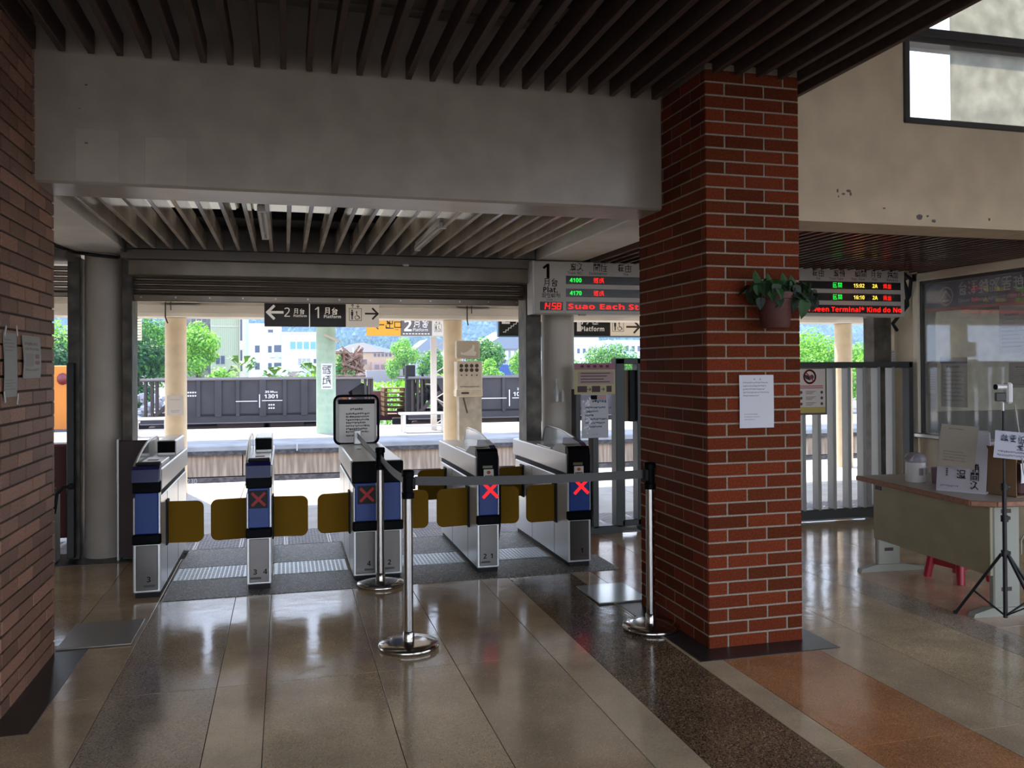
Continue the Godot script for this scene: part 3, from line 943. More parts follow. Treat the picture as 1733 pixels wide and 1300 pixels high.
	part("bottle", MB.new().lathe(Vector3(-0.03, 0.005, 0), [Vector2(0.0, 0), Vector2(0.024, 0.0), Vector2(0.025, 0.11), Vector2(0.010, 0.15), Vector2(0.010, 0.17), Vector2(0, 0.17)], 14), mat("bottle_clear", Color(0.78, 0.77, 0.74), 0.15), bh)
	part("pump", MB.new().tube([Vector3(-0.03, 0.17, 0), Vector3(-0.03, 0.21, 0), Vector3(0.0, 0.215, 0.01)], 0.006, 8), mat("white"), bh)
	part("bottle", MB.new().lathe(Vector3(0.028, 0.005, 0), [Vector2(0.0, 0), Vector2(0.018, 0.0), Vector2(0.014, 0.05), Vector2(0.018, 0.08), Vector2(0.006, 0.11), Vector2(0, 0.11)], 12), mat("bottle_clear"), bh, "smaller clear bottle")

# ---------- ticket gates ----------
# a gate stands with its front at z = 0 and runs back to z = -1.5; x from 0 to w
func gate_cabinet(g: Node3D, w: float, double := false):
	part("plinth", MB.new().bx(Vector3(0.012, 0, -1.47), Vector3(w - 0.012, 0.035, -0.012), 0.002), mat("matt_black"), g)
	var body := MB.new()
	body.bx(Vector3(0, 0.035, -1.5), Vector3(w, 0.66, -0.005), 0.006)
	part("cabinet", body, mat("steel_dull"), g)
	for z in [-0.33, -0.95]:
		for x in [-0.0008, w + 0.0008]:
			part("door_seam", MB.new().bx(Vector3(x - 0.0006, 0.04, z - 0.0015), Vector3(x + 0.0006, 0.655, z + 0.0015)), mat("matt_black"), g)
	var top := MB.new()
	top.bx(Vector3(-0.006, 0.70, -1.56), Vector3(w + 0.006, 0.845, -0.02), 0.008)
	part("top_housing", top, mat("steel_dull"), g)
	part("recess", MB.new().bx(Vector3(0.008, 0.655, -1.48), Vector3(w - 0.008, 0.705, -0.02)), mat("matt_black"), g)
	part("rear_face", MB.new().bx(Vector3(0.01, 0.42, -1.515), Vector3(w - 0.01, 0.69, -1.495), 0.004), mat("blue"), g)
	var halves = [[0.0, w]] if not double else [[0.0, w / 2 - 0.002], [w / 2 + 0.002, w]]
	for h in halves:
		part("lower_panel", MB.new().bx(Vector3(h[0] + 0.018, 0.05, -0.01), Vector3(h[1] - 0.018, 0.345, 0.004), 0.003), mat("steel_front", Color(0.40, 0.385, 0.37), 0.28, 0.85), g)
		var bl := MB.new()
		bl.t = Transform3D(Basis.IDENTITY, Vector3(0, 0, 0))
		bl.bx(Vector3(h[0] - 0.003, 0.352, -0.03), Vector3(h[1] + 0.003, 0.42, 0.022), 0.008)
		part("black_band", bl, mat("black"), g)
		part("blue_panel", MB.new().bx(Vector3(h[0] + 0.012, 0.42, -0.02), Vector3(h[1] - 0.012, 0.692, 0.012), 0.006), mat("blue"), g)
		part("side_strip", MB.new().bx(Vector3(h[1] - 0.014, 0.42, -0.02), Vector3(h[1] + 0.001, 0.692, 0.006), 0.003), mat("steel"), g)

# the lit cross that forbids the way
func gate_cross(g: Node3D, x: float, y: float, s: float, m: Material, screen := true):
	if screen: part("display", MB.new().bx(Vector3(x - s * 0.72, y - s * 0.72, 0.008), Vector3(x + s * 0.72, y + s * 0.72, 0.0135), 0.002), mat("cross_field", Color(0.04, 0.02, 0.02), 0.6), g)
	var c := MB.new()
	c.bar(Vector3(x - s * 0.5, y - s * 0.5, 0.0145), Vector3(x + s * 0.5, y + s * 0.5, 0.0145), 0.004, s * 0.24)
	c.bar(Vector3(x - s * 0.5, y + s * 0.5, 0.0148), Vector3(x + s * 0.5, y - s * 0.5, 0.0148), 0.004, s * 0.24)
	c = MB.new()
	for d in [1.0, -1.0]:
		stroke(c, Vector2(x - s * 0.45, y - s * 0.45 * d), Vector2(x + s * 0.45, y + s * 0.45 * d), s * 0.22, 0.0145 + 0.0003 * d)
	part("red_cross", c, m, g, "lit red cross")

func gate_number(g: Node3D, txt: String, x: float):
	var n := MB.new()
	latin(n, txt, x, 0.105, 0.035, 0.0052, true)
	part("number", n, mat("black"), g)
	var b := MB.new()
	b.bx(Vector3(x - 0.02, 0.072, 0.003), Vector3(x + 0.05, 0.087, 0.0052))
	part("rating_plate", b, mat("plate_dark", Color(0.25, 0.24, 0.23), 0.5), g)

func rounded(x0: float, y0: float, x1: float, y1: float, r: float, square_left := false, square_right := false) -> Array:
	var p = []
	for c in [[x1, y1, 0.0, square_right], [x0, y1, PI / 2, square_left], [x0, y0, PI, square_left], [x1, y0, PI * 1.5, square_right]]:
		var rr = 0.004 if c[3] else r
		var cx = c[0] - rr if c[0] == x1 else c[0] + rr
		var cy = c[1] - rr if c[1] == y1 else c[1] + rr
		for k in 6:
			var a = c[2] + PI / 2 * k / 5
			p.append(Vector2(cx + rr * cos(a), cy + rr * sin(a)))
	return p

# a flap with its hinge at x, reaching out by reach (negative to the left)
func gate_flap(g: Node3D, x: float, reach: float, z: float, y0 := 0.30, y1 := 0.585):
	var m := MB.new()
	var a = minf(0.0, reach)
	var b = maxf(0.0, reach)
	m.t = Transform3D(Basis(Vector3.UP, -0.12 * signf(reach)), Vector3(x, 0, z))
	m.prism(rounded(a, y0, b, y1, 0.045, reach > 0, reach < 0), -0.01, 0.01)
	part("flap", m, mat("amber"), g, "amber flap with rounded corners")
	var h := MB.new()
	h.bx(Vector3(x - 0.012, y0 - 0.01, z - 0.06), Vector3(x + 0.012, y1 + 0.015, z + 0.05), 0.004)
	part("hinge", h, mat("matt_black"), g)

# the exit-side top: slanted fin on the left, card slot in front, raised housing at the back
func gate_top_a(g: Node3D, w: float):
	var hood := MB.new()
	hood.t = Transform3D(Basis(Vector3(0, 0, -1), Vector3(0, 1, 0), Vector3(1, 0, 0)), Vector3.ZERO)
	hood.prism([Vector2(-0.05, 0.765), Vector2(0.06, 0.765), Vector2(0.06, 0.87), Vector2(0.0, 0.865), Vector2(-0.035, 0.845)], 0.0, w - 0.004)
	part("card_hood", hood, mat("navy"), g)
	part("head", MB.new().bx(Vector3(-0.002, 0.69, -0.06), Vector3(w + 0.002, 0.768, 0.014), 0.006), mat("black"), g)
	part("card_slot", MB.new().bx(Vector3(0.012, 0.868, -0.11), Vector3(w - 0.012, 0.885, -0.03), 0.004), mat("matt_black"), g)
	part("reader", MB.new().bx(Vector3(0.02, 0.845, -0.52), Vector3(w - 0.008, 0.876, -0.11), 0.006), mat("steel_dull"), g)
	part("reader_mark", MB.new().bx(Vector3(0.05, 0.8762, -0.33), Vector3(w - 0.05, 0.8775, -0.25)), mat("panel_brown"), g)
	part("rear_housing", MB.new().bx(Vector3(0.03, 0.845, -1.42), Vector3(w - 0.004, 0.965, -0.86), 0.01), mat("steel_dull"), g)
	part("rear_screen", MB.new().bx(Vector3(0.036, 0.872, -0.862), Vector3(w - 0.01, 0.958, -0.852), 0.003), mat("black"), g)
	fin(g, 0.0)

func clear_guard() -> StandardMaterial3D:
	if mats.has("guard_clear"): return mats["guard_clear"]
	var m := mat("guard_clear", Color(0.9, 0.95, 0.95, 0.25), 0.1)
	m.transparency = BaseMaterial3D.TRANSPARENCY_ALPHA
	return m

# arched guard along one side of the top
func fin(g: Node3D, x: float):
	var arc = []
	for k in 15:
		var u = k / 14.0
		arc.append(Vector2(0.03 + u * 1.2, 0.845 + 0.14 * minf(pow(sin(PI * 0.5 * minf(u / 0.7, 1.0)), 0.8), 1.0 if u < 0.85 else sqrt(maxf(0.0, 1.0 - pow((u - 0.85) / 0.15, 2.0))))))
	var m := MB.new()
	m.t = Transform3D(Basis(Vector3(0, 0, -1), Vector3(0, 1, 0), Vector3(1, 0, 0)), Vector3(x, 0, 0))
	var poly = [Vector2(0.03, 0.835)]
	poly.append_array(arc)
	poly.append(Vector2(1.23, 0.835))
	m.prism(poly, -0.006, 0.006)
	part("side_guard", m, clear_guard(), g, "arched pale side guard")
	var pts = []
	for p in arc: pts.append(Vector3(x, p.y, -p.x))
	part("guard_rim", MB.new().tube(pts, 0.009, 8), mat("steel"), g)

# the entry-side top: reader hump at the front left, navy cover curving back on the right
func gate_top_b(g: Node3D, w: float):
	var head := MB.new()
	head.t = Transform3D(Basis(Vector3(0, 0, -1), Vector3(0, 1, 0), Vector3(1, 0, 0)), Vector3.ZERO)
	head.prism([Vector2(-0.014, 0.67), Vector2(0.05, 0.67), Vector2(0.06, 0.90), Vector2(0.02, 0.905), Vector2(-0.006, 0.885), Vector2(-0.016, 0.84)], 0.002, w - 0.012)
	part("head", head, mat("black"), g)
	var cov := MB.new()
	cov.t = Transform3D(Basis(Vector3(0, 0, -1), Vector3(0, 1, 0), Vector3(1, 0, 0)), Vector3(0, 0, 0))
	cov.prism([Vector2(0.0, 0.69), Vector2(0.05, 0.69), Vector2(0.3, 0.83), Vector2(0.55, 0.845), Vector2(0.5, 0.93), Vector2(0.3, 0.945), Vector2(0.12, 0.92), Vector2(0.03, 0.88), Vector2(-0.005, 0.83)], w - 0.05, w - 0.004)
	part("curved_cover", cov, mat("navy"), g)
	var rd := MB.new()
	rd.t = Transform3D(Basis(Vector3(0, 0, -1), Vector3(0, 1, 0), Vector3(1, 0, 0)), Vector3.ZERO)
	rd.prism([Vector2(0.05, 0.84), Vector2(0.42, 0.84), Vector2(0.36, 0.87), Vector2(0.26, 0.905), Vector2(0.14, 0.915), Vector2(0.06, 0.905)], 0.004, w - 0.052)
	part("reader", rd, mat("reader_grey", Color(0.62, 0.61, 0.57), 0.4), g)
	part("reader_label", MB.new().bx(Vector3(0.02, 0.9145, -0.15), Vector3(0.10, 0.917, -0.08)), mat("label_pale", Color(0.72, 0.71, 0.62), 0.5), g)
	part("top_plate", MB.new().bx(Vector3(0.015, 0.845, -0.85), Vector3(w - 0.03, 0.853, -0.46), 0.003), mat("steel"), g)
	fin(g, w - 0.004)
	var tail := MB.new()
	tail.t = Transform3D(Basis(Vector3(0, 0, -1), Vector3(0, 1, 0), Vector3(1, 0, 0)), Vector3.ZERO)
	tail.prism([Vector2(-0.006, 0.40), Vector2(0.05, 0.22), Vector2(0.12, 0.20), Vector2(0.12, 0.69), Vector2(-0.006, 0.69)], w - 0.006, w + 0.012)
	part("side_cover", tail, mat("black"), g)
	part("display", MB.new().bx(Vector3(0.04, 0.765, 0.008), Vector3(0.115, 0.785, 0.0185), 0.002), mat("display_olive", Color(0.4, 0.38, 0.25), 0.3), g)
	var st := part("sticker", MB.new().bx(Vector3(0.048, 0.695, 0.010), Vector3(0.122, 0.757, 0.0175), 0.001), mat("sticker_white", Color(0.8, 0.78, 0.74), 0.5), g, "white sticker with an orange mark")
	var e := MB.new()
	ring(e, Vector2(0.085, 0.734), 0.011, 0.007, 0.018, 0, TAU, 12, 0.8)
	e.quad(Vector3(0.065, 0.734, 0.0182), Vector3(0.085, 0.728, 0.0182), Vector3(0.105, 0.734, 0.0182), Vector3(0.085, 0.740, 0.0182))
	part("mark", e, mat("mark_orange", Color(0.85, 0.36, 0.12), 0.5), st)
	var w2 := MB.new()
	for k in 5: rect(w2, 0.056 + k * 0.012, 0.703, 0.065 + k * 0.012, 0.713, 0.018)
	part("lettering", w2, mat("black"), st)

func build_gates():
	var g := thing("ticket_gate", "leftmost ticket gate numbered 3, with blue card hood and flap on its right", "ticket gate", Vector3(-0.963, 0, -6.03))
	gate_cabinet(g, 0.17)
	gate_top_a(g, 0.17)
	gate_number(g, "3", 0.085)
	gate_flap(g, 0.17, 0.245, -0.3)
	g = thing("ticket_gate", "narrow ticket gate numbered 3 and 4, with dim red cross and two flaps", "ticket gate", Vector3(-0.255, 0, -6.05))
	gate_cabinet(g, 0.165)
	gate_top_a(g, 0.165)
	gate_cross(g, 0.08, 0.615, 0.085, mat("cross_dim"))
	gate_number(g, "3   4", 0.045)
	gate_flap(g, 0.165, 0.25, -0.3)
	gate_flap(g, 0.0, -0.25, -0.3)
	g = thing("ticket_gate", "double-width flat-topped ticket gate numbered 4 and 2, with the notice board on top", "ticket gate", Vector3(0.462, 0, -6.09))
	gate_cabinet(g, 0.345, true)
	part("head", MB.new().bx(Vector3(-0.008, 0.69, -0.1), Vector3(0.353, 0.842, 0.016), 0.006), mat("black"), g)
	var seam := MB.new()
	seam.bx(Vector3(0.171, 0.845, -1.55), Vector3(0.174, 0.8475, -0.02))
	seam.bx(Vector3(0.10, 0.8455, -0.92), Vector3(0.135, 0.848, -0.895))
	part("top_seam", seam, mat("matt_black"), g)
	gate_cross(g, 0.095, 0.608, 0.09, mat("cross_dim"))
	gate_number(g, "4", 0.095)
	gate_number(g, "2", 0.24)
	gate_flap(g, 0.0, -0.235, -0.3)
	gate_flap(g, 0.345, 0.235, -0.3)
	gate_flap(g, 0.345, 0.235, -1.25, 0.36, 0.62)
	g = thing("ticket_gate", "ticket gate numbered 2 and 1, with bright red cross and curved navy cover", "ticket gate", Vector3(1.352, 0, -6.08))
	gate_cabinet(g, 0.168)
	gate_top_b(g, 0.168)
	gate_cross(g, 0.098, 0.605, 0.11, mat("cross_red"), false)
	gate_number(g, "2  1", 0.045)
	gate_flap(g, 0.0, -0.25, -0.3)
	gate_flap(g, 0.168, 0.225, -0.3)
	gate_flap(g, 0.0, -0.25, -1.25, 0.36, 0.62)
	gate_flap(g, 0.168, 0.24, -1.25, 0.36, 0.62)
	g = thing("ticket_gate", "rightmost ticket gate numbered 1, in front of the pink and yellow notice", "ticket gate", Vector3(2.045, 0, -6.07))
	gate_cabinet(g, 0.185)
	gate_top_b(g, 0.185)
	gate_cross(g, 0.105, 0.605, 0.11, mat("cross_red"), false)
	gate_number(g, "1", 0.1)
	gate_flap(g, 0.0, -0.245, -0.3)
	gate_flap(g, 0.0, -0.24, -1.25, 0.36, 0.62)
	# notice board standing on the double gate
	var nb := thing("notice_board", "framed notice on a bent black tube, standing on the double gate", "notice board", Vector3(0.415, 0.846, -7.52))
	var fr = []
	for p in rounded(0.0, 0.0, 0.375, 0.415, 0.05): fr.append(Vector3(p.x, p.y, 0))
	fr.append(fr[0])
	part("frame", MB.new().tube(fr, 0.011, 8), mat("black"), nb)
	part("clip", MB.new().bx(Vector3(0.03, 0.345, -0.01), Vector3(0.345, 0.385, 0.012), 0.004), mat("black"), nb)
	part("board", MB.new().bx(Vector3(0.012, 0.012, -0.012), Vector3(0.363, 0.375, -0.004), 0.002), mat("board_grey", Color(0.8, 0.79, 0.77), 0.5), nb)
	var rows = [[46, 18, 52, 10]]
	for k in 7: rows.append([28, 40 + 14 * k, [96, 94, 96, 80, 96, 88, 94][k], 8])
	rows.append([28, 142, 44, 7])
	var pp := sheet(0.30, 0.33, 0.0)
	pp.t = Transform3D.IDENTITY
	var po := part("paper", pp, print_tex("notice_print", 144, 176, rows, Color(0.93, 0.91, 0.88), Color(0.2, 0.17, 0.17)), nb, "paper of printed lines under a heading")
	po.position = Vector3(0.04, 0.013, 0.0)

# ---------- belt posts ----------
func build_stanchions():
	var s := thing("belt_post", "chrome belt post nearest the camera, with the belt leaving to the right", "belt post", Vector3(0.638, 0, -4.576), 0, "chrome belt posts")
	part("base", MB.new().lathe(Vector3.ZERO, [Vector2(0, 0.0), Vector2(0.157, 0.0), Vector2(0.163, 0.006), Vector2(0.163, 0.02), Vector2(0.156, 0.028), Vector2(0.10, 0.034), Vector2(0.03, 0.038), Vector2(0.0, 0.038)], 48), mat("chrome"), s)
	part("collar", MB.new().lathe(Vector3.ZERO, [Vector2(0.031, 0.034), Vector2(0.031, 0.085), Vector2(0.026, 0.09)], 24), mat("chrome"), s)
	part("pole", MB.new().lathe(Vector3.ZERO, [Vector2(0.0255, 0.035), Vector2(0.0255, 0.80)], 28), mat("chrome"), s)
	part("sleeve", MB.new().lathe(Vector3.ZERO, [Vector2(0.0, 0.80), Vector2(0.034, 0.80), Vector2(0.034, 0.832), Vector2(0.028, 0.836), Vector2(0.028, 0.915), Vector2(0.034, 0.918), Vector2(0.034, 0.945), Vector2(0.028, 0.953), Vector2(0.0, 0.954)], 24), mat("black"), s)
	part("belt_slot", MB.new().bx(Vector3(0.02, 0.85, -0.026), Vector3(0.038, 0.912, 0.026), 0.003), mat("matt_black"), s)
	dup(s, "chrome belt post close in front of the double-width gate", Vector3(0.635, 0, -5.93), PI / 2, "chrome belt posts")
	dup(s, "chrome belt post beside the red brick pillar, at the belt's right end", Vector3(2.02, 0, -4.52), PI, "chrome belt posts")
	belt(Vector3(0.675, 0.892, -4.576), Vector3(1.98, 0.885, -4.53), 0.012, "grey retractable belt stretched from the nearest post to the post at the pillar")
	belt(Vector3(0.636, 0.885, -5.895), Vector3(0.636, 0.892, -4.61), 0.02, "grey retractable belt between the two left posts")
	belt(Vector3(0.61, 0.885, -5.965), Vector3(0.60, 0.925, -7.40), 0.0, "pale-looking belt running back over the double gate to the notice")
	single("belt_clip", MB.new().bx(Vector3(0.572, 0.848, -7.45), Vector3(0.632, 0.97, -7.4), 0.006), mat("steel"), "metal belt clip on the double gate, in front of the notice board", "clip")

func belt(a: Vector3, b: Vector3, sag: float, label: String):
	var m := MB.new()
	var d = (b - a).normalized()
	var side = d.cross(Vector3.UP).normalized() * 0.0012
	var n := 14
	for k in n:
		var u = float(k) / n
		var w = float(k + 1) / n
		var p = a.lerp(b, u) - Vector3.UP * sag * 4 * u * (1 - u)
		var q = a.lerp(b, w) - Vector3.UP * sag * 4 * w * (1 - w)
		var h = Vector3.UP * 0.024
		m.quad(p - h + side, q - h + side, q + h + side, p + h + side)
		m.quad(q - h - side, p - h - side, p + h - side, q + h - side)
		m.quad(p + h + side, q + h + side, q + h - side, p + h - side)
		m.quad(p - h - side, q - h - side, q - h + side, p - h + side)
	single("belt", m, mat("belt_grey", Color(0.27, 0.26, 0.25), 0.5), label, "belt", "belts on the posts")

# ---------- hanging signs and departure boards ----------
func build_signs():
	var s := thing("hanging_sign", "dark and cream hanging sign with a left arrow, platforms 2 and 1 and a lift", "sign", Vector3(-0.18, 1.893, -8.2))
	part("dark_panel", MB.new().bx(Vector3(0, 0, -0.04), Vector3(0.402, 0.30, 0), 0.003), mat("sign_dark_face", Color(0.27, 0.235, 0.21), 0.5), s)
	part("divider", MB.new().bx(Vector3(0.402, 0, -0.04), Vector3(0.412, 0.30, 0.001), 0.001), lit_sign("sign_letters_lit", Color(0.93, 0.9, 0.85)), s)
	part("dark_panel", MB.new().bx(Vector3(0.412, 0, -0.04), Vector3(0.742, 0.30, 0), 0.003), mat("sign_dark"), s)
	part("cream_panel", MB.new().bx(Vector3(0.742, 0, -0.04), Vector3(1.055, 0.30, 0), 0.003), lit_sign("sign_panel_lit", Color(0.86, 0.81, 0.74)), s)
	for x in [0.15, 0.9]:
		part("hanger", MB.new().bx(Vector3(x - 0.008, 0.3, -0.03), Vector3(x + 0.008, 0.56, -0.014)), mat("steel"), s)
	var w := MB.new()
	arrow(w, Vector2(0.095, 0.132), Vector2(-1, 0), 0.135, 0.024, 0.001)
	latin(w, "2", 0.178, 0.092, 0.085, 0.001)
	line(w, "月台", 0.26, 0.118, 0.05, 0.001, 0.1, 0.06)
	latin(w, "Platform", 0.262, 0.09, 0.021, 0.001, true)
	latin(w, "1", 0.455, 0.082, 0.105, 0.001)
	line(w, "月台", 0.54, 0.118, 0.062, 0.001, 0.11, 0.06)
	latin(w, "Platform", 0.538, 0.082, 0.028, 0.001, true)
	part("lettering", w, lit_sign("sign_letters_lit", Color(0.93, 0.9, 0.85)), s)
	var k := MB.new()
	lift_sign(k, 0.772, 0.06, 0.118, 0.001)
	arrow(k, Vector2(0.985, 0.128), Vector2(1, 0), 0.115, 0.017, 0.001)
	part("pictogram", k, mat("sign_dark"), s)

	s = thing("hanging_sign", "black hanging sign with stairs, platform numbers and a lift, behind the right round column", "sign", Vector3(2.868, 1.943, -11.42))
	s.scale = Vector3.ONE * 1.393
	part("dark_panel", MB.new().bx(Vector3(0, 0, -0.05), Vector3(1.178, 0.31, 0), 0.003), mat("sign_black", Color(0.07, 0.065, 0.065), 0.4), s)
	part("cream_panel", MB.new().bx(Vector3(1.178, 0, -0.05), Vector3(1.9, 0.31, 0), 0.003), lit_sign("sign_panel_lit", Color(0.86, 0.81, 0.74)), s)
	part("edge_strip", MB.new().bx(Vector3(-0.012, -0.014, -0.055), Vector3(1.9, 0.0, 0.006), 0.002).bx(Vector3(-0.014, -0.014, -0.055), Vector3(0.0, 0.31, 0.006), 0.002), mat("edge_blue", Color(0.35, 0.47, 0.58), 0.4, 0.2), s)
	for x in [0.2, 1.6]:
		part("hanger", MB.new().bx(Vector3(x - 0.008, 0.31, -0.03), Vector3(x + 0.008, 0.36, -0.014)), mat("steel"), s)
	w = MB.new()
	arrow(w, Vector2(0.075, 0.165), Vector2(-0.707, -0.707), 0.11, 0.02, 0.001)
	var sx := 0.04
	var sy := 0.035
	for i in 6:
		stroke(w, Vector2(sx, sy), Vector2(sx + 0.027, sy), 0.007, 0.001)
		stroke(w, Vector2(sx + 0.027, sy), Vector2(sx + 0.027, sy + 0.02), 0.007, 0.001)
		sx += 0.027
		sy += 0.02
	latin(w, "2", 0.23, 0.045, 0.2, 0.001, true)
	line(w, "月台", 0.45, 0.12, 0.09, 0.001, 0.12)
	latin(w, "1", 0.755, 0.045, 0.21, 0.001, true)
	line(w, "月台", 0.855, 0.12, 0.10, 0.001, 0.12, 0.06)
	latin(w, "Platform", 0.855, 0.048, 0.045, 0.001, true)
	part("lettering", w, mat("letter_white"), s)
	k = MB.new()
	lift_sign(k, 1.20, 0.045, 0.125, 0.001, false)
	arrow(k, Vector2(1.43, 0.095), Vector2(1, 0), 0.14, 0.02, 0.001)
	part("pictogram", k, mat("sign_dark"), s)

	s = thing("hanging_sign", "distant hanging sign with yellow exit field and grey platform 2 field", "sign", Vector3(1.75, 2.225, -19.0))
	part("yellow_panel", MB.new().bx(Vector3(0, 0, -0.08), Vector3(0.755, 0.45, 0), 0.004), mat("sign_yellow", Color(0.95, 0.68, 0.16), 0.5), s)
	part("grey_panel", MB.new().bx(Vector3(0.755, 0, -0.08), Vector3(1.46, 0.45, 0), 0.004), mat("sign_grey", Color(0.42, 0.39, 0.37), 0.5), s)
	part("cream_panel", MB.new().bx(Vector3(1.46, 0, -0.08), Vector3(1.95, 0.45, 0), 0.004), mat("sign_cream"), s)
	part("rim", MB.new().bx(Vector3(-0.01, -0.02, -0.085), Vector3(1.95, 0, 0.005), 0.002), mat("steel"), s)
	for x in [0.3, 1.6]:
		part("hanger", MB.new().bx(Vector3(x - 0.015, 0.45, -0.05), Vector3(x + 0.015, 0.9, -0.02)), mat("steel"), s)
	k = MB.new()
	arrow(k, Vector2(0.27, 0.24), Vector2(-1, 0), 0.22, 0.025, 0.002)
	line(k, "出口", 0.42, 0.16, 0.19, 0.002, 0.1, -0.1)
	latin(k, "Exit", 0.63, 0.12, 0.035, 0.002)
	lift_sign(k, 1.51, 0.09, 0.17, 0.002)
	part("pictogram", k, mat("sign_dark"), s)
	w = MB.new()
	latin(w, "2", 0.83, 0.1, 0.25, 0.002, true)
	line(w, "月台", 1.03, 0.19, 0.18, 0.002, 0.12, 0.0)
	latin(w, "Platform", 1.03, 0.1, 0.065, 0.002)
	for i in 9: rect(w, 0.80 + i * 0.07, 0.03, 0.845 + i * 0.07, 0.052, 0.002)
	part("lettering", w, mat("letter_white"), s)

	led_board("departure_board", "left LED departure board for platform 1, with the clock showing 14 58", Vector3(2.065, 1.962, -7.0), 1.86, true)
	led_board("departure_board", "right LED departure board behind the plant, with green, yellow and red train times", Vector3(3.985, 1.968, -7.0), 1.83, false)

# faces of the hanging light boxes glow faintly from within
func lit_sign(key: String, col: Color) -> StandardMaterial3D:
	if mats.has(key): return mats[key]
	var m := mat(key, col, 0.5)
	m.emission_enabled = true
	m.emission = col
	m.emission_energy_multiplier = 0.16
	return m

func led_board(called: String, label: String, at: Vector3, w: float, first: bool):
	var b := thing(called, label, "departure board", at, 0, "LED departure boards")
	part("case", MB.new().bx(Vector3(0, 0, -0.16), Vector3(w, 0.452, 0), 0.004), mat("led_case", Color(0.78, 0.75, 0.70), 0.5), b)
	part("end_cap", MB.new().bx(Vector3(-0.012, -0.004, -0.165), Vector3(0.004, 0.455, 0.004), 0.003), mat("white"), b)
	for x in [0.45, w - 0.4]:
		part("hanger", MB.new().bx(Vector3(x - 0.015, 0.45, -0.1), Vector3(x + 0.015, 0.52, -0.06)), mat("steel"), b)
		part("foot_tab", MB.new().bx(Vector3(x - 0.03, -0.012, -0.06), Vector3(x + 0.03, 0.0, -0.01), 0.002), mat("panel_grey"), b)
	var x0 := 0.29
	for y in [[0.258, 0.33], [0.147, 0.218], [0.028, 0.106]]:
		part("led_strip", MB.new().bx(Vector3(x0, y[0], -0.01), Vector3(w - 0.045, y[1], 0.0015)), mat("display_dark"), b)
	var k := MB.new()
	var cols = [["車次", 0.325, "Train NO.", 0.305], ["開往", 0.545, "Destination", 0.505], ["經由", 0.77, "Via", 0.825], ["車種", 1.04, "Train Type", 1.01], ["時間", 1.275, "Dep. Time", 1.235], ["月台", 1.445, "Plat.", 1.465], ["備註", 1.635, "Remarks", 1.63]]
	if not first: cols = [["車次", 0.325, "Train NO.", 0.305], ["開往", 0.545, "Destination", 0.505], ["經由", 0.805, "Via", 0.85], ["車種", 1.035, "Train Type", 0.99], ["時間", 1.275, "Dep. Time", 1.235], ["月台", 1.445, "Plat.", 1.465], ["備註", 1.635, "Remarks", 1.63]]
	for c in cols:
		line(k, c[0], c[1], 0.375, 0.064, 0.001, 0.085, 0.02)
		latin(k, c[2], c[3], 0.343, 0.024, 0.001)
	latin(k, "1" if first else "2", 0.08 if first else 0.07, 0.305, 0.125, 0.001, true)
	line(k, "月台", 0.085, 0.237, 0.066, 0.001, 0.09, 0.02)
	latin(k, "Plat.", 0.085, 0.182, 0.046, 0.001, true)
	line(k, "現在時刻", 0.07, 0.138, 0.042, 0.001, 0.08, 0.02)
	latin(k, "Clock", 0.115, 0.113, 0.016, 0.001)
	part("lettering", k, mat("black"), b)
	part("clock_window", MB.new().bx(Vector3(0.055, 0.028, -0.01), Vector3(0.262, 0.102, 0.0015)), mat("display_dark_red", Color(0.14, 0.05, 0.05), 0.3), b)
	var r := MB.new()
	var segs = {"1": "bc", "4": "fgbc", "5": "afgcd", "8": "abcdefg"}
	var px = [0.07, 0.108, 0.162, 0.208]
	for i in 4:
		var p = Vector2(px[i], 0.04)
		var ww = 0.03
		var hh = 0.05
		var sl = 0.005
		var pts = {"a": [Vector2(sl, hh), Vector2(ww + sl, hh)], "b": [Vector2(ww + sl, hh), Vector2(ww + sl / 2, hh / 2)], "c": [Vector2(ww + sl / 2, hh / 2), Vector2(ww, 0)], "d": [Vector2(0, 0), Vector2(ww, 0)], "e": [Vector2(sl / 2, hh / 2), Vector2(0, 0)], "f": [Vector2(sl, hh), Vector2(sl / 2, hh / 2)], "g": [Vector2(sl / 2, hh / 2), Vector2(ww + sl / 2, hh / 2)]}
		for ch in segs["1458"[i]]:
			stroke(r, p + pts[ch][0], p + pts[ch][1], 0.008, 0.003)
	var g := MB.new()
	var y := MB.new()
	var no = [["4100", 0.275, "14:58"], ["4170", 0.163, "15:10"]]
	if not first: no = [["4165", 0.275, "15:02"], ["4177", 0.163, "16:10"]]
	for q in no:
		latin(g, q[0], 0.325, q[1], 0.036, 0.003, true)
		rows_led(r, "頭城" if first else "城車", 0.545, q[1] - 0.004, 0.044)
		rows_led(g, "區間", 1.03 if not first else 1.04, q[1] - 0.004, 0.046)
		latin(y, q[2], 1.255, q[1], 0.036, 0.003, true)
		latin(y, "2A" if not first else "1A", 1.465, q[1], 0.036, 0.003, true)
		rows_led(r, "備註", 1.585, q[1] - 0.004, 0.044)
	var msg := "Suao Each Station" if first else "o Hotween Terminal* Kind do No"
	var from := 0.31 if first else 0.60
	var wide := latin(MB.new(), msg, 0.0, 0.0, 0.042, 0.0, true)
	latin(r, msg, from, 0.042, 0.045, 0.003, true, (0.93 if first else 1.19) / wide * 0.042 / 0.045)
	part("red_letters", r, mat("led_red"), b, "glowing red letters")
	part("green_letters", g, mat("led_green"), b, "glowing green letters")
	part("yellow_letters", y, mat("led_yellow"), b, "glowing yellow letters")
	var l := OmniLight3D.new()
	l.name = "led_light"
	l.light_color = Color(1.0, 0.35, 0.25)
	l.light_energy = 0.0015
	l.light_size = 0.1
	l.omni_range = 12.0
	l.omni_attenuation = 2.0
	l.shadow_enabled = true
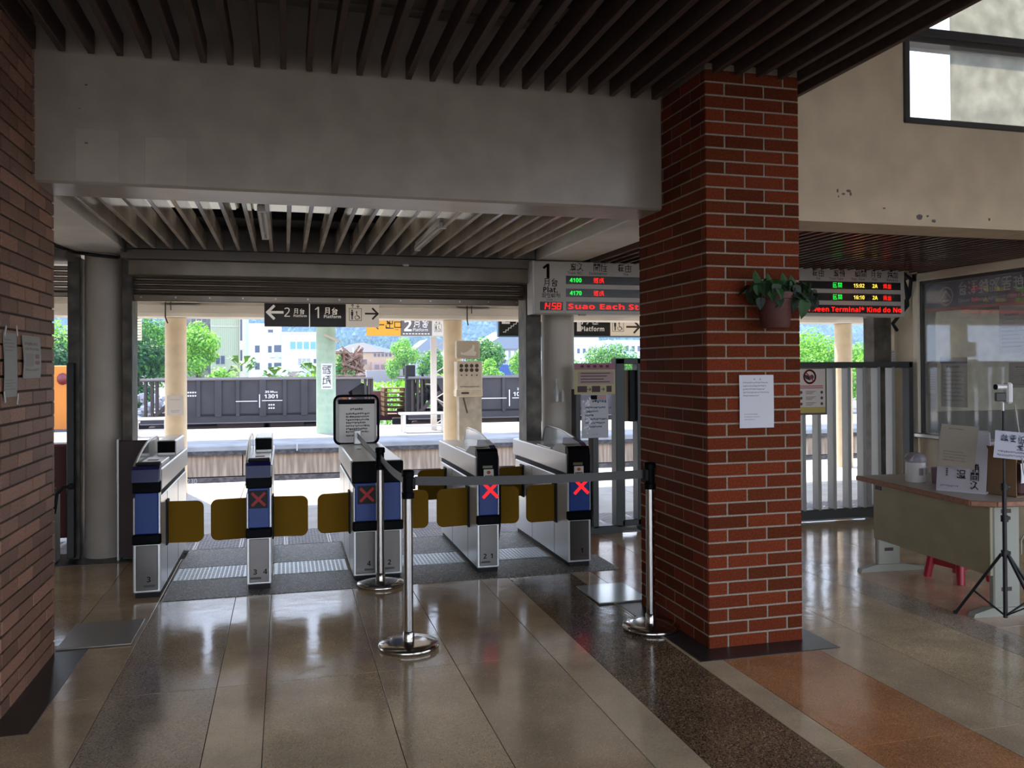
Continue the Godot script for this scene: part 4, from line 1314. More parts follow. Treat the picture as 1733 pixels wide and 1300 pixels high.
	l.position = Vector3(1.2, 0.2, 0.12)
	b.add_child(l)

func rows_led(m: MB, s: String, x: float, y: float, h: float):
	for ch in s:
		glyph(m, ch, x, y, h, h * 0.085, 0.003)
		x += h * 1.18

# ---------- the fence and sliding gate on the right ----------
func build_fence():
	var f := thing("fence", "dark grey steel bar fence from the brick pillar to the ticket office", "fence", Vector3(4.6, 0, -7.17))
	part("top_rail", MB.new().bx(Vector3(-0.75, 1.475, -0.1), Vector3(1.44, 1.535, 0.0), 0.004), mat("fence_green"), f)
	part("bottom_rail", MB.new().bx(Vector3(-0.75, 0.02, -0.1), Vector3(1.44, 0.115, 0.0), 0.004), mat("fence_green"), f)
	part("end_post", MB.new().bx(Vector3(1.40, 0.0, -0.1), Vector3(1.45, 1.535, 0.0), 0.004), mat("fence_green"), f)
	part("end_post", MB.new().bx(Vector3(-0.78, 0.0, -0.1), Vector3(-0.72, 1.535, 0.0), 0.004), mat("fence_green"), f)
	var bar := MB.new().bx(Vector3(-0.018, 0.1, -0.1), Vector3(0.018, 1.49, 0.0), 0.003).mesh()
	for k in 12:
		part("bar", bar, mat("fence_bar", Color(0.62, 0.62, 0.60), 0.35, 0.2), f).position = Vector3(0.378 + 0.168 * (k - 6), 0, 0)
	# prohibition notice in a brown frame, hung on the fence
	var n := thing("framed_notice", "framed notice with a red prohibition circle hung on the bar fence", "notice", Vector3(4.70, 1.03, -7.15))
	part("frame", MB.new().bx(Vector3(0, 0, -0.012), Vector3(0.345, 0.46, 0.004), 0.004), mat("frame_brown", Color(0.36, 0.31, 0.27), 0.5), n)
	part("sheet", MB.new().bx(Vector3(0.018, 0.018, 0.004), Vector3(0.325, 0.44, 0.0055)), mat("notice_pale", Color(0.85, 0.80, 0.76), 0.5), n)
	part("foot_strip", MB.new().bx(Vector3(0.018, 0.018, 0.005), Vector3(0.325, 0.075, 0.0062)), mat("notice_yellow", Color(0.74, 0.66, 0.36), 0.5), n)
	var rr := MB.new()
	ring(rr, Vector2(0.155, 0.365), 0.062, 0.018, 0.0065)
	stroke(rr, Vector2(0.11, 0.41), Vector2(0.2, 0.32), 0.012, 0.0067)
	for k in 2: rect(rr, 0.04, 0.272 - 0.018 * k, 0.30, 0.28 - 0.018 * k, 0.0065)
	part("red_print", rr, mat("print_red", Color(0.72, 0.16, 0.14), 0.5), n)
	var bk := MB.new()
	for c in [[0.125, 0.36, 0.02], [0.15, 0.352, 0.022], [0.178, 0.362, 0.022], [0.112, 0.372, 0.012]]: disc(bk, Vector2(c[0], c[1]), c[2], 0.0062)
	for k in 3:
		disc(bk, Vector2(0.06, 0.215 - 0.055 * k), 0.015, 0.0062)
		disc(bk, Vector2(0.285, 0.215 - 0.055 * k), 0.015, 0.0062)
		for j in 3: rect(bk, 0.11, 0.224 - 0.055 * k - 0.012 * j, 0.22 - 0.02 * j, 0.228 - 0.055 * k - 0.012 * j, 0.0062)
	part("black_print", bk, mat("print_grey", Color(0.3, 0.28, 0.27), 0.6), n)
	# sliding gate left of the red pillar
	var g := thing("sliding_gate", "grey framed sliding gate between the last ticket gate and the red pillar", "gate", Vector3(2.85, 0, -7.2))
	var gm := mat("fence_green")
	for q in [[-0.32, 0.045, 0.0, 1.30], [-0.155, 0.055, 0.05, 1.45], [0.085, 0.085, 0.05, 1.575], [0.275, 0.045, 0.05, 1.575], [0.62, 0.05, 0.05, 1.575]]:
		part("upright", MB.new().bx(Vector3(q[0] - q[1] / 2, q[2], -0.12), Vector3(q[0] + q[1] / 2, q[3], 0.0), 0.004), gm, g)
	part("top_rail", MB.new().bx(Vector3(0.045, 1.525, -0.12), Vector3(0.645, 1.578, 0.0), 0.004), gm, g)
	part("bottom_rail", MB.new().bx(Vector3(0.1, 0.06, -0.12), Vector3(0.645, 0.115, 0.0), 0.004), gm, g)
	part("bottom_rail", MB.new().bx(Vector3(-0.34, 0.0, -0.12), Vector3(0.1, 0.07, 0.0), 0.004), gm, g)
	part("back_board", MB.new().bx(Vector3(0.125, 1.0, -0.10), Vector3(0.255, 1.47, -0.07), 0.003), mat("tan_board", Color(0.5, 0.43, 0.32), 0.6), g)
	part("black_bar", MB.new().bx(Vector3(0.19, 1.0, -0.065), Vector3(0.24, 1.47, -0.03), 0.003), mat("matt_black"), g)
	for x in [0.3, 0.6]:
		part("wheel", MB.new().tube([Vector3(x, 0.035, -0.075), Vector3(x, 0.035, -0.045)], 0.035, 16), mat("matt_black"), g)
	# sheets fixed to the gate
	var p := thing("poster", "pink and yellow instruction poster with three dark pictures on the sliding gate", "poster", Vector3(2.49, 1.255, -7.19))
	part("sheet", MB.new().bx(Vector3(0, 0, 0), Vector3(0.39, 0.278, 0.004), 0.001), mat("poster_yellow", Color(0.70, 0.66, 0.47), 0.5), p)
	part("heading_band", MB.new().bx(Vector3(0, 0.222, 0.003), Vector3(0.39, 0.278, 0.0052)), mat("poster_pink", Color(0.62, 0.38, 0.43), 0.5), p)
	part("text_field", MB.new().bx(Vector3(0.035, 0.09, 0.003), Vector3(0.375, 0.205, 0.005)), mat("poster_rose", Color(0.66, 0.55, 0.52), 0.5), p)
	var pr := MB.new()
	for k in 4: rect(pr, 0.06, 0.185 - 0.026 * k, 0.34 - 0.03 * (k % 3), 0.193 - 0.026 * k, 0.0056)
	for k in 5: rect(pr, 0.06 + 0.06 * k, 0.24, 0.09 + 0.06 * k, 0.262, 0.0056)
	for q in [[0.03, 0.09], [0.165, 0.08], [0.305, 0.05]]: rect(pr, q[0], 0.02, q[0] + q[1], 0.075, 0.0056)
	arrow(pr, Vector2(0.14, 0.045), Vector2(1, 0), 0.03, 0.006, 0.0058)
	arrow(pr, Vector2(0.27, 0.045), Vector2(1, 0), 0.03, 0.006, 0.0058)
	part("print", pr, mat("print_brown", Color(0.27, 0.17, 0.17), 0.6), p)
	var q2 := thing("notice", "crinkled plastic-covered white notice below the pink poster on the sliding gate", "notice", Vector3(2.555, 0.865, -7.185))
	var rows = [[60, 30, 76, 14]]
	for k in 6: rows.append([20, 64 + 19 * k, [110, 70, 44, 118, 104, 90][k], 9])
	part("paper", sheet(0.255, 0.395, 0.008), print_tex("gate_notice", 144, 220, rows, Color(0.74, 0.74, 0.75), Color(0.2, 0.2, 0.24)), q2)
	var cr := MB.new()
	rng.seed = 5
	for k in 26:
		var a = Vector2(rng.randf_range(0.0, 0.08), rng.randf_range(0.01, 0.37))
		var d = Vector2(rng.randf_range(0.01, 0.035), rng.randf_range(-0.025, 0.025))
		cr.tri(Vector3(a.x, a.y, 0.012), Vector3(a.x + d.x, a.y + d.y, 0.016), Vector3(a.x + d.x * 0.4, a.y + d.y + 0.02, 0.013))
	part("plastic_crease", cr, mat("plastic_crease", Color(0.9, 0.9, 0.92), 0.15), q2, "", "stuff")
	var q3 := thing("sticker_strip", "strip of dark and orange pictures just under the pink poster", "sticker", Vector3(2.555, 1.205, -7.19))
	part("strip", MB.new().bx(Vector3(0, 0, 0), Vector3(0.24, 0.045, 0.004), 0.001), mat("strip_lilac", Color(0.6, 0.58, 0.65), 0.5), q3)
	var pk := MB.new()
	rect(pk, 0.09, 0.004, 0.15, 0.041, 0.005)
	part("dark_print", pk, mat("black"), q3)
	var po := MB.new()
	for k in 4: disc(po, Vector2(0.168 + 0.02 * k, 0.022 + 0.006 * (k % 2)), 0.012, 0.0052)
	part("orange_print", po, mat("print_orange", Color(0.8, 0.55, 0.42), 0.5), q3)
	# cream wall end with a jamb behind the fence
	single("wall_front", MB.new().bx(Vector3(6.03, 0, -7.75), Vector3(6.3, 3.0, -7.5)), mat("office_cream"), "cream wall end between the fence opening and the ticket office", "wall", "", "structure")
	single("guide_rail", MB.new().bx(Vector3(5.84, 0, -7.65), Vector3(6.05, 2.42, -7.48), 0.005), mat("rail_bronze"), "bronze guide rail behind the right end of the bar fence", "rail", "", "structure")
	var sheet3 := thing("notice", "small pale sheet on the cream wall end above the fence", "notice", Vector3(6.04, 1.44, -7.49))
	part("paper", sheet(0.2, 0.22, 0.004), print_tex("wall_sheet", 80, 96, [[8, 8, 60, 5], [8, 20, 60, 4], [8, 30, 56, 4], [8, 40, 60, 4], [8, 50, 50, 4]], Color(0.8, 0.78, 0.76), Color(0.5, 0.48, 0.48)), sheet3)
	single("cable_outlet", MB.new().ball(Vector3(0, 0, 0), Vector3(0.045, 0.035, 0.03), 10).box(Vector3(-0.03, -0.02, 0.01), Vector3(0.05, 0.02, 0.03), 0.004), mat("outlet_dark", Color(0.16, 0.14, 0.13), 0.6), "dark round cable outlet on the cream wall end right of the fence", "outlet", "", "", Vector3(6.22, 1.73, -7.48))
	single("cable_bundle", MB.new().tube([Vector3(5.86, 2.40, -7.1), Vector3(6.0, 2.28, -7.2), Vector3(6.06, 2.1, -7.25), Vector3(5.92, 1.92, -7.3), Vector3(6.05, 1.86, -7.40)], 0.018, 8).tube([Vector3(5.9, 2.42, -7.15), Vector3(6.06, 2.36, -7.2), Vector3(6.07, 2.2, -7.24), Vector3(6.0, 2.02, -7.3)], 0.02, 8), mat("matt_black"), "tangle of black cables in the corner beside the right departure board", "cable")

# ---------- ticket office ----------
func build_ticket_office():
	var cream := mat("office_cream")
	var w := MB.new()
	w.bx(Vector3(6.12, 0, -7.6), Vector3(6.22, 0.79, -4.3))
	w.bx(Vector3(6.10, 2.40, -7.6), Vector3(6.22, 3.0, -4.3))
	w.bx(Vector3(6.10, 0.0, -7.6), Vector3(6.22, 2.41, -7.17))
	w.bx(Vector3(6.12, 0.0, -4.75), Vector3(6.4, 3.0, -4.3))
	single("wall_office", w, cream, "cream front wall of the ticket office under and over its glass", "wall", "", "structure")
	var r := MB.new()
	r.bx(Vector3(6.2, 0, -7.7), Vector3(6.7, 3.0, -7.6))
	r.bx(Vector3(8.4, 0, -7.7), Vector3(9.1, 3.0, -7.6))
	r.bx(Vector3(6.7, 0, -7.7), Vector3(8.4, 1.0, -7.6))
	r.bx(Vector3(6.7, 2.1, -7.7), Vector3(8.4, 3.0, -7.6))
	r.bx(Vector3(9.0, 0, -7.7), Vector3(9.1, 3.0, -4.2))
	r.bx(Vector3(6.2, 0, -4.4), Vector3(9.1, 3.0, -4.2))
	r.bx(Vector3(6.2, 3.0, -7.7), Vector3(9.1, 3.1, -4.2))
	r.bx(Vector3(6.2, -0.1, -7.7), Vector3(9.1, 0.0, -4.2))
	single("window_3", MB.new().bx(Vector3(6.7, 1.0, -7.69), Vector3(8.4, 2.1, -7.685)), mat("frosted_film"), "frosted rear window of the ticket office towards the platform", "window", "", "structure")
	single("wall_office", r, mat("office_wall", Color(0.84, 0.83, 0.79), 0.8), "grey walls of the small office room behind the ticket glass", "wall", "", "structure")
	var f := MB.new()
	f.bx(Vector3(6.07, 0.78, -7.20), Vector3(6.13, 2.41, -7.13), 0.005)
	f.bx(Vector3(6.07, 2.33, -7.20), Vector3(6.13, 2.41, -4.7), 0.005)
	f.bx(Vector3(6.07, 0.79, -5.1), Vector3(6.13, 2.41, -5.04), 0.005)
	var win := single("window_2", f, mat("frame_pale", Color(0.90, 0.86, 0.77), 0.45), "large ticket office window with cream frame and steel sill", "window", "", "structure")
	part("inner_frame", MB.new().bx(Vector3(6.10, 0.83, -7.13), Vector3(6.14, 2.33, -7.105), 0.003).bx(Vector3(6.10, 2.30, -7.13), Vector3(6.14, 2.33, -4.75), 0.003), mat("frame_dark", Color(0.3, 0.3, 0.29), 0.4, 0.4), win)
	part("sill", MB.new().bx(Vector3(6.03, 0.785, -7.15), Vector3(6.16, 0.83, -4.75), 0.008), mat("steel"), win, "steel sill")
	part("pane", MB.new().bx(Vector3(6.125, 0.83, -7.11), Vector3(6.132, 2.31, -4.75)), mat("glass"), win)
	# banner inside the glass
	var b := thing("banner", "dark blue banner with white railway office name and round emblem, behind the ticket glass", "banner", Vector3(6.145, 2.02, -7.1), -PI / 2)
	part("field", MB.new().bx(Vector3(0, 0.0, -0.004), Vector3(2.3, 0.275, 0), 0.001), mat("banner_navy", Color(0.20, 0.17, 0.40), 0.5), b)
	part("red_stripe", MB.new().bx(Vector3(0, 0.0, -0.001), Vector3(2.3, 0.03, 0.001)), mat("banner_red", Color(0.70, 0.16, 0.18), 0.5), b)
	var t := MB.new()
	line(t, "台灣鐵路管理局/頭城車站", 0.42, 0.14, 0.115, 0.002, 0.1, 0.1)
	latin(t, "Taiwan Railways Administration / Toucheng Station", 0.42, 0.065, 0.034, 0.002)
	ring(t, Vector2(0.27, 0.14), 0.085, 0.012, 0.002, 0, TAU, 24)
	stroke(t, Vector2(0.21, 0.12), Vector2(0.27, 0.19), 0.012, 0.002)
	stroke(t, Vector2(0.27, 0.19), Vector2(0.33, 0.12), 0.012, 0.002)
	rect(t, 0.225, 0.09, 0.315, 0.105, 0.002)
	part("lettering", t, mat("banner_letters", Color(0.88, 0.88, 0.90), 0.5), b)
	# sheets inside the glass
	var specs = [[6.14, 1.10, -6.9, 0.33, 0.47, "purple-headed notice sheet behind the lower ticket glass", true], [6.14, 1.22, -7.08, 0.13, 0.3, "small pale slip beside the purple-headed sheet behind the ticket glass", false], [6.14, 1.60, -6.2, 0.30, 0.42, "larger pale sheet high behind the ticket glass, under the banner", false], [6.14, 1.30, -6.1, 0.35, 0.22, "wide pale sheet low behind the ticket glass at the picture's right edge", false]]
	for s in specs:
		var p := thing("notice", s[5], "notice", Vector3(s[0], s[1], s[2]), -PI / 2, "sheets behind the ticket glass")
		var rows = [[20, 22, 50, 7]]
		for k in 8: rows.append([10, 38 + 11 * k, 74 - 6 * (k % 3), 4])
		part("paper", sheet(s[3], s[4], 0.003), print_tex("office_sheet", 96, 136, rows, Color(0.72, 0.7, 0.68), Color(0.42, 0.4, 0.42)), p)
		if s[6]: part("heading", MB.new().bx(Vector3(0, s[4] - 0.055, 0.0), Vector3(s[3], s[4], 0.006)), mat("head_purple", Color(0.3, 0.26, 0.38), 0.5), p)
	# counter things inside
	var c := thing("office_counter", "pale counter desk inside the ticket office", "counter", Vector3(6.65, 0, -5.9))
	part("top", MB.new().bx(Vector3(-0.4, 0.72, -1.0), Vector3(0.3, 0.76, 1.1), 0.006), mat("panel_grey"), c)
	part("front", MB.new().bx(Vector3(-0.3, 0.0, -0.98), Vector3(-0.27, 0.72, 1.08)), mat("panel_grey"), c)
	part("side", MB.new().bx(Vector3(-0.3, 0.0, -0.98), Vector3(0.28, 0.72, -0.95)), mat("panel_grey"), c)
	part("side", MB.new().bx(Vector3(-0.3, 0.0, 1.05), Vector3(0.28, 0.72, 1.08)), mat("panel_grey"), c)
	var cb := thing("office_cabinet", "pale steel cabinet at the back of the ticket office", "cabinet", Vector3(8.6, 0, -6.2))
	part("body", MB.new().bx(Vector3(-0.25, 0, -0.7), Vector3(0.3, 1.9, 0.7), 0.01), mat("white"), cb)
	for z in [-0.36, 0.36]: part("door", MB.new().bx(Vector3(-0.265, 0.05, z - 0.32), Vector3(-0.25, 1.85, z + 0.32), 0.005), mat("panel_grey"), cb)

# ---------- desk, tripod and what stands there ----------
func build_desk():
	var turn := -0.078
	var d := thing("desk", "pale grey office desk with wood edge in front of the ticket window", "desk", Vector3(4.0, 0, -4.745), turn)
	# local: z along the length (-0.64 far .. +0.64 near), x into the depth
	var top := []
	for p in [Vector2(0.0, -0.64), Vector2(0.62, -0.70), Vector2(0.62, 0.62), Vector2(0.09, 0.62), Vector2(-0.02, 0.55)]: top.append(Vector2(p.x, -p.y))
	var m := MB.new()
	m.t = Transform3D(Basis(Vector3(1, 0, 0), Vector3(0, 0, -1), Vector3(0, 1, 0)), Vector3(0, 0, 0))
	m.prism(top, 0.664, 0.692)
	part("top", m, mat("desk_top", Color(0.68, 0.64, 0.58), 0.35), d)
	var e := MB.new()
	e.bar(Vector3(-0.003, 0.677, -0.645), Vector3(-0.022, 0.677, 0.55), 0.016, 0.034, 0.005)
	e.bar(Vector3(-0.022, 0.677, 0.55), Vector3(0.09, 0.677, 0.628), 0.016, 0.034, 0.005)
	e.bar(Vector3(0.09, 0.677, 0.628), Vector3(0.62, 0.677, 0.628), 0.016, 0.034, 0.005)
	part("edge_strip", e, mat("wood_edge"), d, "rounded brown wood edge")
	part("front_board", MB.new().bx(Vector3(0.10, 0.24, -0.60), Vector3(0.12, 0.664, 0.56), 0.003), mat("desk_grey"), d)
	for z in [-0.6, 0.54]:
		part("leg", MB.new().bx(Vector3(0.12, 0.045, z - 0.02), Vector3(0.30, 0.664, z + 0.025), 0.008), mat("desk_leg", Color(0.60, 0.60, 0.54), 0.45), d)
		var ft := MB.new()
		ft.t = Transform3D(Basis.IDENTITY, Vector3(0, 0, z))
		ft.prism([Vector2(-0.02, 0.0), Vector2(0.52, 0.0), Vector2(0.5, 0.025), Vector2(0.32, 0.05), Vector2(0.1, 0.05), Vector2(-0.01, 0.022)], -0.025, 0.028)
		part("foot", ft, mat("desk_leg"), d)
		var hl := MB.new()
		for y in [0.16, 0.625]: hl.bx(Vector3(0.17, y - 0.012, z + 0.0255), Vector3(0.24, y + 0.012, z + 0.027), 0.003)
		part("grommet", hl, mat("grommet", Color(0.25, 0.16, 0.13), 0.5), d)
	part("grommet", MB.new().bx(Vector3(0.098, 0.60, -0.575), Vector3(0.101, 0.63, -0.50), 0.001), mat("grommet"), d)

	var b := thing("air_pot", "white pump bottle with a grey-lilac beaked lid on the desk", "dispenser", Vector3(4.23, 0.692, -5.0), 0.3)
	part("body", MB.new().lathe(Vector3.ZERO, [Vector2(0, 0), Vector2(0.062, 0), Vector2(0.066, 0.012), Vector2(0.066, 0.13), Vector2(0.06, 0.142), Vector2(0, 0.142)], 28), mat("white"), b)
	var lid := MB.new().lathe(Vector3.ZERO, [Vector2(0.06, 0.135), Vector2(0.07, 0.14), Vector2(0.07, 0.165), Vector2(0.06, 0.185), Vector2(0.035, 0.20), Vector2(0, 0.205)], 28)
	lid.prism([Vector2(-0.105, 0.15), Vector2(0.0, 0.145), Vector2(0.0, 0.2), Vector2(-0.06, 0.185), Vector2(-0.1, 0.162)], -0.025, 0.025)
	part("lid", lid, mat("lid_lilac", Color(0.62, 0.58, 0.60), 0.4), b)
	var lb := MB.new()
	lb.bx(Vector3(-0.045, 0.05, 0.056), Vector3(-0.01, 0.10, 0.066), 0.002)
	lb.bx(Vector3(0.012, 0.045, 0.056), Vector3(0.05, 0.105, 0.064), 0.002)
	part("label", lb, mat("label_grey", Color(0.66, 0.62, 0.64), 0.5), b)
	single("pen_cup", MB.new().lathe(Vector3.ZERO, [Vector2(0, 0), Vector2(0.036, 0), Vector2(0.043, 0.11), Vector2(0.040, 0.11), Vector2(0.034, 0.008), Vector2(0, 0.008)], 24), mat("cup_lilac", Color(0.58, 0.48, 0.55), 0.45), "pale lilac cup beside the pump bottle on the desk", "cup", "", "", Vector3(4.30, 0.692, -4.87))
	# leaning sheets on the desk
	var s := thing("paper_stand", "leaning white paper with handwritten big characters, at the desk's near end", "paper", Vector3(4.055, 0.692, -4.61), -1.0)
	var rows = [[24, 150, 14, 12], [60, 150, 4, 6], [96, 120, 6, 6], [10, 182, 40, 4]]
	var p1 := part("paper", sheet(0.29, 0.40, 0.003), print_tex("stand_paper", 120, 168, [[10, 150, 44, 4]], Color(0.72, 0.70, 0.71), Color(0.4, 0.35, 0.45)), s)
	p1.rotation.x = -0.2
	var cw := MB.new()
	glyph(cw, "溫", 0.12, 0.09, 0.05, 0.006, 0.006)
	glyph(cw, "機", 0.20, 0.135, 0.05, 0.006, 0.006)
	glyph(cw, "間", 0.20, 0.08, 0.05, 0.006, 0.006)
	glyph(cw, "次", 0.20, 0.025, 0.05, 0.006, 0.006)
	for k in 4: rect(cw, 0.055, 0.10 + 0.013 * k, 0.066, 0.108 + 0.013 * k, 0.006)
	var lw := part("lettering", cw, mat("ink", Color(0.16, 0.13, 0.14), 0.6), s)
	lw.rotation.x = -0.2
	var p2 := part("paper", sheet(0.22, 0.27, 0.008), print_tex("stand_sheet", 96, 120, [[20, 10, 40, 3], [14, 76, 50, 3], [14, 84, 60, 3], [14, 92, 56, 3], [14, 100, 60, 3]], Color(0.66, 0.62, 0.56), Color(0.45, 0.4, 0.36)), s, "smaller greyed sheet clipped over it")
	p2.transform = Transform3D(Basis(Vector3(0, 0, 1), -0.06) * Basis(Vector3(1, 0, 0), -0.2), Vector3(0.01, 0.165, 0.016))
	part("backing", MB.new().bx(Vector3(0.0, 0, -0.16), Vector3(0.29, 0.012, 0.0), 0.002).bar(Vector3(0.27, 0.0, -0.17), Vector3(0.27, 0.38, -0.08), 0.012, 0.05), mat("card_white", Color(0.75, 0.75, 0.78), 0.6), s)
	var bx := thing("carton", "brown open carton behind the tripod at the desk's near end", "box", Vector3(4.40, 0.692, -4.33), 0.15)
	part("side", MB.new().bx(Vector3(-0.13, 0, -0.1), Vector3(-0.124, 0.30, 0.1)), mat("card_brown", Color(0.52, 0.40, 0.28), 0.8), bx)
	part("side", MB.new().bx(Vector3(0.13, 0, -0.1), Vector3(0.136, 0.26, 0.1)), mat("card_brown"), bx)
	part("side", MB.new().bx(Vector3(-0.13, 0, -0.1), Vector3(0.13, 0.29, -0.094)), mat("card_brown"), bx)
	part("bottom", MB.new().bx(Vector3(-0.13, 0, -0.1), Vector3(0.13, 0.006, 0.1)), mat("card_brown"), bx)
	part("content", MB.new().bx(Vector3(-0.1, 0.006, -0.08), Vector3(0.05, 0.27, -0.02), 0.004), mat("pack_yellow", Color(0.6, 0.52, 0.25), 0.6), bx, "yellowish pack in the carton")
	part("content", MB.new().bx(Vector3(-0.06, 0.006, -0.01), Vector3(0.12, 0.2, 0.07), 0.01), mat("pack_maroon", Color(0.27, 0.1, 0.1), 0.6), bx, "dark red pack in the carton")
	var tag2 := thing("sign_card", "white card with one big character, propped against the carton", "card", Vector3(4.30, 0.78, -4.19), 0.3)
	part("card", sheet(0.2, 0.12, 0.002), mat("paper_white"), tag2)
	var cc := MB.new()
	glyph(cc, "洗", 0.03, 0.04, 0.05, 0.006, 0.004)
	part("lettering", cc, mat("ink"), tag2)

	# tripod with thermometer
	var t := thing("tripod", "black floor tripod holding a white forehead thermometer beside the desk", "tripod", Vector3(3.985, 0, -4.0))
	var bk := mat("tripod_black", Color(0.07, 0.065, 0.065), 0.45)
	part("column", MB.new().tube([Vector3(0, 0.05, 0), Vector3(0, 0.82, 0)], 0.012, 10), bk, t)
	part("column", MB.new().tube([Vector3(0, 0.8, 0), Vector3(0, 1.235, 0)], 0.008, 10), bk, t)
	for y in [0.40, 0.78, 1.03, 0.60]:
		part("clamp", MB.new().lathe(Vector3(0, y, 0), [Vector2(0.0, 0), Vector2(0.02, 0), Vector2(0.02, 0.035), Vector2(0, 0.035)], 14).box(Vector3(0.025, y + 0.018, 0.0), Vector3(0.03, 0.02, 0.012), 0.003), bk, t)
	for a in [[-0.09, -0.28], [0.29, 0.05], [0.02, 0.28]]:
		var foot = Vector3(a[0], 0.008, a[1])
		var hip = Vector3(a[0] * 0.07, 0.41, a[1] * 0.07)
		part("leg", MB.new().tube([hip, foot], 0.009, 8), bk, t)
		part("brace", MB.new().bar(Vector3(0, 0.06, 0), hip.lerp(foot, 0.6), 0.012, 0.006), bk, t)
		part("rubber_foot", MB.new().ball(foot + Vector3(0, 0.004, 0), Vector3(0.014, 0.012, 0.014), 10), mat("matt_black"), t)
	var th := thing("thermometer", "white forehead thermometer with dark lens on the tripod's top", "thermometer", Vector3(3.995, 1.232, -4.0), -0.35)
	part("body", MB.new().bx(Vector3(0.0, 0.045, -0.03), Vector3(0.035, 0.165, 0.03), 0.01), mat("white"), th)
	part("barrel", MB.new().tube([Vector3(0.0, 0.14, 0.01), Vector3(-0.055, 0.14, 0.02)], 0.015, 14), mat("steel_dull"), th)
	part("lens", MB.new().tube([Vector3(-0.055, 0.14, 0.02), Vector3(-0.062, 0.14, 0.0212)], 0.016, 14), mat("black"), th)
	part("screen", MB.new().bx(Vector3(-0.058, 0.058, 0.0), Vector3(0.0, 0.108, 0.022), 0.004), mat("screen_dark", Color(0.17, 0.165, 0.16), 0.3), th)
	part("neck", MB.new().tube([Vector3(-0.01, 0.0, 0.0), Vector3(-0.01, 0.05, 0.0)], 0.007, 8), mat("steel"), th)
	var sg := thing("hand_sign", "white hand-lettered sign hung on the tripod asking to come close for temperature", "sign", Vector3(3.90, 0.972, -3.99), -0.5)
	var sp := part("card", sheet(0.33, 0.155, 0.003), print_tex("tripod_card", 132, 62, [[8, 44, 100, 4], [8, 52, 112, 4]], Color(0.74, 0.74, 0.78), Color(0.4, 0.38, 0.44)), sg)
	sp.rotation.z = -0.09
	var sl := MB.new()
	line(sl, "請靠近", 0.03, 0.098, 0.038, 0.005, 0.11, 0.14)
	line(sl, "量體溫", 0.115, 0.055, 0.038, 0.005, 0.11, 0.14)
	var slp := part("lettering", sl, mat("ink_blue", Color(0.2, 0.2, 0.28), 0.6), sg)
	slp.rotation.z = -0.09
	single("cord", MB.new().tube([Vector3(4.025, 1.27, -3.960), Vector3(4.035, 1.1, -3.940), Vector3(4.030, 0.9, -3.910), Vector3(4.050, 0.75, -3.890), Vector3(4.070, 0.6, -3.910), Vector3(4.040, 0.5, -3.940), Vector3(4.050, 0.42, -3.950)], 0.004, 6), mat("cord_pale", Color(0.7, 0.66, 0.62), 0.6), "thin pale cord hanging down along the tripod", "cord")

	# red plastic stool under the desk
	var st := thing("stool", "low red plastic stool under the desk", "stool", Vector3(4.56, 0, -4.98), 0.12)
	part("seat", MB.new().box(Vector3(0, 0.255, 0), Vector3(0.25, 0.025, 0.25), 0.01), mat("red"), st)
	for sx in [-1, 1]:
		for sz in [-1, 1]:
			var lg := MB.new()
			lg.tube([Vector3(sx * 0.105, 0.25, sz * 0.105), Vector3(sx * 0.14, 0.0, sz * 0.14)], [0.032, 0.026], 8)
			part("leg", lg, mat("red"), st)
	for k in 4:
		var a = PI / 2 * k
		var br := MB.new()
		br.t = Transform3D(Basis(Vector3.UP, a), Vector3.ZERO)
		br.bx(Vector3(-0.125, 0.095, 0.118), Vector3(0.125, 0.135, 0.128), 0.003)
		part("brace", br, mat("red"), st)

# ---------- the hanging plant ----------
func leaf_mesh(n: int) -> ArrayMesh:
	# a heart-shaped leaf lying in the xy plane, its stalk at the origin, its tip at y = -1
	var m := MB.new()
	var out = [Vector2(0, 0), Vector2(0.2, 0.09), Vector2(0.36, 0.02), Vector2(0.42, -0.18), Vector2(0.36, -0.45), Vector2(0.2, -0.75), Vector2(0, -1.0)]
	var fold = [0.18, 0.3, 0.12][n % 3]
	var droop = [0.18, 0.32, 0.05][n % 3]
	for sd in [-1.0, 1.0]:
		for i in out.size() - 1:
			var a = out[i]; var b = out[i + 1]
			var ca = Vector3(0, a.y * 0.98, -droop * a.y * a.y)
			var cb = Vector3(0, b.y * 0.98, -droop * b.y * b.y)
			var A = Vector3(a.x * sd, a.y, fold * a.x - droop * a.y * a.y)
			var B = Vector3(b.x * sd, b.y, fold * b.x - droop * b.y * b.y)
			if sd > 0: m.quad(ca, cb, B, A)
			else: m.quad(ca, A, B, cb)
	return m.mesh()

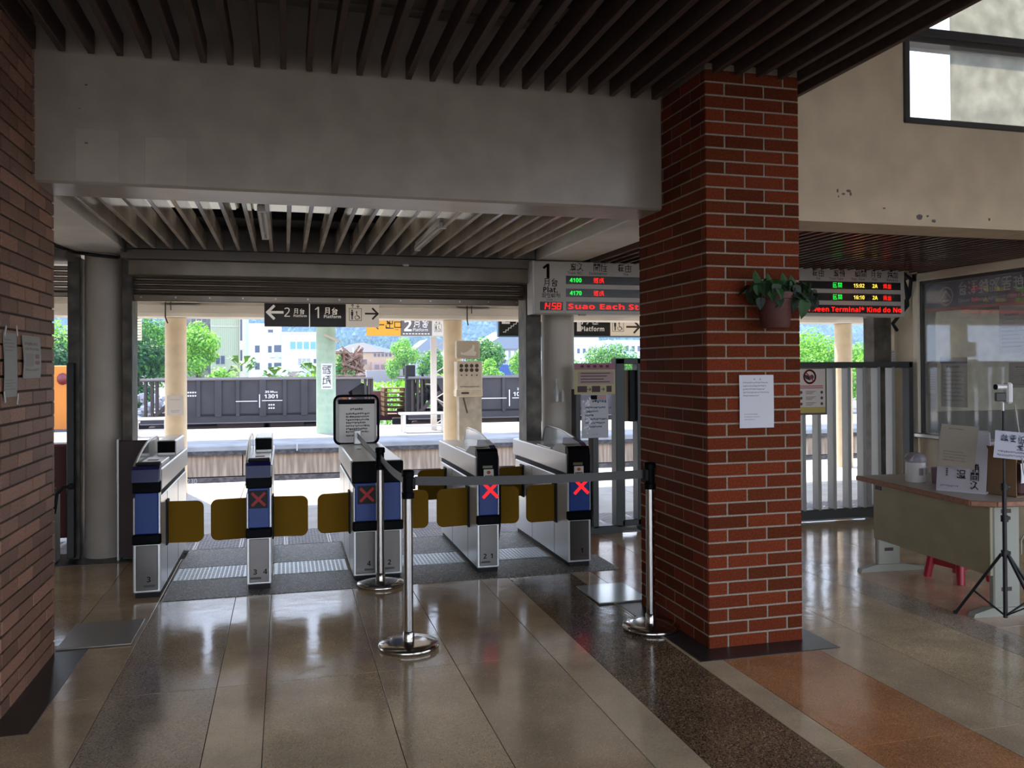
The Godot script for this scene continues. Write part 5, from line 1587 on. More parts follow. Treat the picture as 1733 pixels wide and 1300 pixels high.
func build_plant():
	var o := thing("potted_plant", "trailing green plant in a terracotta pot hung on the red brick pillar", "plant", Vector3(2.505, 1.70, -3.99))
	part("pot", MB.new().lathe(Vector3.ZERO, [Vector2(0, 0), Vector2(0.068, 0), Vector2(0.074, 0.01), Vector2(0.092, 0.15), Vector2(0.099, 0.152), Vector2(0.101, 0.185), Vector2(0.094, 0.186), Vector2(0.086, 0.165), Vector2(0, 0.16)], 32), mat("terracotta", Color(0.38, 0.19, 0.145), 0.6, 0, "fine", 2.0), o)
	part("hook", MB.new().tube([Vector3(0, 0.17, -0.09), Vector3(0, 0.23, -0.1), Vector3(0, 0.25, -0.115)], 0.005, 6), mat("matt_black"), o)
	var kinds = [leaf_mesh(0), leaf_mesh(1), leaf_mesh(2)]
	var greens = [mat("leaf_a", Color(0.09, 0.19, 0.08), 0.6), mat("leaf_b", Color(0.13, 0.29, 0.10), 0.6), mat("leaf_c", Color(0.06, 0.14, 0.07), 0.6)]
	for g in greens:
		g.backlight_enabled = true
		g.backlight = Color(0.1, 0.16, 0.05)
	rng.seed = 21
	for k in 100:
		var a = rng.randf_range(-PI, PI)
		var r = rng.randf_range(0.02, 0.15)
		var p = Vector3(r * cos(a) * 1.15, 0.185 + rng.randf_range(0.0, 0.085) - r * 0.25, maxf(r * sin(a) * 0.7, -0.09))
		var s = rng.randf_range(0.05, 0.085)
		leaf(o, kinds[k % 3], greens[k % 3 if k % 5 else 1], p, s, atan2(cos(a), sin(a)) + rng.randf_range(-0.5, 0.5), rng.randf_range(-1.2, 0.5))
	# upright tips
	for q in [[-0.095, 0.24], [-0.02, 0.225], [0.07, 0.23], [0.12, 0.22]]:
		leaf(o, kinds[2], greens[1], Vector3(q[0], q[1], 0.0), 0.075, 0.2, 2.7)
	# trailing runners to the right, one leaf hanging over the pot, one in front of the board
	part("stem", MB.new().tube([Vector3(0.03, 0.19, 0.05), Vector3(0.055, 0.16, 0.1), Vector3(0.075, 0.15, 0.11), Vector3(0.10, 0.135, 0.11)], 0.003, 6), greens[1], o)
	leaf(o, kinds[0], greens[1], Vector3(0.102, 0.135, 0.112), 0.095, 0.1, 0.1)
	part("stem", MB.new().tube([Vector3(0.06, 0.2, 0.03), Vector3(0.13, 0.23, 0.05), Vector3(0.18, 0.22, 0.04), Vector3(0.21, 0.18, 0.03), Vector3(0.215, 0.15, 0.03)], 0.003, 6), greens[2], o)
	for q in [[0.15, 0.235, 0.4], [0.185, 0.235, 0.9], [0.21, 0.2, 0.5], [0.225, 0.18, 1.0], [0.20, 0.165, -0.3], [0.215, 0.145, 0.2], [0.175, 0.2, -0.2]]:
		leaf(o, kinds[1], greens[0 if q[0] < 0.2 else 2], Vector3(q[0], q[1], 0.035), 0.07, q[2], 0.2)
	part("stem", MB.new().tube([Vector3(-0.06, 0.2, 0.04), Vector3(-0.10, 0.2, 0.06), Vector3(-0.115, 0.14, 0.05)], 0.003, 6), greens[2], o)
	leaf(o, kinds[2], greens[2], Vector3(-0.115, 0.15, 0.05), 0.06, -0.3, 0.1)

func leaf(o: Node3D, m: Mesh, g: Material, p: Vector3, s: float, yaw: float, pitch: float):
	part("leaf", m, g, o).transform = Transform3D(Basis(Vector3.UP, yaw) * Basis(Vector3.RIGHT, pitch) * Basis.from_scale(Vector3.ONE * s), p)

# ---------- sheets on the brick pillars ----------
func build_papers():
	var p := thing("notice", "white sheet with a few lines of print taped on the red brick pillar's front", "notice", Vector3(2.354, 1.167, -4.098))
	var rows = [[56, 12, 4, 5], [78, 12, 4, 5]]
	for k in 5: rows.append([14, 24 + 11 * k, [96, 88, 84, 100, 60][k], 4])
	for k in 3: rows.append([18, 132 + 9 * k, [50, 60, 40][k], 3])
	part("paper", sheet(0.207, 0.285, 0.002), print_tex("pillar_sheet", 132, 180, rows, Color(0.80, 0.79, 0.81), Color(0.45, 0.44, 0.48)), p)
	p = thing("notice", "narrow long white sheet taped at its corners, left on the brown brick pillar", "notice", Vector3(-1.176, 1.382, -4.13), PI / 2, "sheets on the brown pillar")
	rows = []
	for k in 4: rows.append([12, 26 + 14 * k, [60, 90, 96, 70][k], 5])
	for k in 4: rows.append([12, 190 + 12 * k, [80, 90, 60, 92][k], 4])
	part("paper", sheet(0.193, 0.285, 0.004), print_tex("left_sheet", 120, 260, rows, Color(0.62, 0.60, 0.57), Color(0.45, 0.43, 0.4)), p)
	var tp := MB.new()
	for q in [[0.0, 0.285, -0.5], [0.175, 0.285, 0.4], [0.0, -0.01, 0.4], [0.178, -0.02, -0.3]]:
		tp.t = Transform3D(Basis(Vector3(0, 0, 1), q[2]), Vector3(q[0], q[1], 0.005))
		tp.box(Vector3(0.008, 0.01, 0), Vector3(0.016, 0.05, 0.001))
	part("tape", tp, mat("tape_white", Color(0.78, 0.76, 0.72), 0.4), p)
	p = thing("notice", "shorter white sheet with a reddish table, right one on the brown brick pillar", "notice", Vector3(-1.176, 1.462, -4.41), PI / 2, "sheets on the brown pillar")
	rows = [[12, 20, 80, 10], [12, 36, 84, 9], [12, 100, 84, 8]]
	part("paper", sheet(0.30, 0.203, 0.005), print_tex("left_sheet_table", 108, 130, rows, Color(0.64, 0.61, 0.57), Color(0.46, 0.42, 0.39), [[70, 56, 28, 14, Color(0.56, 0.42, 0.38)], [70, 76, 28, 12, Color(0.55, 0.42, 0.37)], [14, 54, 48, 40, Color(0.58, 0.56, 0.52)]]), p)

# ---------- the far-left passage ----------
func build_left_passage():
	single("notice_board", MB.new().bx(Vector3(-1.655, 0.02, -7.42), Vector3(-1.60, 1.555, -7.36), 0.004), mat("board_green_black", Color(0.055, 0.06, 0.05), 0.45), "narrow black board edge standing close left of the left round column", "board")
	single("fence_post", MB.new().bx(Vector3(-1.90, 0, -7.75), Vector3(-1.835, 1.56, -7.68), 0.004), mat("fence_green"), "grey steel post just right of the brown pillar's edge", "post")
	single("red_cabinet", MB.new().bx(Vector3(-2.3, 0.05, -8.35), Vector3(-1.76, 0.86, -8.1), 0.02), mat("red_dark", Color(0.32, 0.03, 0.03), 0.5), "dark red box low in the left passage beyond the shutter line", "box")
	var w := thing("push_cart", "pale bin with black pad and bent handle, left of the left round column", "cart", Vector3(-1.74, 0, -7.3))
	part("bin", MB.new().bx(Vector3(-0.2, 0.0, -0.12), Vector3(0.03, 0.54, 0.08), 0.02), mat("bin_pale", Color(0.66, 0.65, 0.62), 0.5), w)
	part("pad", MB.new().bar(Vector3(-0.01, 0.44, 0.09), Vector3(0.03, 0.60, 0.07), 0.06, 0.03, 0.01), mat("black"), w)
	part("handle", MB.new().tube([Vector3(0.03, 0.4, 0.08), Vector3(0.05, 0.55, 0.08), Vector3(0.09, 0.6, 0.06), Vector3(0.14, 0.6, 0.04)], 0.013, 8), mat("matt_black"), w)
	part("grip", MB.new().ball(Vector3(0.14, 0.6, 0.04), Vector3(0.03, 0.025, 0.025), 10), mat("matt_black"), w)

# ---------- platforms, canopies and track ----------
func build_platforms():
	var near := MB.new()
	near.bx(Vector3(-30, -1.15, -11.9), Vector3(40, -0.03, -7.5))
	var np := single("floor", near, mat("concrete"), "sunlit concrete platform outside the gates, up to the near track edge", "platform", "", "structure")
	# patterned paving tiles just outside the gates
	var tile_mats = [mat("paving_a", Color(0.86, 0.86, 0.88), 0.35, 0, "fine", 2.0), mat("paving_b", Color(0.83, 0.83, 0.86), 0.35, 0, "fine", 2.0)]
	var groove = mat("paving_line", Color(0.74, 0.74, 0.79), 0.7)
	var ln := MB.new()
	for k in 7:
		var u = -0.17 + 0.057 * k
		for sgn in [-1.0, 1.0]:
			var a = Vector2(u, -0.17)
			var b = Vector2(u + 0.34, 0.17)
			if a.x < -0.17: a = Vector2(-0.17, -0.17 + (-0.17 - u))
			if b.x > 0.17: b = Vector2(0.17, 0.17 - (b.x - 0.17))
			ln.bar(Vector3(a.x, 0.001, a.y * sgn), Vector3(b.x, 0.001, b.y * sgn), 0.005, 0.003)
			if k > 0:
				var c = Vector2(-0.17, -0.17 + 0.057 * k)
				ln.bar(Vector3(c.x, 0.001, c.y * sgn), Vector3(c.x + 0.17 - c.y, 0.001, 0.17 * sgn), 0.005, 0.003)
	var lnm := ln.mesh()
	var tl := MB.new().box(Vector3(0, -0.014, 0), Vector3(0.366, 0.028, 0.346), 0.003).mesh()
	for i in 27:
		for j in 2:
			var t := part("paving_tile", tl, tile_mats[(i + j) % 2], np)
			t.position = Vector3(-2.4 + 0.37 * i, 0.0, -7.7 - 0.35 * j)
			part("diamond_line", lnm, groove, t, "", "stuff")
	var k := 0
	for z in [[-8.2, -9.4], [-9.4, -10.6], [-10.6, -11.9]]:
		for i in 14:
			var x0 = -8.0 + 1.5 * i
			part("concrete_slab", MB.new().bx(Vector3(x0 + 0.004, -0.03, z[1] + 0.004), Vector3(x0 + 1.496, -0.002, z[0] - 0.004), 0.002), mat("concrete_%d" % (k % 3), [Color(0.80, 0.78, 0.75), Color(0.78, 0.76, 0.73), Color(0.82, 0.79, 0.75)][k % 3], 0.5, 0, "soft", 0.5), np)
			k += 1
	# far platform
	var far := MB.new()
	far.bx(Vector3(-40, -0.12, -22.7), Vector3(50, 0.0, -17.62), 0.02)
	var fp := single("floor", far, mat("concrete_far", Color(0.72, 0.70, 0.68), 0.85, 0, "soft", 0.4), "far concrete platform between the two tracks", "platform", "", "structure")
	var wl := MB.new()
	for i in 16:
		wl.bx(Vector3(-40 + 5.6 * i, -0.61, -22.6), Vector3(-40 + 5.6 * i + 5.58, -0.12, -17.70))
	part("retaining_wall", wl, mat("concrete_shade"), fp, "streaked brown retaining wall")
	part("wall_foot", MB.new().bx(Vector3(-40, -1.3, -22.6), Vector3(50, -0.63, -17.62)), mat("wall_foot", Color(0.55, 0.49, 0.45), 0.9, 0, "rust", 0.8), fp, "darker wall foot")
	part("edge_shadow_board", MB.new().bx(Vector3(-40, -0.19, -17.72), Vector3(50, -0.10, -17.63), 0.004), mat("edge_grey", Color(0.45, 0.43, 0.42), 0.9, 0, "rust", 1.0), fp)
	var chalk := MB.new()
	latin(chalk, "1230", -1.90, -0.72, 0.085, -17.615)
	part("chalk_mark", chalk, mat("chalk", Color(0.78, 0.76, 0.74), 0.8), fp)
	part("white_mark", MB.new().bx(Vector3(0.22, -0.14, -17.63), Vector3(0.25, 0.003, -17.60)), mat("chalk"), fp)
	single("ground", MB.new().bx(Vector3(-900, -1.6, -1200), Vector3(1200, -1.3, -7.6)), mat("ballast", Color(0.5, 0.49, 0.48), 0.95, 0, "fine", 2.0), "stony ground of the tracks and the land beyond them", "ground", "", "structure")
	for z in [-13.6, -15.05, -24.85, -26.25]:
		single("rail", MB.new().bx(Vector3(-60, -1.3, z - 0.035), Vector3(70, -1.13, z + 0.035), 0.008), mat("rail_rust", Color(0.40, 0.33, 0.28), 0.5, 0.3), ["steel rail nearest the near platform, in the track pit", "second steel rail of the near track pit", "steel rail on the near side under the freight wagons", "steel rail on the far side under the freight wagons"][[-13.6, -15.05, -24.85, -26.25].find(z)], "rail", "rails")
	# near canopy
	var cn := thing("canopy", "cream underside of the near platform's canopy with long box beams", "canopy", Vector3(0, 0, 0), 0, "", "structure")
	part("soffit", MB.new().bx(Vector3(-30, 2.44, -11.5), Vector3(40, 2.55, -7.5)), mat("soffit"), cn)
	part("edge_beam", MB.new().bx(Vector3(-30, 2.17, -11.15), Vector3(40, 2.27, -10.85), 0.01), mat("beam_cream", Color(0.90, 0.88, 0.85), 0.6), cn)
	part("edge_beam_lip", MB.new().bx(Vector3(-30, 2.125, -11.2), Vector3(40, 2.175, -10.8), 0.006), mat("soffit"), cn)
	part("upper_beam", MB.new().bx(Vector3(-30, 2.26, -11.4), Vector3(40, 2.44, -11.0), 0.01), mat("soffit"), cn)
	for x in [-5.2, -1.2, 2.4, 5.6, 8.6]:
		part("cross_beam", MB.new().bx(Vector3(x - 0.22, 2.30, -11.2), Vector3(x + 0.22, 2.45, -7.6), 0.01), mat("soffit"), cn)
	for x in [-1.36, 2.28]:
		part("conduit", MB.new().tube([Vector3(x, 2.32, -10.78), Vector3(x, 2.12, -10.78), Vector3(x + 0.02, 2.05, -10.82)], 0.008, 6).tube([Vector3(x + 0.06, 2.30, -10.78), Vector3(x + 0.06, 2.2, -10.78)], 0.006, 6), mat("conduit"), cn)
	var cm := MB.new().lathe(Vector3.ZERO, [Vector2(0.128, 0), Vector2(0.126, 0.04), Vector2(0.123, 2.12)], 32).mesh()
	var cl := [[-1.27, "cream round platform column with a small sheet, seen behind gate 3"], [2.13, "cream round platform column behind the old telephone box"], [5.4, "cream round platform column hidden behind the red brick pillar"], [8.05, "cream round platform column seen over the right part of the bar fence"], [-4.9, "cream round platform column beyond the far-left passage"]]
	for c in cl:
		var o := thing("platform_column", c[1], "column", Vector3(c[0], 0, -11.0), 0, "cream platform columns", "structure")
		part("shaft", cm, mat("cream_column"), o)
	var n := thing("notice", "small white sheet on the cream platform column behind gate 3", "notice", Vector3(-1.355, 0.95, -10.862), 0.1)
	part("paper", sheet(0.185, 0.24, 0.002), print_tex("column_sheet", 80, 104, [[14, 20, 50, 4], [18, 76, 44, 4], [18, 84, 40, 4]], Color(0.86, 0.84, 0.82), Color(0.6, 0.58, 0.58)), n)
	# telephone box
	var ph := thing("telephone_box", "old beige telephone box with eight round holes on a tall plinth by the column", "telephone box", Vector3(2.27, 0, -10.72))
	var bm := mat("phone_beige", Color(0.87, 0.82, 0.74), 0.55, 0, "plaster", 2.0)
	part("plinth", MB.new().bx(Vector3(-0.12, 0, -0.12), Vector3(0.18, 1.15, 0.02), 0.006), mat("plinth_beige", Color(0.82, 0.79, 0.73), 0.7, 0, "soft", 1.5), ph)
	part("lower_case", MB.new().bx(Vector3(-0.165, 1.13, -0.1), Vector3(0.18, 1.23, 0.08), 0.008), bm, ph)
	part("case", MB.new().bx(Vector3(-0.16, 1.22, -0.1), Vector3(0.175, 1.585, 0.09), 0.012), bm, ph)
	var hd := MB.new()
	hd.prism(rounded(-0.155, 1.615, 0.15, 1.845, 0.03), -0.04, 0.05)
	part("head_plate", hd, bm, ph)
	var hp := MB.new()
	hp.prism(rounded(-0.14, 1.63, 0.135, 1.83, 0.025), 0.05, 0.053)
	part("head_field", hp, mat("phone_grey", Color(0.76, 0.71, 0.63), 0.6), ph)
	var wp := MB.new()
	wp.prism([Vector2(-0.1, 1.67), Vector2(-0.02, 1.655), Vector2(0.09, 1.65), Vector2(0.11, 1.70), Vector2(0.075, 1.71), Vector2(0.085, 1.78), Vector2(0.06, 1.80), Vector2(0.045, 1.75), Vector2(-0.01, 1.71), Vector2(-0.06, 1.69), Vector2(-0.1, 1.70)], 0.053, 0.055)
	part("worn_patch", wp, mat("phone_worn", Color(0.90, 0.87, 0.82), 0.6), ph)
	for i in 4:
		for j in 2:
			part("hole", MB.new().tube([Vector3(-0.10 + 0.067 * i, 1.525 - 0.055 * j, 0.08), Vector3(-0.10 + 0.067 * i, 1.525 - 0.055 * j, 0.094)], 0.024, 16), mat("hole_brown", Color(0.28, 0.22, 0.18), 0.6), ph)
		part("screw", MB.new().tube([Vector3(-0.10 + 0.067 * i, 1.405, 0.08), Vector3(-0.10 + 0.067 * i, 1.405, 0.096)], 0.01, 10), mat("hole_brown"), ph)
	part("slot", MB.new().bx(Vector3(-0.12, 1.255, 0.08), Vector3(0.13, 1.262, 0.092)).bx(Vector3(-0.1, 1.165, 0.075), Vector3(0.0, 1.19, 0.082)), mat("hole_brown"), ph)
	part("crank", MB.new().bar(Vector3(-0.07, 1.12, 0.06), Vector3(-0.02, 0.92, 0.06), 0.02, 0.02, 0.004), mat("frame_brown"), ph)
	# far platform furniture
	var gc := thing("platform_column", "pale green round column with the vertical station name plate on the far platform", "column", Vector3(0.93, 0, -20.3), 0, "", "structure")
	part("shaft", MB.new().lathe(Vector3.ZERO, [Vector2(0.225, 0), Vector2(0.22, 3.1)], 32), mat("green_column", Color(0.70, 0.80, 0.70), 0.6, 0, "plaster", 1.0), gc)
	part("name_plate", MB.new().bx(Vector3(-0.12, 1.02, 0.21), Vector3(0.135, 1.62, 0.235), 0.004), mat("white"), gc)
	var nm := MB.new()
	glyph(nm, "頭", -0.09, 1.37, 0.2, 0.013, 0.237)
	glyph(nm, "城", -0.09, 1.13, 0.2, 0.014, 0.237)
	for i in 6: rect(nm, -0.08 + 0.03 * i, 1.06, -0.06 + 0.03 * i, 1.085, 0.237)
	part("lettering", nm, mat("black"), gc)
	part("lamp_bracket", MB.new().bar(Vector3(-0.05, 2.28, 0.25), Vector3(0.3, 2.12, 0.3), 0.12, 0.06, 0.01), mat("frame_cream", Color(0.78, 0.74, 0.66), 0.45), gc)
	single("canopy", MB.new().bx(Vector3(-30, 3.1, -21.4), Vector3(40, 3.3, -17.9)), mat("soffit"), "roof of the far platform's canopy, out of sight above", "canopy", "", "structure")
	bench("bench", "pale tubular bench at the left end of the far platform", Vector3(-2.9, 0, -20.6), 0.85, 0.42)
	bench("bench", "pale tubular bench right of the green column on the far platform", Vector3(3.15, 0, -19.9), 1.15, 0.46)
	var ms := thing("lattice_mast", "white lattice mast on the far platform right of the right bench", "mast", Vector3(3.75, 0, -20.4))
	for x in [-0.27, 0.3]:
		part("upright", MB.new().bx(Vector3(x - 0.07 if x < 0 else x - 0.04, 0, -0.05), Vector3(x + 0.07 if x < 0 else x + 0.04, 3.1, 0.05), 0.006), mat("mast_white", Color(0.83, 0.79, 0.74), 0.5), ms)
	for i in 9:
		var y = 0.15 + 0.31 * i
		part("lattice_bar", MB.new().bar(Vector3(-0.22, y, 0), Vector3(0.3, y + 0.31, 0) if i % 2 == 0 else Vector3(0.3, y - 0.0, 0) + Vector3(0, 0.31, 0), 0.035, 0.02) if i % 2 == 0 else MB.new().bar(Vector3(0.3, y, 0), Vector3(-0.22, y + 0.31, 0), 0.035, 0.02), mat("mast_white"), ms)

func bench(called: String, label: String, at: Vector3, w: float, h: float):
	var b := thing(called, label, "bench", at, 0, "benches on the far platform")
	var pm := mat("bench_white", Color(0.84, 0.82, 0.79), 0.4)
	part("seat", MB.new().bx(Vector3(-w / 2, h - 0.05, -0.2), Vector3(w / 2, h, 0.2), 0.015), pm, b)
	for x in [-w / 2 + 0.1, w / 2 - 0.1]:
		for z in [-0.15, 0.15]:
			part("leg", MB.new().bx(Vector3(x - 0.035, 0, z - 0.03), Vector3(x + 0.035, h - 0.05, z + 0.03), 0.005), pm, b)
	part("stretcher", MB.new().bx(Vector3(-w / 2 + 0.1, 0.12, -0.02), Vector3(w / 2 - 0.1, 0.16, 0.02)), pm, b)

# ---------- freight wagons ----------
func build_cars():
	var g := mat("car_grey")
	var dk := mat("car_dark")
	var w := thing("freight_wagon", "dark grey hopper wagon marked 35 and 1301 behind the far platform", "freight wagon", Vector3(-0.63, -1.13, -25.5))
	wagon_body(w, -3.05, 3.05, true)
	var t := MB.new()
	latin(t, "1301", 0.09, 1.83, 0.105, 1.335, true, 1.2)
	latin(t, "35", 0.11, 1.975, 0.06, 1.335, true, 1.3)
	for k in 4: rect(t, 0.25 + 0.05 * k, 1.98, 0.285 + 0.05 * k, 2.03 - 0.025 * (k / 2), 1.335)
	rect(t, -0.65, 1.745, -0.09, 1.765, 1.335)
	rect(t, 0.03, 1.755, 0.57, 1.775, 1.335)
	rect(t, -0.045, 1.58, -0.02, 1.94, 1.335)
	for j in 2:
		for k in 3: rect(t, 0.2 + 0.06 * k, 1.63 - 0.09 * j, 0.24 + 0.06 * k, 1.67 - 0.09 * j, 1.335)
		for k in 5: rect(t, -1.94 + 0.06 * k, 1.99 - 0.09 * j, -1.90 + 0.06 * k, 2.03 - 0.09 * j, 1.2645)
	part("lettering", t, mat("letter_white"), w, "white painted wagon marks")
	var w2 := thing("freight_wagon", "second dark grey hopper wagon, right, with exposed black brake gear", "freight wagon", Vector3(6.9, -1.13, -25.5))
	wagon_body(w2, -3.5, 3.3, false)
	t = MB.new()
	rect(t, -1.45, 1.725, -0.62, 1.75, 1.335)
	rect(t, -0.55, 1.5, -0.52, 1.98, 1.335)
	rect(t, -0.45, 1.725, 0.2, 1.75, 1.335)
	latin(t, "1043", -0.42, 1.79, 0.12, 1.335, true, 1.2)
	latin(t, "35", -0.3, 1.96, 0.07, 1.335, true)
	part("lettering", t, mat("letter_white"), w2, "white painted wagon marks")
	# loose things in the gap between the wagons and on the far side
	var fl := thing("flat_wagon", "low reddish flat wagon seen through the gap between the hoppers", "freight wagon", Vector3(2.2, -1.13, -28.6))
	part("deck", MB.new().bx(Vector3(-3, 0.95, -1.2), Vector3(4, 1.15, 1.0), 0.01), mat("deck_red", Color(0.42, 0.25, 0.22), 0.7), fl)
	part("side_board", MB.new().bx(Vector3(-2.5, 1.15, 0.9), Vector3(0.95, 1.9, 0.98), 0.01), mat("board_red", Color(0.50, 0.30, 0.27), 0.7), fl)
	for x in [-2.2, -0.2, 1.8, 3.4]:
		part("stake", MB.new().bx(Vector3(x - 0.03, 0.95, 1.0), Vector3(x + 0.03, 1.7, 1.06)), mat("mast_white", Color(0.83, 0.79, 0.74), 0.5), fl)
		part("wheel", MB.new().tube([Vector3(x, 0.42, 0.75), Vector3(x, 0.42, 0.9)], 0.42, 20), dk, fl)
	var pl := thing("pallet_stack", "stack of orange-brown wooden pallets in the gap between the hopper wagons", "pallets", Vector3(3.62, 0.02, -26.98))
	for k in 6:
		for b in 5: part("plank", MB.new().bx(Vector3(-0.65, 0.15 * k + 0.09, -0.5 + 0.22 * b), Vector3(0.65, 0.15 * k + 0.115, -0.38 + 0.22 * b), 0.003), mat("pallet_wood", Color(0.68, 0.48, 0.26), 0.8, 0, "rust", 1.0), pl)
		for x in [-0.6, 0.0, 0.6]: part("block", MB.new().bx(Vector3(x - 0.05, 0.15 * k, -0.5), Vector3(x + 0.05, 0.15 * k + 0.09, 0.5)), mat("pallet_wood"), pl)
	var om := thing("track_machine", "orange track machine at the far left beyond the left round column", "machine", Vector3(-5.75, -1.13, -24.6))
	part("post", MB.new().bx(Vector3(-0.1, 1.0, -0.3), Vector3(0.42, 2.75, 0.3), 0.03), mat("machine_orange", Color(0.86, 0.52, 0.16), 0.5), om)
	part("frame", MB.new().bx(Vector3(-2.2, 0.75, -1.0), Vector3(1.7, 1.1, 1.0), 0.02), g, om)
	part("strut", MB.new().bar(Vector3(0.4, 2.2, 0.2), Vector3(0.9, 1.1, 0.2), 0.08, 0.08), mat("machine_orange"), om)
	part("fitting", MB.new().ball(Vector3(0.2, 2.4, 0.32), Vector3(0.14, 0.16, 0.1), 10), mat("fitting_red", Color(0.5, 0.2, 0.2), 0.5), om)
	for x in [-1.5, 1.4]: part("wheel", MB.new().tube([Vector3(x, 0.42, 0.6), Vector3(x, 0.42, 0.75)], 0.42, 20), dk, om)
	var ru := thing("rusty_machine", "rusty brown machinery standing on the first hopper wagon's right end", "machine", Vector3(1.9, 1.24, -26.2))
	rng.seed = 4
	part("plate", MB.new().bx(Vector3(-0.75, 0.0, -0.4), Vector3(0.45, 0.06, 0.4), 0.01), mat("rusty", Color(0.74, 0.58, 0.48), 0.8, 0, "rust", 1.0), ru)
	part("bed", MB.new().bx(Vector3(-0.8, 0.7, -0.3), Vector3(-0.1, 0.78, 0.3), 0.01).bx(Vector3(-0.5, 0.05, -0.1), Vector3(-0.42, 0.7, 0.1)).bx(Vector3(-0.15, 0.05, -0.1), Vector3(-0.1, 0.7, 0.1)), mat("rusty"), ru)
	for k in 34:
		part("gear", MB.new().bar(Vector3(rng.randf_range(-0.3, 0.45), rng.randf_range(0.05, 0.5), rng.randf_range(-0.2, 0.3)), Vector3(rng.randf_range(-0.3, 0.45), rng.randf_range(0.3, 0.95), rng.randf_range(-0.2, 0.3)), rng.randf_range(0.03, 0.08), rng.randf_range(0.03, 0.08), 0.008), mat("rusty"), ru)

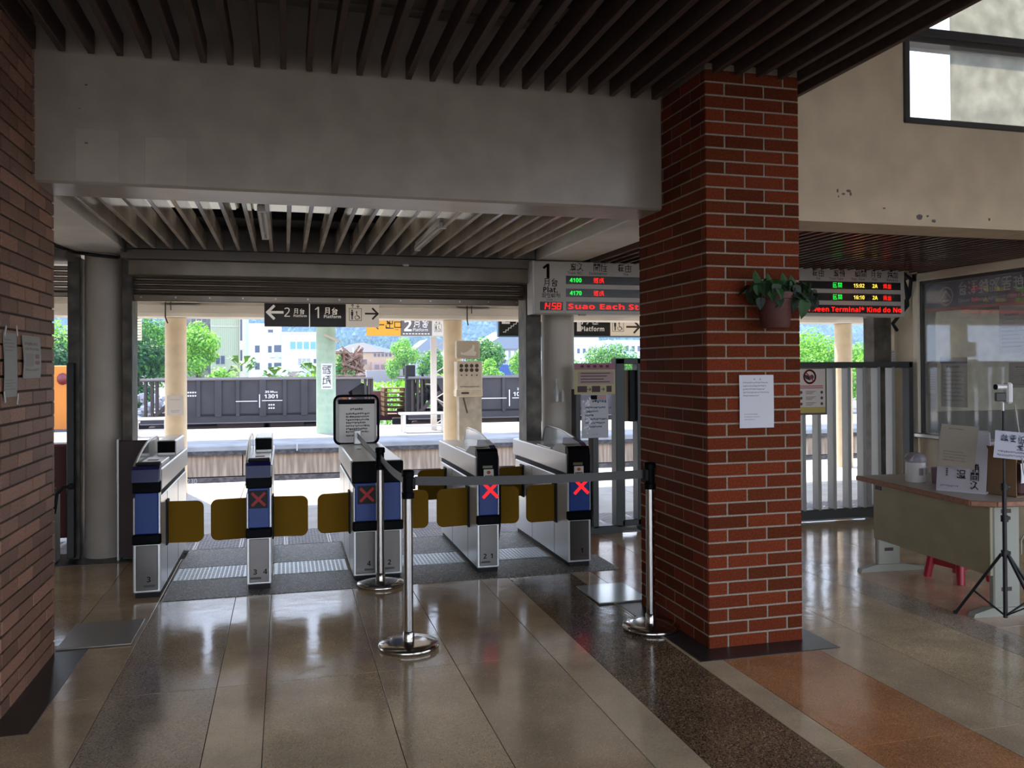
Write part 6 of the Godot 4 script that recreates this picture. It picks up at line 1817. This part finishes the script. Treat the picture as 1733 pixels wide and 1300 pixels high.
# a hopper wagon: local x along the track, z = +1.3 is the face towards the platform
func wagon_body(w: Node3D, x0: float, x1: float, first: bool):
	var g := mat("car_grey")
	var dk := mat("car_dark")
	var hop := MB.new()
	var pts = [Vector2(x0 + 0.75, 2.36), Vector2(x0 + 1.3, 1.34), Vector2(x1 - 1.5 if first else x1 - 0.5, 1.34), Vector2(x1 - 0.55, 2.36)]
	if first: pts = [Vector2(x0 + 0.55, 2.36), Vector2(x0 + 0.75, 1.95), Vector2(x0 + 1.0, 1.34), Vector2(x1 - 1.35, 1.34), Vector2(x1 - 1.25, 1.6), Vector2(x1 - 0.35, 2.2), Vector2(x1 - 0.35, 2.36)]
	hop.prism(pts, -1.2, 1.26)
	part("hopper", hop, g, w)
	part("top_rim", MB.new().bx(Vector3(x0, 2.33, -1.3), Vector3(x1 - 0.02, 2.385, -1.22)).bx(Vector3(x0, 2.33, 1.22), Vector3(x1 - 0.02, 2.385, 1.31), 0.006), mat("rim_light", Color(0.52, 0.5, 0.49), 0.5, 0.2), w)
	part("end_platform", MB.new().bx(Vector3(x0 - 0.02, 2.30, -1.25), Vector3(x0 + 0.7, 2.34, 1.3), 0.006), g, w)
	part("sill", MB.new().bx(Vector3(x0, 1.19, 1.12), Vector3(x1, 1.36, 1.30), 0.008), g, w)
	part("sill", MB.new().bx(Vector3(x0, 1.19, -1.30), Vector3(x1, 1.36, -1.12), 0.008), g, w)
	part("sill_lip", MB.new().bx(Vector3(x0, 1.165, 1.1), Vector3(x1, 1.192, 1.36), 0.004), mat("rim_light"), w)
	var ribs = [x0 + 1.45, x0 + 1.95, x0 + 2.45, x0 + 3.1, x0 + 3.68, x0 + 4.2, x0 + 4.75] if first else [-2.0, -1.45, -0.7, -0.1, 0.5, 1.1, 1.8, 2.5]
	for i in ribs.size():
		var hw = 0.05 if i % 2 == 0 else 0.09
		part("rib", MB.new().bx(Vector3(ribs[i] - hw, 1.34, 1.25), Vector3(ribs[i] + hw, 2.34, 1.325), 0.008), g, w)
	part("waist_bar", MB.new().bx(Vector3(ribs[0], 1.38, 1.25), Vector3(ribs[ribs.size() - 1] + 0.4, 1.42, 1.30), 0.004), dk, w)
	# end frames and struts
	for q in [[x0 + 0.12, x0 + 0.28, x0 + 0.4], [x1 - 0.12, x1 - 0.22, x1 - 0.04]]:
		for x in q: part("end_post", MB.new().bx(Vector3(x - 0.035, 1.2, 1.1), Vector3(x + 0.035, 2.34, 1.25), 0.005), mat("car_post", Color(0.27, 0.23, 0.22), 0.6), w)
	part("strut", MB.new().bar(Vector3(x0 + 0.95, 1.95, 1.2), Vector3(x0 + 0.35, 1.38, 1.2), 0.12, 0.1, 0.01), mat("car_post"), w)
	if first:
		part("air_tank", MB.new().tube([Vector3(x1 - 0.35, 1.98, -0.4), Vector3(x1 - 0.35, 1.98, 1.15)], 0.24, 20), dk, w)
		part("bracket", MB.new().bar(Vector3(x1 - 0.9, 1.95, 1.0), Vector3(x1 - 0.6, 1.5, 1.0), 0.1, 0.1).bar(Vector3(x1 - 0.85, 1.7, 1.05), Vector3(x1 - 1.0, 1.5, 1.05), 0.06, 0.2), mat("machine_rust", Color(0.66, 0.42, 0.25), 0.7), w)
	else:
		rng.seed = 9
		part("air_tank", MB.new().tube([Vector3(x0 + 0.95, 1.9, -0.4), Vector3(x0 + 0.95, 1.9, 1.0)], 0.3, 20), dk, w)
		for k in 26:
			var a = Vector3(x0 + rng.randf_range(0.1, 1.45), rng.randf_range(1.2, 1.95), rng.randf_range(0.5, 1.2))
			part("brake_gear", MB.new().tube([a, a + Vector3(rng.randf_range(-0.3, 0.35), rng.randf_range(0.1, 0.55), rng.randf_range(-0.1, 0.1))], rng.randf_range(0.015, 0.05), 8), dk if k % 4 else mat("rim_light"), w)
		part("brake_post", MB.new().bx(Vector3(x0 - 0.05, 1.2, 0.9), Vector3(x0 + 0.22, 2.72, 1.2), 0.02), dk, w)
	# running gear
	for bx0 in [x0 + 1.1, x1 - 1.2]:
		for dx in [-0.6, 0.6]:
			part("wheel", MB.new().tube([Vector3(bx0 + dx, 0.42, 0.62), Vector3(bx0 + dx, 0.42, 0.76)], 0.42, 24), dk, w)
			part("wheel", MB.new().tube([Vector3(bx0 + dx, 0.42, -0.76), Vector3(bx0 + dx, 0.42, -0.62)], 0.42, 24), dk, w)
		part("bogie_frame", MB.new().bx(Vector3(bx0 - 0.95, 0.6, 0.86), Vector3(bx0 + 0.95, 1.1, 0.98), 0.03), mat("car_post"), w)
	for q in [[x0 + 1.9, x0 + 3.3], [x1 - 3.0, x1 - 1.9]]:
		part("discharge_chute", MB.new().bx(Vector3(q[0], 0.7, 0.6), Vector3(q[1], 1.165, 1.05), 0.02), mat("car_post"), w)
	part("coupler", MB.new().bx(Vector3(x0 - 0.3, 0.95, -0.1), Vector3(x0, 1.15, 0.1), 0.02).bx(Vector3(x1, 0.95, -0.1), Vector3(x1 + 0.3, 1.15, 0.1), 0.02), dk, w)
	part("underframe", MB.new().bx(Vector3(x0, 0.95, -0.3), Vector3(x1, 1.19, 0.3)), dk, w)

# ---------- the town behind ----------
# a broad-leaved tree: many small leaf blades on lobes round the crown
func tree(called: String, label: String, at: Vector3, w: float, h: float, leafs: int, size: float, cols: Array, sd: int, group := "trees beyond the tracks"):
	var t := thing(called, label, "tree", at, 0, group)
	part("trunk", MB.new().tube([Vector3(0, 0, 0), Vector3(0.1, h * 0.35, 0), Vector3(-0.05, h * 0.6, 0)], [h * 0.035, h * 0.028, h * 0.015], 8), mat("bark", Color(0.33, 0.27, 0.22), 0.9), t)
	rng.seed = sd
	var lobes = []
	for i in 9:
		var a = TAU * i / 9.0 + rng.randf_range(-0.3, 0.3)
		var e = rng.randf_range(-0.1, 0.9)
		lobes.append([Vector3(cos(a) * w * 0.32 * (1.0 - 0.45 * maxf(e, 0)), h * (0.52 + 0.28 * e), sin(a) * w * 0.28), w * rng.randf_range(0.17, 0.26)])
	lobes.append([Vector3(0, h * 0.84, 0), w * 0.2])
	lobes.append([Vector3(0, h * 0.6, 0), w * 0.3])
	for i in 4: lobes.append([Vector3(w * rng.randf_range(-0.36, 0.36), h * rng.randf_range(0.2, 0.42), w * rng.randf_range(0.0, 0.3)), w * 0.2])
	var m := MB.new()
	for k in int(leafs * 1.7):
		var l = lobes[rng.randi() % lobes.size()]
		var d = Vector3(rng.randfn(), rng.randfn(), rng.randfn()).normalized()
		var p = l[0] + d * l[1] * pow(rng.randf(), 0.35) * Vector3(1, 0.95, 1)
		var nn = (d + Vector3(rng.randf_range(-0.7, 0.7), rng.randf_range(-0.2, 0.9), rng.randf_range(-0.7, 0.7))).normalized()
		var u = nn.cross(Vector3(rng.randfn(), rng.randfn(), rng.randfn())).normalized()
		var v = nn.cross(u)
		var s = size * 0.72 * rng.randf_range(0.6, 1.25)
		var c: Color = cols[rng.randi() % cols.size()]
		m.tint = c.srgb_to_linear()
		m.quad(p - u * s * 0.5, p - v * s * 0.28, p + u * s * 0.5, p + v * s * 0.28)
	part("crown", m, leaf_mat(), t, "", "stuff")
	return t

func leaf_mat() -> StandardMaterial3D:
	if mats.has("tree_leaf"): return mats["tree_leaf"]
	var m := mat("tree_leaf", Color.WHITE, 0.55)
	m.vertex_color_use_as_albedo = true
	m.backlight_enabled = true
	m.backlight = Color(0.8, 0.9, 0.35)
	return m

func block(called: String, label: String, category: String, x0: float, x1: float, y1: float, z: float, depth: float, m: Material) -> Node3D:
	var b := thing(called, label, category, Vector3((x0 + x1) / 2, -1.3, z), 0, "")
	part("wall", MB.new().bx(Vector3(-(x1 - x0) / 2, 0, -depth), Vector3((x1 - x0) / 2, y1 + 1.3, 0), 0.03), m, b)
	return b

# a window in world x and y on a block's front face
func pane_at(b: Node3D, x0: float, y0: float, x1: float, y1: float, gm: Material, fm: Material, z := 0.0, mull := 1):
	var o = Vector3(-b.position.x, -b.position.y, z)
	var p := part("window", MB.new().bx(o + Vector3(x0, y0, -0.1), o + Vector3(x1, y1, 0.04)), fm, b)
	var n = mull
	var w = (x1 - x0) / n
	var f = minf(w, y1 - y0) * 0.1
	for k in n:
		part("pane", MB.new().bx(o + Vector3(x0 + w * k + f, y0 + f, 0.0), o + Vector3(x0 + w * (k + 1) - f, y1 - f, 0.06)), gm, p)

func build_town():
	var ga = [Color(0.31, 0.50, 0.17), Color(0.42, 0.64, 0.20), Color(0.22, 0.39, 0.17), Color(0.53, 0.76, 0.25)]
	var gb = [Color(0.50, 0.70, 0.22), Color(0.62, 0.81, 0.28), Color(0.39, 0.59, 0.20), Color(0.70, 0.87, 0.36)]
	var gd = [Color(0.20, 0.36, 0.18), Color(0.27, 0.46, 0.22), Color(0.15, 0.28, 0.17), Color(0.35, 0.55, 0.25)]
	tree("tree", "dark bushy tree seen through the narrow far-left passage", Vector3(-11.6, -1.3, -50), 4.2, 4.9, 4200, 0.28, gd, 1)
	tree("tree", "light green top of a tree behind the dark one in the far-left passage", Vector3(-14.2, -1.3, -58), 6.0, 6.2, 4000, 0.32, gb, 2)
	tree("tree", "tall dark tree just left of the cream platform column with the sheet", Vector3(-6.75, -1.3, -44), 3.3, 5.0, 5200, 0.24, gd, 3)
	tree("tree", "brighter tall tree rising behind the dark tree left of the cream column", Vector3(-8.9, -1.3, -57), 4.9, 8.1, 5200, 0.28, ga, 4)
	tree("tree", "light green tree right of the cream column, in front of the corrugated house", Vector3(-4.75, -1.3, -51), 3.2, 5.9, 4600, 0.25, gb, 5)
	tree("tree", "low spreading bush over the wagon, left of the corrugated house's window", Vector3(-2.95, -1.3, -42), 2.2, 3.0, 3000, 0.22, gb, 6)
	tree("tree", "small green tree right of the green column, before the tan building", Vector3(3.9, -1.3, -60), 2.6, 4.2, 2800, 0.26, ga, 7)
	tree("tree", "bright round tree between the tan building and the grey house", Vector3(11.35, -1.3, -84), 3.7, 6.2, 3600, 0.32, gb, 8)
	tree("tree", "darker tree in front of the grey gabled house", Vector3(12.9, -1.3, -75), 3.6, 4.7, 3400, 0.32, ga, 9)
	tree("tree", "big round tree right of the telephone box", Vector3(13.9, -1.3, -60), 3.6, 5.2, 5200, 0.28, ga, 10)
	tree("tree", "yellow-green bush in front of the big round tree by the telephone box", Vector3(12.7, -1.3, -53), 2.1, 3.6, 2800, 0.24, gb, 11)
	tree("tree", "yellow-green tree behind the blue container", Vector3(19.6, -1.3, -70), 3.0, 4.6, 3000, 0.3, gb, 12)
	tree("tree", "wide dome-shaped tree seen right of the right round column", Vector3(23.8, -1.3, -60), 5.4, 4.6, 5600, 0.28, ga, 13)
	tree("tree", "pale green low tree left of the wide dome-shaped tree", Vector3(18.6, -1.3, -54), 2.8, 3.4, 3000, 0.26, gb, 14)
	tree("tree", "large light green tree seen above the bar fence, left of the cream column", Vector3(30.6, -1.3, -45), 5.2, 5.0, 6000, 0.26, gb, 15)
	tree("tree", "tree above the bar fence, right of the cream column", Vector3(36.4, -1.3, -48), 3.6, 4.4, 3600, 0.26, gb, 16)
	tree("tree", "tree low behind the red pillar and the bar fence", Vector3(23.9, -1.3, -39), 3.4, 3.6, 3600, 0.26, ga, 17)
	# banana-like plants over the wagon's rim
	for q in [[-1.75, 2.2, "banana clump between the corrugated house and the pale blue house"], [1.2, 1.9, "lower banana clump left of the green column"], [-0.35, 1.7, "lowest banana clump in front of the pale blue house"]]:
		var bp := thing("banana_plant", q[2], "plant", Vector3(q[0], -1.3, -38), 0, "banana plants beyond the wagons")
		rng.seed = int(q[0] * 100)
		for k in 24:
			var m := MB.new()
			var a = rng.randf_range(0, TAU)
			var top = Vector3(cos(a) * 0.25, (q[1] + 1.3) * rng.randf_range(0.75, 0.9), sin(a) * 0.2)
			var tip = top + Vector3(cos(a) * 0.6, rng.randf_range(-0.1, 0.35), sin(a) * 0.5)
			var sdv = (tip - top).cross(Vector3.UP).normalized() * 0.16
			var mid = (top + tip) / 2.0 + Vector3(0, 0.16, 0)
			m.tri(top, mid - sdv, mid + sdv)
			m.tri(mid - sdv, tip, mid + sdv)
			part("leaf", m, mat("banana_%d" % (k % 2), [Color(0.42, 0.58, 0.22), Color(0.55, 0.66, 0.32)][k % 2], 0.5), bp)
		for k in 3:
			part("stem", MB.new().tube([Vector3(-0.2 + 0.2 * k, 0, 0), Vector3(-0.15 + 0.15 * k, (q[1] + 1.3) * 0.7, 0)], 0.06, 8), mat("banana_stem", Color(0.38, 0.48, 0.2), 0.6), bp)
	# hedge, bank of grass, heap of ballast
	var hm := MB.new()
	rng.seed = 33
	for k in 16000:
		var p = Vector3(rng.randf_range(-2.0, 22), 0, -31.0 + rng.randf_range(-0.6, 0.6))
		var topy = 1.05 + 0.25 * sin(p.x * 1.9) * sin(p.x * 0.7 + 1.0)
		if p.x > 2.2 and p.x < 4.4: topy = 1.0
		p.y = lerpf(-1.2, topy, pow(rng.randf(), 0.6))
		var u = Vector3(rng.randfn(), rng.randfn(), rng.randfn()).normalized()
		var v = u.cross(Vector3(rng.randfn(), rng.randfn(), rng.randfn())).normalized()
		hm.tint = gb[rng.randi() % 4].srgb_to_linear()
		hm.quad(p - u * 0.08, p - v * 0.045, p + u * 0.08, p + v * 0.045)
	var hd := single("hedge", hm, leaf_mat(), "long leafy hedge behind the freight wagons", "hedge", "", "stuff")
	var bal := MB.new()
	rng.seed = 12
	for k in 1500:
		var p = Vector3(rng.randf_range(-9.0, -2.6), 0, rng.randf_range(-31.5, -29.0))
		p.y = -1.2 + rng.randf() * 1.95 * clampf(1.0 - absf(p.z + 30.5) * 0.35, 0.2, 1.0)
		bal.t = Transform3D(Basis.from_euler(Vector3(rng.randf() * 6, rng.randf() * 6, rng.randf() * 6)), p)
		bal.box(Vector3.ZERO, Vector3(0.14, 0.11, 0.09) * rng.randf_range(0.8, 1.7), 0.02)
	single("gravel_heap", bal, mat("gravel", Color(0.66, 0.65, 0.66), 0.9), "heap of grey ballast stones behind the wagons at the left", "gravel", "", "stuff")
	single("grass_bank", MB.new().bx(Vector3(-30, -1.3, -34.5), Vector3(60, -0.9, -28.5), 0.1), mat("grass_green", Color(0.45, 0.55, 0.22), 0.9, 0, "leafy", 1.5), "strip of bright grass beyond the wagons", "grass", "", "structure")
	# houses
	var dark := mat("pane_dark", Color(0.28, 0.30, 0.34), 0.2)
	var teal := mat("pane_teal", Color(0.45, 0.66, 0.66), 0.2)
	var white := mat("frame_white", Color(0.86, 0.88, 0.90), 0.6)
	var b := block("corrugated_house", "tall pale green corrugated house with one small window", "house", -6.75, -3.6, 9.0, -85, 8.0, mat("corrugated", Color(0.72, 0.74, 0.60), 0.6))
	for k in 17:
		part("rib", MB.new().bx(Vector3(-1.5 + 0.18 * k, 0, 0), Vector3(-1.44 + 0.18 * k, 10.3, 0.06)), mat("corrugated"), b)
	part("band", MB.new().bx(Vector3(-1.57, 6.8, 0), Vector3(1.0, 6.9, 0.08)), mat("frame_cream", Color(0.78, 0.74, 0.66), 0.45), b)
	pane_at(b, -6.3, 1.95, -5.45, 2.8, dark, mat("panel_grey"), 0.05, 2)
	part("stair_strip", MB.new().bx(Vector3(1.05, 0, 0), Vector3(1.57, 10.3, 0.5), 0.02), mat("house_cream", Color(0.82, 0.76, 0.64), 0.7), b)
	for y in [2.6, 5.5]: part("slit", MB.new().bx(Vector3(1.12, y, 0.48), Vector3(1.3, y + 2.0, 0.52)), dark, b)
	b = block("old_house", "greyish old house with balcony rails behind the light green tree", "house", -9.2, -6.9, 8.6, -88, 6.0, mat("old_wall", Color(0.62, 0.58, 0.54), 0.8, 0, "rust", 0.1))
	for k in 3: pane_at(b, -8.8, 1.6 + 2.2 * k, -7.3, 2.8 + 2.2 * k, dark, mat("panel_grey"), 0.0, 3)
	part("balcony", MB.new().bx(Vector3(-1.1, 4.7, 0), Vector3(1.1, 5.4, 0.8), 0.03), mat("balcony_brown", Color(0.5, 0.42, 0.36), 0.7), b)
	b = block("apartment_house", "pale blue-white four-storey house with dark windows left of the green column", "building", -5.6, 5.4, 6.9, -140, 10.0, mat("house_blue", Color(0.88, 0.90, 0.94), 0.7))
	part("upper_floor", MB.new().bx(Vector3(-5.4, 8.1, -9), Vector3(-0.4, 10.0, -0.6), 0.03), mat("house_white", Color(0.92, 0.92, 0.92), 0.7), b)
	part("bay", MB.new().bx(Vector3(-0.4, 0, 0), Vector3(5.45, 8.3, 0.9), 0.05), mat("house_blue"), b)
	part("roof_edge", MB.new().bx(Vector3(-0.6, 8.3, -0.2), Vector3(5.6, 8.6, 1.0), 0.03), mat("house_white"), b)
	for r in [[-4.6, 4.0, -3.7, 5.3], [-2.6, 4.0, -1.9, 5.2], [-1.75, 4.0, -0.25, 5.4], [-4.6, 1.3, -3.7, 2.6], [-2.6, 1.3, -1.9, 2.5], [-1.75, 1.3, -0.25, 2.6], [-2.6, 7.2, -1.7, 7.8]]: pane_at(b, r[0], r[1], r[2], r[3], dark, white, 0.0 if r[1] < 7 else -0.55)
	pane_at(b, -2.55, -1.4, 0.0, 0.5, mat("pane_pale", Color(0.62, 0.68, 0.66), 0.3), white, 0.0, 4)
	pane_at(b, 0.75, 4.5, 4.9, 5.9, teal, white, 0.9, 4)
	pane_at(b, 2.0, 2.0, 4.0, 3.2, mat("curtain_grey", Color(0.66, 0.64, 0.66), 0.6), white, 0.9, 3)
	pane_at(b, 4.4, 2.3, 4.9, 3.1, dark, white, 0.9)
	part("shutter_panel", MB.new().bx(Vector3(0.6, 0.7, 0.88), Vector3(2.3, 2.4, 1.0), 0.02), mat("panel_beige", Color(0.62, 0.54, 0.46), 0.7), b)
	pane_at(b, 3.3, -0.4, 5.0, 1.0, mat("pane_pale"), white, 0.9, 3)
	for q in [[-2.2, 3.3], [-1.0, 3.3], [-0.6, 0.75]]: part("air_conditioner", MB.new().bx(Vector3(q[0] + 0.1, q[1] + 1.3, 0), Vector3(q[0] + 0.85, q[1] + 1.85, 0.4), 0.03), white, b)
	b = block("tan_building", "wide tan building with low pitched roof behind the trees, left of the grey house", "building", 9.3, 22.5, 4.6, -170, 14.0, mat("tan_wall", Color(0.78, 0.64, 0.48), 0.8))
	part("roof", MB.new().prism([Vector2(-7.2, 5.9), Vector2(-3.0, 7.6), Vector2(-1.0, 7.9), Vector2(3.2, 6.0)], -12, 0.5), mat("roof_pale", Color(0.72, 0.66, 0.58), 0.7), b)
	part("roof", MB.new().prism([Vector2(-1.0, 7.9), Vector2(6.8, 5.9), Vector2(3.2, 5.9)], -12, 0.3), mat("roof_grey", Color(0.66, 0.66, 0.68), 0.7), b)
	part("lower_wing", MB.new().bx(Vector3(0.5, 0, 0), Vector3(13.0, 4.0, 3.0), 0.05), mat("wing_pink", Color(0.70, 0.56, 0.47), 0.8), b)
	part("terrace", MB.new().bx(Vector3(-1.0, 0, 3.0), Vector3(13.5, 2.4, 8.0), 0.05), mat("terrace_grey", Color(0.62, 0.58, 0.54), 0.8), b)
	for k in 7: pane_at(b, 17.0 + 0.75 * k, 3.75, 17.6 + 0.75 * k, 4.5, dark, mat("tan_wall"), 0.05)
	for k in 9: part("window", MB.new().bx(Vector3(1.0 + 1.25 * k, 2.6, 2.95), Vector3(1.9 + 1.25 * k, 3.5, 3.06)), mat("window_brown", Color(0.5, 0.38, 0.32), 0.6), b)
	for k in 4: pane_at(b, 10.5 + 1.4 * k, 2.2, 11.6 + 1.4 * k, 3.4, mat("window_brown"), mat("tan_wall"), 0.05)
	b = block("gabled_house", "grey gabled house with a row of white windows, above the darker tree", "house", 21.5, 31.0, 5.2, -150, 10.0, mat("house_grey", Color(0.66, 0.65, 0.64), 0.8))
	part("roof", MB.new().prism([Vector2(-5.0, 5.2), Vector2(-1.8, 7.9), Vector2(4.9, 7.9), Vector2(4.9, 6.4)], -9, 0.4), mat("roof_slate", Color(0.52, 0.54, 0.56), 0.7), b)
	for k in 6: pane_at(b, 24.6 + 1.05 * k, 3.6, 25.4 + 1.05 * k, 5.0, white, white, 0.05)
	b = block("hall", "large grey-roofed hall with white windows behind the tree right of the telephone box", "building", 34.5, 47.0, 5.0, -150, 16.0, mat("house_grey"))
	part("roof", MB.new().prism([Vector2(-6.6, 6.2), Vector2(-1.0, 9.7), Vector2(1.0, 9.7), Vector2(6.6, 6.2)], -14, 0.5), mat("roof_slate"), b)
	for k in 8: pane_at(b, 37.5 + 1.1 * k, 2.8, 38.3 + 1.1 * k, 4.6, white, mat("house_grey"), 0.05)
	b = block("white_houses", "cluster of pale flat-roofed houses right of the right round column", "building", 69.0, 79.0, 7.6, -200, 14.0, mat("house_white"))
	part("upper_block", MB.new().bx(Vector3(-4.5, 8, -8), Vector3(2.0, 10.6, -0.5), 0.05), mat("house_white"), b)
	for k in 6: pane_at(b, 70.0 + 1.5 * k, 4.8, 70.9 + 1.5 * k, 6.2, dark, white, 0.03)
	b = block("white_houses", "pale flat-roofed house farther right, just left of the red brick pillar", "building", 80.5, 92.0, 8.4, -205, 14.0, mat("house_blue"))
	for k in 6: pane_at(b, 81.5 + 1.7 * k, 5.4, 82.6 + 1.7 * k, 7.0, dark, white, 0.03)
	b = thing("cargo_container", "blue ribbed container beyond the right wagon", "container", Vector3(20.9, 0.4, -80))
	part("box", MB.new().bx(Vector3(-1.45, 0, -3), Vector3(1.45, 1.4, 0), 0.03), mat("container_blue", Color(0.25, 0.37, 0.62), 0.5), b)
	for k in 14: part("rib", MB.new().bx(Vector3(-1.36 + 0.2 * k, 0.08, 0), Vector3(-1.28 + 0.2 * k, 1.32, 0.05)), mat("container_blue"), b)
	part("sill", MB.new().bx(Vector3(-1.45, -1.7, -3), Vector3(1.45, 0, -0.1)), mat("terrace_grey"), b)
	# louvred cream screen near the left
	b = thing("louvre_screen", "cream louvred screen hanging above the dark tree, left of the cream column", "screen", Vector3(-5.5, 2.55, -33.2))
	for k in 9: part("slat", MB.new().bx(Vector3(-0.45, 0.1 * k, -0.03), Vector3(0.5, 0.1 * k + 0.075, 0.04), 0.01), mat("house_cream", Color(0.82, 0.76, 0.64), 0.7), b)
	part("post", MB.new().bx(Vector3(-0.45, -3.7, -0.1), Vector3(-0.35, 0.95, -0.03)).bx(Vector3(0.4, 0.0, -0.1), Vector3(0.5, 0.95, -0.03)), mat("house_cream"), b)
	# lamp posts beyond the wagons
	for q in [[4.75, -62, 4.0, "thin pale pole in front of the tan building"], [20.0, -72, 3.2, "thin pale pole in front of the blue container"], [21.9, -57, 2.6, "thin pale pole before the wide dome-shaped tree"]]:
		single("pole", MB.new().tube([Vector3(q[0], -1.3, q[1]), Vector3(q[0], q[2] - 1.0, q[1])], 0.05, 8), mat("mast_white"), q[3], "pole", "thin poles beyond the wagons")
	# wooded hills
	hill("hills", "blue-green wooded hills on the skyline", -620.0, 52.0, 60.0, [Color(0.28, 0.42, 0.30), Color(0.36, 0.50, 0.34), Color(0.24, 0.36, 0.28)], 5)
	hill("hills", "nearer green foot of the hills behind the houses", -430.0, 20.0, 40.0, [Color(0.26, 0.40, 0.26), Color(0.33, 0.46, 0.30), Color(0.20, 0.33, 0.24)], 8)

func hill(called: String, label: String, z: float, h: float, rough: float, cols: Array, sd: int):
	var f := FastNoiseLite.new()
	f.seed = sd
	f.frequency = 0.006
	f.fractal_octaves = 3
	var m := MB.new()
	var nx := 160
	var nz := 10
	var p = []
	rng.seed = sd
	for i in nx + 1:
		var row = []
		for j in nz + 1:
			var x = -260.0 + 900.0 * i / nx
			var u = float(j) / nz
			var y = -1.3 + h * sin(u * PI * 0.5) * (1.0 + 0.35 * f.get_noise_2d(x, 0)) + h * 0.06 * f.get_noise_2d(x * 6.0, u * 900.0)
			row.append(Vector3(x, y, z - 140.0 * u))
		p.append(row)
	for i in nx:
		for j in nz:
			m.tint = cols[0].srgb_to_linear()
			m.quad(p[i][j], p[i + 1][j], p[i + 1][j + 1], p[i][j + 1])
	# crowns of trees as rough clumps
	for k in 11000:
		var i = rng.randi() % nx
		var j = rng.randi() % nz
		var q = p[i][j].lerp(p[i + 1][j + 1], rng.randf()) + Vector3(0, 1.5, 0)
		m.tint = cols[rng.randi() % 3].srgb_to_linear()
		var r = rng.randf_range(2.2, 4.6)
		var a = [Vector3(r, 0, 0), Vector3(0, 0, -r), Vector3(-r, 0, 0), Vector3(0, 0, r)]
		for e in 4:
			m.tri(q + a[e], q + a[(e + 1) % 4], q + Vector3(rng.randf_range(-1, 1), r * 0.9, rng.randf_range(-1, 1)))
	var mm := mat("hill_leaf", Color.WHITE, 0.9)
	mm.vertex_color_use_as_albedo = true
	single(called, m, mm, label, "hills", "", "structure")
